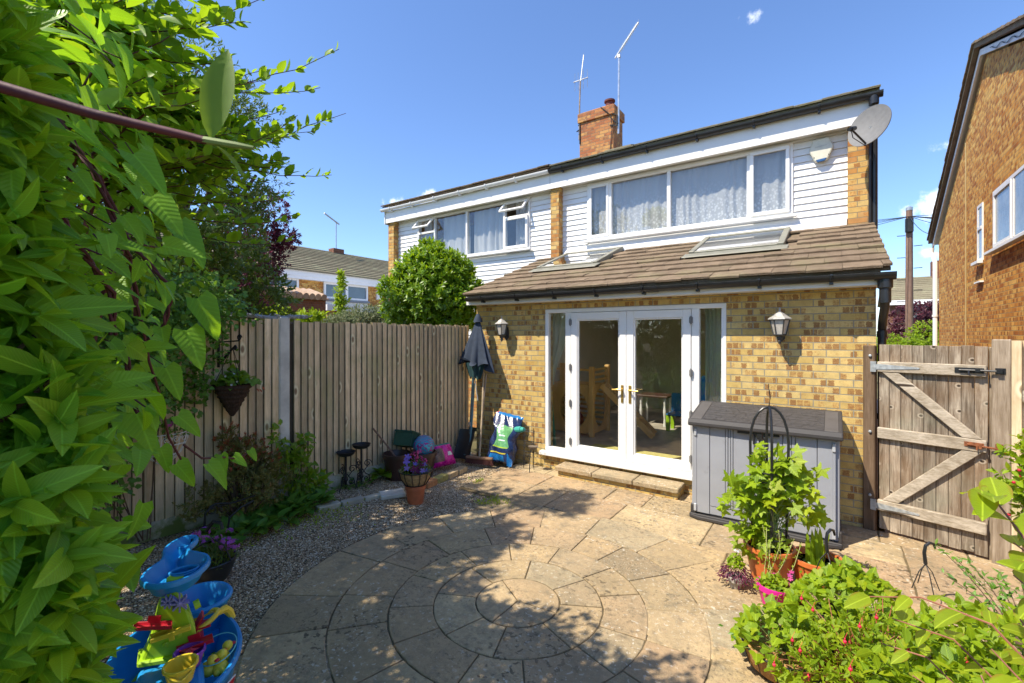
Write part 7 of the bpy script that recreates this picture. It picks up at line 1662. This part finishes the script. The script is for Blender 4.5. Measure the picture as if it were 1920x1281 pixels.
# scattered gravel stones lying proud of the sheet
rr = random.Random(12); m = MB(); 
oct_ = [(1,0,0),(0,1,0),(-1,0,0),(0,-1,0),(0,0,.7),(0,0,-.7)]; of = [(0,1,4),(1,2,4),(2,3,4),(3,0,4),(1,0,5),(2,1,5),(3,2,5),(0,3,5)]
PV, PF_ = [], []
N_ = 60000; xs = RNG.uniform(-4.95,-2.7,N_); yv = RNG.uniform(1.0,5.6,N_)
okm = ((xs-CX)**2+(yv-CY)**2 > 1.755**2) & ~((xs > -3.86) & (yv > 4.28)); xs, yv = xs[okm], yv[okm]
zz = np.array([zg(a, b) for a, b in zip(xs, yv)]); q = RNG.random(len(xs))*2*pi; sz = RNG.uniform(.0045,.0095,len(xs))
icoV = []; 
B0 = np.array([(1,0,0),(.5,.8,.1),(-.5,.85,0),(-1,.05,0),(-.55,-.8,.1),(.5,-.85,0),(.45,.1,.62),(-.4,.2,.6),(0,-.45,.58)], float); FB0 = np.array([(0,1,6),(1,2,7),(1,7,6),(2,3,7),(3,4,8),(3,8,7),(4,5,8),(5,0,6),(5,6,8),(6,7,8)])
c_, s_2 = np.cos(q), np.sin(q); el = RNG.uniform(.6,1.,len(xs))
V = np.empty((len(xs), 9, 3)); V[:, :, 0] = xs[:, None]+sz[:, None]*(B0[None,:,0]*c_[:, None]-B0[None,:,1]*el[:, None]*s_2[:, None]); V[:, :, 1] = yv[:, None]+sz[:, None]*(B0[None,:,0]*s_2[:, None]+B0[None,:,1]*el[:, None]*c_[:, None]); V[:, :, 2] = zz[:, None]+sz[:, None]*(B0[None,:,2]*.9)
F = (FB0[None]+(np.arange(len(xs))*9)[:, None, None]).reshape(-1,3)
def pebble_mat():
    t = NT('loose_pebbles'); g = t.n('NewGeometry'); ri = g.outputs['Random Per Island']
    c = t.ramp(ri, [(0,(.16,.11,.06)),(.3,(.31,.22,.12)),(.55,(.42,.31,.18)),(.78,(.5,.41,.28)),(.9,(.78,.7,.56)),(1,(.62,.4,.2))]); return t.done(t.bsdf(c, .7, .35, 0, t.noise(g.outputs['Position'], 300, 2), .2, .003))
o = mknp('loose_gravel', V.reshape(-1,3), F, pebble_mat(), (0,0,0)); o['kind'] = 'stuff'; o['label'] = 'brown and cream pea shingle beside the fence'; o['category'] = 'gravel'
# ---- flowers
def flowers(t, name, T, P, up_, S, mat): 
    P = np.asarray(P, float); A = np.asarray(up_, float)+RNG.normal(0,.35,P.shape); X = rnd_dir(len(P)); X = unit(np.cross(A, X)); leaves(t, name, T, P, X, A, S, mat)
def dome(c, r, h_, n, zmin=0.): q = RNG.random(n)*2*pi; k = np.sqrt(RNG.random(n)); return np.stack([c[0]+r*k*np.cos(q), c[1]+r*k*np.sin(q), c[2]+zmin+h_*(1-k*k)*RNG.uniform(.55,1.,n)], 1)
c = (-3.88,3.64,zg(-3.85,3.65)+.36)
P = dome(c, .18, .10, 330); leaves(FB, 'foliage', T_small, P, rnd_dir(len(P), .5), np.array([0,0,1.])+RNG.normal(0,.4,P.shape), RNG.uniform(.03,.05,len(P)), L_dark)
def ball_of(c, r, n): d = rnd_dir(n, .3); return np.asarray(c)+d*r, d
parts_ = []
for (dx, dy, dz, n, r) in ((-.02,.0,.17,26,.04),(.04,.05,.20,14,.03),(.05,.02,.12,20,.035),(.10,.06,.09,16,.03),(-.0,-.03,.09,12,.03),(.12,.10,.03,8,.025)):
    P, D = ball_of((c[0]+dx*.3-.0, c[1]+dx*.9+dy*.3, c[2]+dz), r, n); parts_.append(scatter(T_fl5, P, unit(np.cross(D, rnd_dir(n))), D, RNG.uniform(.010,.015,n)))
V, F, U = merge(*parts_); FB.npart('pink_flowers', V, F, P_pink, uv=U)
pp = np.array([(c[0]-.01, c[1]-.13, c[2]+.13),(c[0]+.03, c[1]-.16, c[2]+.07),(c[0]+.05, c[1]-.05, c[2]+.09),(c[0]+.10, c[1]+.04, c[2]+.07),(c[0]+.15, c[1]-.04, c[2]+.03),(c[0]+.15, c[1]+.03, c[2]+.015),(c[0]-.02,c[1]-.10,c[2]+.17),(c[0]+.08,c[1]-.12,c[2]+.04)]); flowers(FB, 'violet_petunias', T_fl5, pp, (.8,-.2,.5), np.array([.045,.035,.034,.032,.035,.035,.042,.03]), P_violet)
pp = np.array([(c[0]+.10, c[1]-.11, c[2]+.05),(c[0]+.09, c[1]+.0, c[2]+.06),(c[0]+.11,c[1]-.08,c[2]+.03)]); flowers(FB, 'wine_petunias', T_fl5, pp, (.8,-.3,.4), np.array([.05,.04,.04]), P_wine)
m = MB()
for (dx, dz) in ((-.02,.15),(.05,.16),(.05,.10)): m.tube([(c[0],c[1]+dx*.5,c[2]),(c[0]+dx*.3,c[1]+dx*.9,c[2]+dz)], .003, 5)
FB.part('stalks', m, M_stemg)
c = (-3.83,1.52,zg(-3.85,1.55)+.17)
P = dome(c, .17, .12, 900); leaves(BB, 'foliage', T_narrow, P, rnd_dir(len(P), 1.), np.array([.4,0,.6])+RNG.normal(0,.5,P.shape), RNG.uniform(.03,.055,len(P)), L_dark)
parts_ = []
for (x_, y_, z_, n, r) in ((.06,.09,.13,20,.045),(.09,.13,.11,14,.04),(-.06,-.07,.20,12,.04),(-.09,.0,.21,12,.035),(-.02,-.02,.17,9,.035),(.0,.05,.17,8,.03),(-.07,.17,.16,5,.02)):
    P, D = ball_of((c[0]+x_, c[1]+y_, c[2]+z_), r, n); parts_.append(scatter(T_fl5, P, unit(np.cross(D, rnd_dir(n))), D, RNG.uniform(.012,.019,n)))
V, F, U = merge(*parts_); BB.npart('mauve_flowers', V, F, P_mauve, uv=U)
# cone basket strawberry plant
c = (-4.86,2.13,1.42); P = dome(c, .17, .14, 90); P[:, 1] += .07*RNG.random(len(P)); leaves(CBk, 'foliage', T_straw, P, np.array([.3,.4,-.1])+RNG.normal(0,.6,P.shape), np.array([.6,0,.8])+RNG.normal(0,.35,P.shape), RNG.uniform(.04,.065,len(P)), L_fresh)
P = np.array([(-4.80,2.33,1.36),(-4.80,2.39,1.37),(-4.80,2.36,1.35)]); leaves(CBk, 'old_leaves', T_leaf, P, np.array([(.2,.4,-.5)]*3), np.array([(.9,0,.3)]*3), np.array([.05,.045,.05]), L_redtip)
P = c+np.array([.10,0,.05])+RNG.normal(0,1,(6,3))*np.array([.03,.07,.04]); flowers(CBk, 'white_flowers', T_fl5, P, (.9,0,.4), np.full(6,.012), P_white)
# white wire basket plant
c = (-4.90,1.58,1.0); P = dome(c, .18, .14, 120); leaves(WB, 'foliage', T_small, P, rnd_dir(len(P), .3), np.array([.5,0,.8])+RNG.normal(0,.4,P.shape), RNG.uniform(.03,.06,len(P)), L_deep)
P = np.array([(-4.86,1.62,1.13),(-4.85,1.68,1.15),(-4.84,1.73,1.12),(-4.86,1.55,1.17),(-4.83,1.60,1.10),(-4.84,1.70,1.10)]); flowers(WB, 'pink_flowers', T_fl5, P, (.8,.1,.5), np.array([.03,.03,.025,.025,.025,.02]), P_pink)
# ================================================================== RIGHT FOREGROUND PLANTS
GV = plant('grape_vine', 'young bright lime grape vine climbing the black arch', 'vine', (-.405,4.08,.22))
bl = [(-.44,4.02,.60,.25,.2,.28),(-.36,4.08,.86,.17,.16,.16),(-.52,3.96,.75,.14,.14,.18),(-.24,4.14,.66,.17,.16,.22),(-.48,3.98,.40,.17,.15,.18),(-.42,4.0,1.0,.07,.07,.08),(-.28,4.12,.92,.10,.1,.1)]
P, D = in_blobs(bl, 330, .9, -.35, 9.)
exl = np.array([(-.70,3.80,.66),(-.67,3.82,.60),(-.12,4.22,.55),(-.08,4.25,.52),(-.14,4.2,.75),(-.06,4.26,.88),(-.25,4.12,1.0),(-.2,4.16,1.02),(-.62,3.85,.8),(-.65,3.83,.84),(-.44,4.02,1.05),(-.66,3.85,.55),(-.10,4.22,.60)])
P = np.concatenate([P, exl]); D = np.concatenate([D, rnd_dir(len(exl))])
leaves(GV, 'foliage', T_grape, P, D*.5+np.array([.0,-.35,-.35])+RNG.normal(0,.35,P.shape), np.array([-.15,-.65,.7])+RNG.normal(0,.3,P.shape), RNG.uniform(.045,.085,len(P)), L_lime)
m = MB()
for q in list(P[::3])+list(exl): branches(m, (-.41+random.uniform(-.06,.06),4.06+random.uniform(-.05,.05),random.uniform(.25,.6)), [tuple(q)], .004, .0015, .15, 5, 5)
GV.part('stems', m, plain('vine_stem', (.25,.3,.08), .6))
TS = plant('tall_seedlings', 'thin pale stalks rising out of the magenta pot in front of the vine pot', 'seedling', (-.36,3.80,.12)); m = MB(); PL = []
for k in range(9):
    b = Vector((-.36+random.uniform(-.06,.08),3.76+random.uniform(-.04,.06),.12)); tp = b+Vector((random.uniform(-.10,.14),random.uniform(0,.08),random.uniform(.18,.38))); m.tube([b, b.lerp(tp,.5)+Vector((.01,0,0)), tp], .0025, 5)
    for f in (.35,.5,.65,.8,.95): PL += [b.lerp(tp, f)]*3
TS.part('stalks', m, plain('pale_stalk', (.4,.42,.15), .6)); PL = np.array([tuple(q) for q in PL]); leaves(TS, 'foliage', T_small, PL, rnd_dir(len(PL), .3), np.array([0,-.3,1.])+RNG.normal(0,.3,PL.shape), RNG.uniform(.018,.03,len(PL)), L_lime)
# begonia pot: lime top, burgundy skirt
c = (-.60,3.80,.085); P = dome(c, .085, .17, 420); hi = P[:, 2] > .16
leaves(BP, 'lime_foliage', T_round, P[hi], rnd_dir(hi.sum(), .4), np.array([-.1,-.3,1.])+RNG.normal(0,.35,(hi.sum(),3)), RNG.uniform(.018,.03,hi.sum()), L_lime)
q = RNG.random(330)*2*pi; r = RNG.uniform(.03,.115,330); P = np.stack([c[0]+r*np.cos(q), c[1]+r*np.sin(q), .14-.55*(r-.04)+RNG.normal(0,.02,330)], 1); P[:, 2] = np.clip(P[:, 2], .02, .2)
leaves(BP, 'burgundy_foliage', T_small, P, np.stack([np.cos(q),np.sin(q),-.6+0*q],1)+RNG.normal(0,.3,P.shape), np.array([0,-.3,1.])+RNG.normal(0,.35,P.shape), RNG.uniform(.02,.035,330), L_burg)
P = np.array([(c[0]+.02,c[1]-.03,.285),(c[0]+.03,c[1]-.01,.29),(c[0]+.0,c[1]-.02,.285)]); flowers(BP, 'white_flowers', T_fl5, P, (0,-.2,1), np.full(3,.012), P_white)
c = (-.335,3.70,.11); P = dome(c, .12, .10, 260); leaves(PP, 'foliage', T_round, P, rnd_dir(len(P), .4), np.array([-.1,-.3,1.])+RNG.normal(0,.35,P.shape), RNG.uniform(.022,.04,len(P)), L_lime)
P = np.array([(c[0]+.09,c[1]+.04,.22),(c[0]+.095,c[1]+.03,.2),(c[0]+.0,c[1]-.02,.23),(c[0]+.1,c[1]+.05,.24)]); flowers(PP, 'red_flowers', T_fl5, P, (0,-.4,1), np.full(4,.018), P_pink)
# gladiolus leaves
n = 9; P = np.array([(-.15+.012*k+random.uniform(-.01,.01), 4.13+random.uniform(-.03,.03), .17) for k in range(n)]); A = np.array([(random.uniform(-.12,.16), random.uniform(-.08,.1), 1.) for k in range(n)]); leaves(GP, 'sword_leaves', T_strap, P, A, np.array([(.1,-1.,.1)]*n)+RNG.normal(0,.4,(n,3)), RNG.uniform(.16,.30,n), L_lime, np.full(n, 1.6))
P = dome((-.12,4.13,.16), .14, .05, 90); leaves(GP, 'seedlings', T_round, P, rnd_dir(len(P), .4), np.array([0,-.2,1.])+RNG.normal(0,.35,P.shape), RNG.uniform(.018,.03,len(P)), L_fresh)
# strawberry plants
c = (-.24,2.97,.15); P = dome(c, .24, .24, 190); leaves(SBk, 'foliage', T_straw, P, rnd_dir(len(P), .1), np.array([-.15,-.35,.9])+RNG.normal(0,.3,P.shape), RNG.uniform(.03,.055,len(P)), L_lime)
m = MB()
for q in P[::3]: m.tube([(c[0]+random.uniform(-.05,.05),c[1]+random.uniform(-.05,.05),.14), tuple(q)], .002, 4)
SBk.part('stalks', m, M_stemg)
P = dome(c, .22, .2, 30); leaves(SBk, 'grey_foliage', T_small, P-np.array([.08,.02,.0]), rnd_dir(30), np.array([0,-.2,1.])+RNG.normal(0,.3,(30,3)), RNG.uniform(.03,.045,30), L_deep)
# lime shrub (second strawberry bed behind) 
c = (.08,3.50,.17); P = dome(c, .34, .33, 520); P[:, 0] += .10*(P[:, 1]-3.4); SHRUB = FS; leaves(FS, 'foliage', T_straw, P, rnd_dir(len(P), .1), np.array([-.15,-.35,.9])+RNG.normal(0,.3,P.shape), RNG.uniform(.028,.05,len(P)), L_lime)
m = MB()
for q in P[::4]: m.tube([(c[0]+random.uniform(-.06,.06),c[1]+random.uniform(-.06,.06),.12), tuple(q)], .002, 4)
FS.part('stalks', m, M_stemg)
# fuchsia
FU = plant('fuchsia_bush', 'fuchsia bush with small red hanging flowers in front of the strawberry basket', 'bush', (.12,2.95,.1))
bl = [(.06,2.98,.30,.30,.28,.20),(.22,2.85,.34,.3,.3,.22),(.34,3.08,.32,.3,.3,.2),(-.02,2.72,.24,.22,.22,.16),(.2,2.6,.28,.25,.25,.2)]
P, D = in_blobs(bl, 620, .8, -.6, 9.); P = P[P[:, 2] > .08]; D = np.array([0,0,.7])+RNG.normal(0,.6,P.shape); p, a, nn, s = shoots(P, D, 6, 1.2, .042, .25, .9, .05); leaves(FU, 'foliage', T_leaf, p, a, nn, s, L_lime)
m = MB()
for q in P[::3]: branches(m, (.12+random.uniform(-.1,.1),2.92+random.uniform(-.1,.1),.08), [tuple(q)], .004, .0018, .1, 5, 5)
FU.part('stems', m, plain('red_stem', (.3,.09,.05), .6))
k = 30; q = P[RNG.choice(len(P), k, False)]+np.array([-.01,-.05,.03]); mf = MB()
for v in q:
    mf = MB(); v = Vector(tuple(v)); mf.lathe([(.0,.016),(.003,.013),(.0035,.004),(.008,.0),(.0085,-.007),(.004,-.012),(.0,-.014)], v, 8); mf.tube([v+up*.016, v+Vector((.01,.01,.04))], .001, 4); mf.tube([v-up*.012, v-up*.028], .0012, 4); FU.part('flower', mf, plain('fuchsia_red', (.62,.015,.06), .45), smooth='auto')
# oval leaved hydrangea-like mound far right
OV = plant('leafy_mound', 'mound of plain lime green oval leaves between the fuchsia and the cherry shoots', 'shrub', (.48,2.75,.0))
bl = [(.48,2.75,.40,.28,.28,.26),(.62,3.05,.36,.28,.28,.24),(.36,2.5,.45,.26,.25,.25),(.66,2.7,.55,.25,.25,.22),(.5,3.3,.30,.28,.22,.2)]
P, D = in_blobs(bl, 460, .75, -.6, 7.); P = P[P[:, 2] > .05]; p, a, nn, s = shoots(P, np.array([0,-.1,.8])+RNG.normal(0,.5,P.shape), 5, 1.2, .065, .25, .9, .05); leaves(OV, 'foliage', T_oval, p, a, nn, s, L_lime)
m = MB()
for q in P[::4]: branches(m, (.5+random.uniform(-.1,.1),2.8+random.uniform(-.15,.15),.0), [tuple(q)], .005, .002, .1, 5, 5)
OV.part('stems', m, M_stemg)
# cherry shoots close to the camera
CH = plant('cherry_shoots', 'leafy cherry shoots with bronze edged leaves in front of the leafy mound', 'shrub', (.55,1.75,.0))
m = MB(); LP, LA, LN, LS = [], [], [], []
rr = random.Random(33)
def shoot(pts, s0, s1, first=2, mat=None, cluster=1):
    P_ = [Vector(q) for q in pts]; out = []
    for i in range(len(P_)-1):
        for j in range(5): out.append(P_[i].lerp(P_[i+1], j/5))
    out.append(P_[-1]); K = len(out); m.tube(out, [.0042*(1-.6*k/K) for k in range(K)], 6)
    for k in range(first, K):
        if k % 2: continue
        d = (out[k]-out[k-1]).normalized(); sd = d.cross(up).normalized()*(1 if (k//2) % 2 else -1)
        a = d*rr.uniform(.1,.6)+sd*rr.uniform(.6,1.1)+up*rr.uniform(-.25,.15)
        LP.append(out[k]); LA.append(a); LN.append(Vector((-.15,-.3,.9))+Vector((rr.gauss(0,.2),rr.gauss(0,.2),0))); LS.append(rr.uniform(s0, s1))
shoot([(.62,1.62,.75),(.54,1.66,1.12),(.41,1.75,1.37),(.36,1.77,1.455),(.335,1.768,1.475)], .115, .15, 6)
shoot([(.7,1.7,.9),(.55,1.74,1.18),(.45,1.78,1.30),(.40,1.79,1.34)], .11, .15, 4)
shoot([(.62,1.7,.7),(.5,1.75,.95),(.36,1.80,1.10),(.22,1.86,1.10),(.10,1.91,1.04)], .075, .115)
shoot([(.6,1.8,.6),(.45,1.85,.85),(.3,1.9,.98),(.16,1.95,.97)], .07, .11)
shoot([(.66,1.8,.6),(.6,1.8,.95),(.5,1.84,1.15),(.42,1.88,1.22)], .08, .12)
shoot([(.6,1.6,.5),(.5,1.62,.8),(.42,1.66,1.0),(.34,1.7,1.08)], .08, .12)
shoot([(.5,1.9,.5),(.38,1.95,.75),(.25,1.98,.86),(.14,2.02,.84)], .07, .105)
shoot([(.62,1.9,.5),(.55,1.95,.8),(.5,1.98,.98),(.46,2.0,1.05)], .07, .11)
shoot([(.45,1.75,.4),(.36,1.8,.7),(.28,1.82,.84),(.2,1.85,.86)], .07, .11)
n = 150; Pn = np.stack([RNG.uniform(.12,.7,n), RNG.uniform(1.65,2.15,n), RNG.uniform(.45,.95,n)], 1)
Pn = Pn[Pn[:, 2] < .62+.55*(Pn[:, 0]-.1)]
LPa = np.concatenate([np.array([tuple(q) for q in LP]), Pn]); LAa = np.concatenate([np.array([tuple(q) for q in LA]), rnd_dir(len(Pn), -.1)]); LNa = np.concatenate([np.array([tuple(q) for q in LN]), np.array([-.15,-.3,.9])+RNG.normal(0,.25,Pn.shape)]); LSa = np.concatenate([np.array(LS), RNG.uniform(.065,.105,len(Pn))])
leaves(CH, 'foliage', T_cherry, LPa, LAa, LNa, LSa, L_cherry)
for q in Pn[::3]: m.tube([(.5,1.85,.3), tuple((np.array(q)*.5+np.array([.5,1.85,.45])*.5)), tuple(q)], .003, 5)
CH.part('stems', m, plain('cherry_stem', (.28,.11,.07), .5), smooth='auto')
# red berried bush at right edge
BR = plant('berry_bush', 'small leaved bush with tiny red berries in front of the latch post', 'bush', (1.05,3.6,.2)); bl = [(.82,3.5,1.2,.12,.13,.18),(.9,3.5,1.0,.14,.14,.18),(.92,3.55,1.3,.12,.12,.12)]
P, D = in_blobs(bl, 230, .8, -.6, 9.); p, a, nn, s = shoots(P, D+np.array([0,-.2,.4]), 5, 1.15, .045, .25, .8, .03); leaves(BR, 'foliage', T_oval, p, a, nn, s, L_lime)
m = MB(); branches(m, (1.2,3.6,.0), [tuple(q) for q in P[::10]], .01, .003); BR.part('stems', m, M_bark)
for q in P[::9]: BR.part('berry', MB().sphere(tuple(q+np.array([-.02,-.03,.0])), .008, 8, 6), M_red)
# blueberry stems
BL = plant('blueberry_bush', 'thin blueberry stems with dull green leaves in front of the gate', 'bush', (.75,4.1,.0)); m = MB(); LP = []
for tp in ((.58,4.25,.46),(.66,4.2,.42),(.74,4.2,.40),(.84,4.15,.36),(.95,4.1,.38),(.6,4.1,.33),(.9,4.3,.34)):
    b = Vector((.95,3.9,.0)); t_ = Vector(tp); pts = [b.lerp(t_, f)+up*(.06*sin(pi*f)) for f in [i/8 for i in range(9)]]; m.tube(pts, [.005-.0004*i for i in range(9)], 5); LP += [pts[i]+Vector((random.gauss(0,.01),random.gauss(0,.01),random.gauss(0,.01))) for i in range(3, 9) for _ in range(5)]
P = np.array([tuple(q) for q in LP]); leaves(BL, 'foliage', T_leaf, P, rnd_dir(len(P), .3), np.array([-.1,-.3,.9])+RNG.normal(0,.35,P.shape), RNG.uniform(.03,.05,len(P)), L_deep); BL.part('stems', m, M_bark)
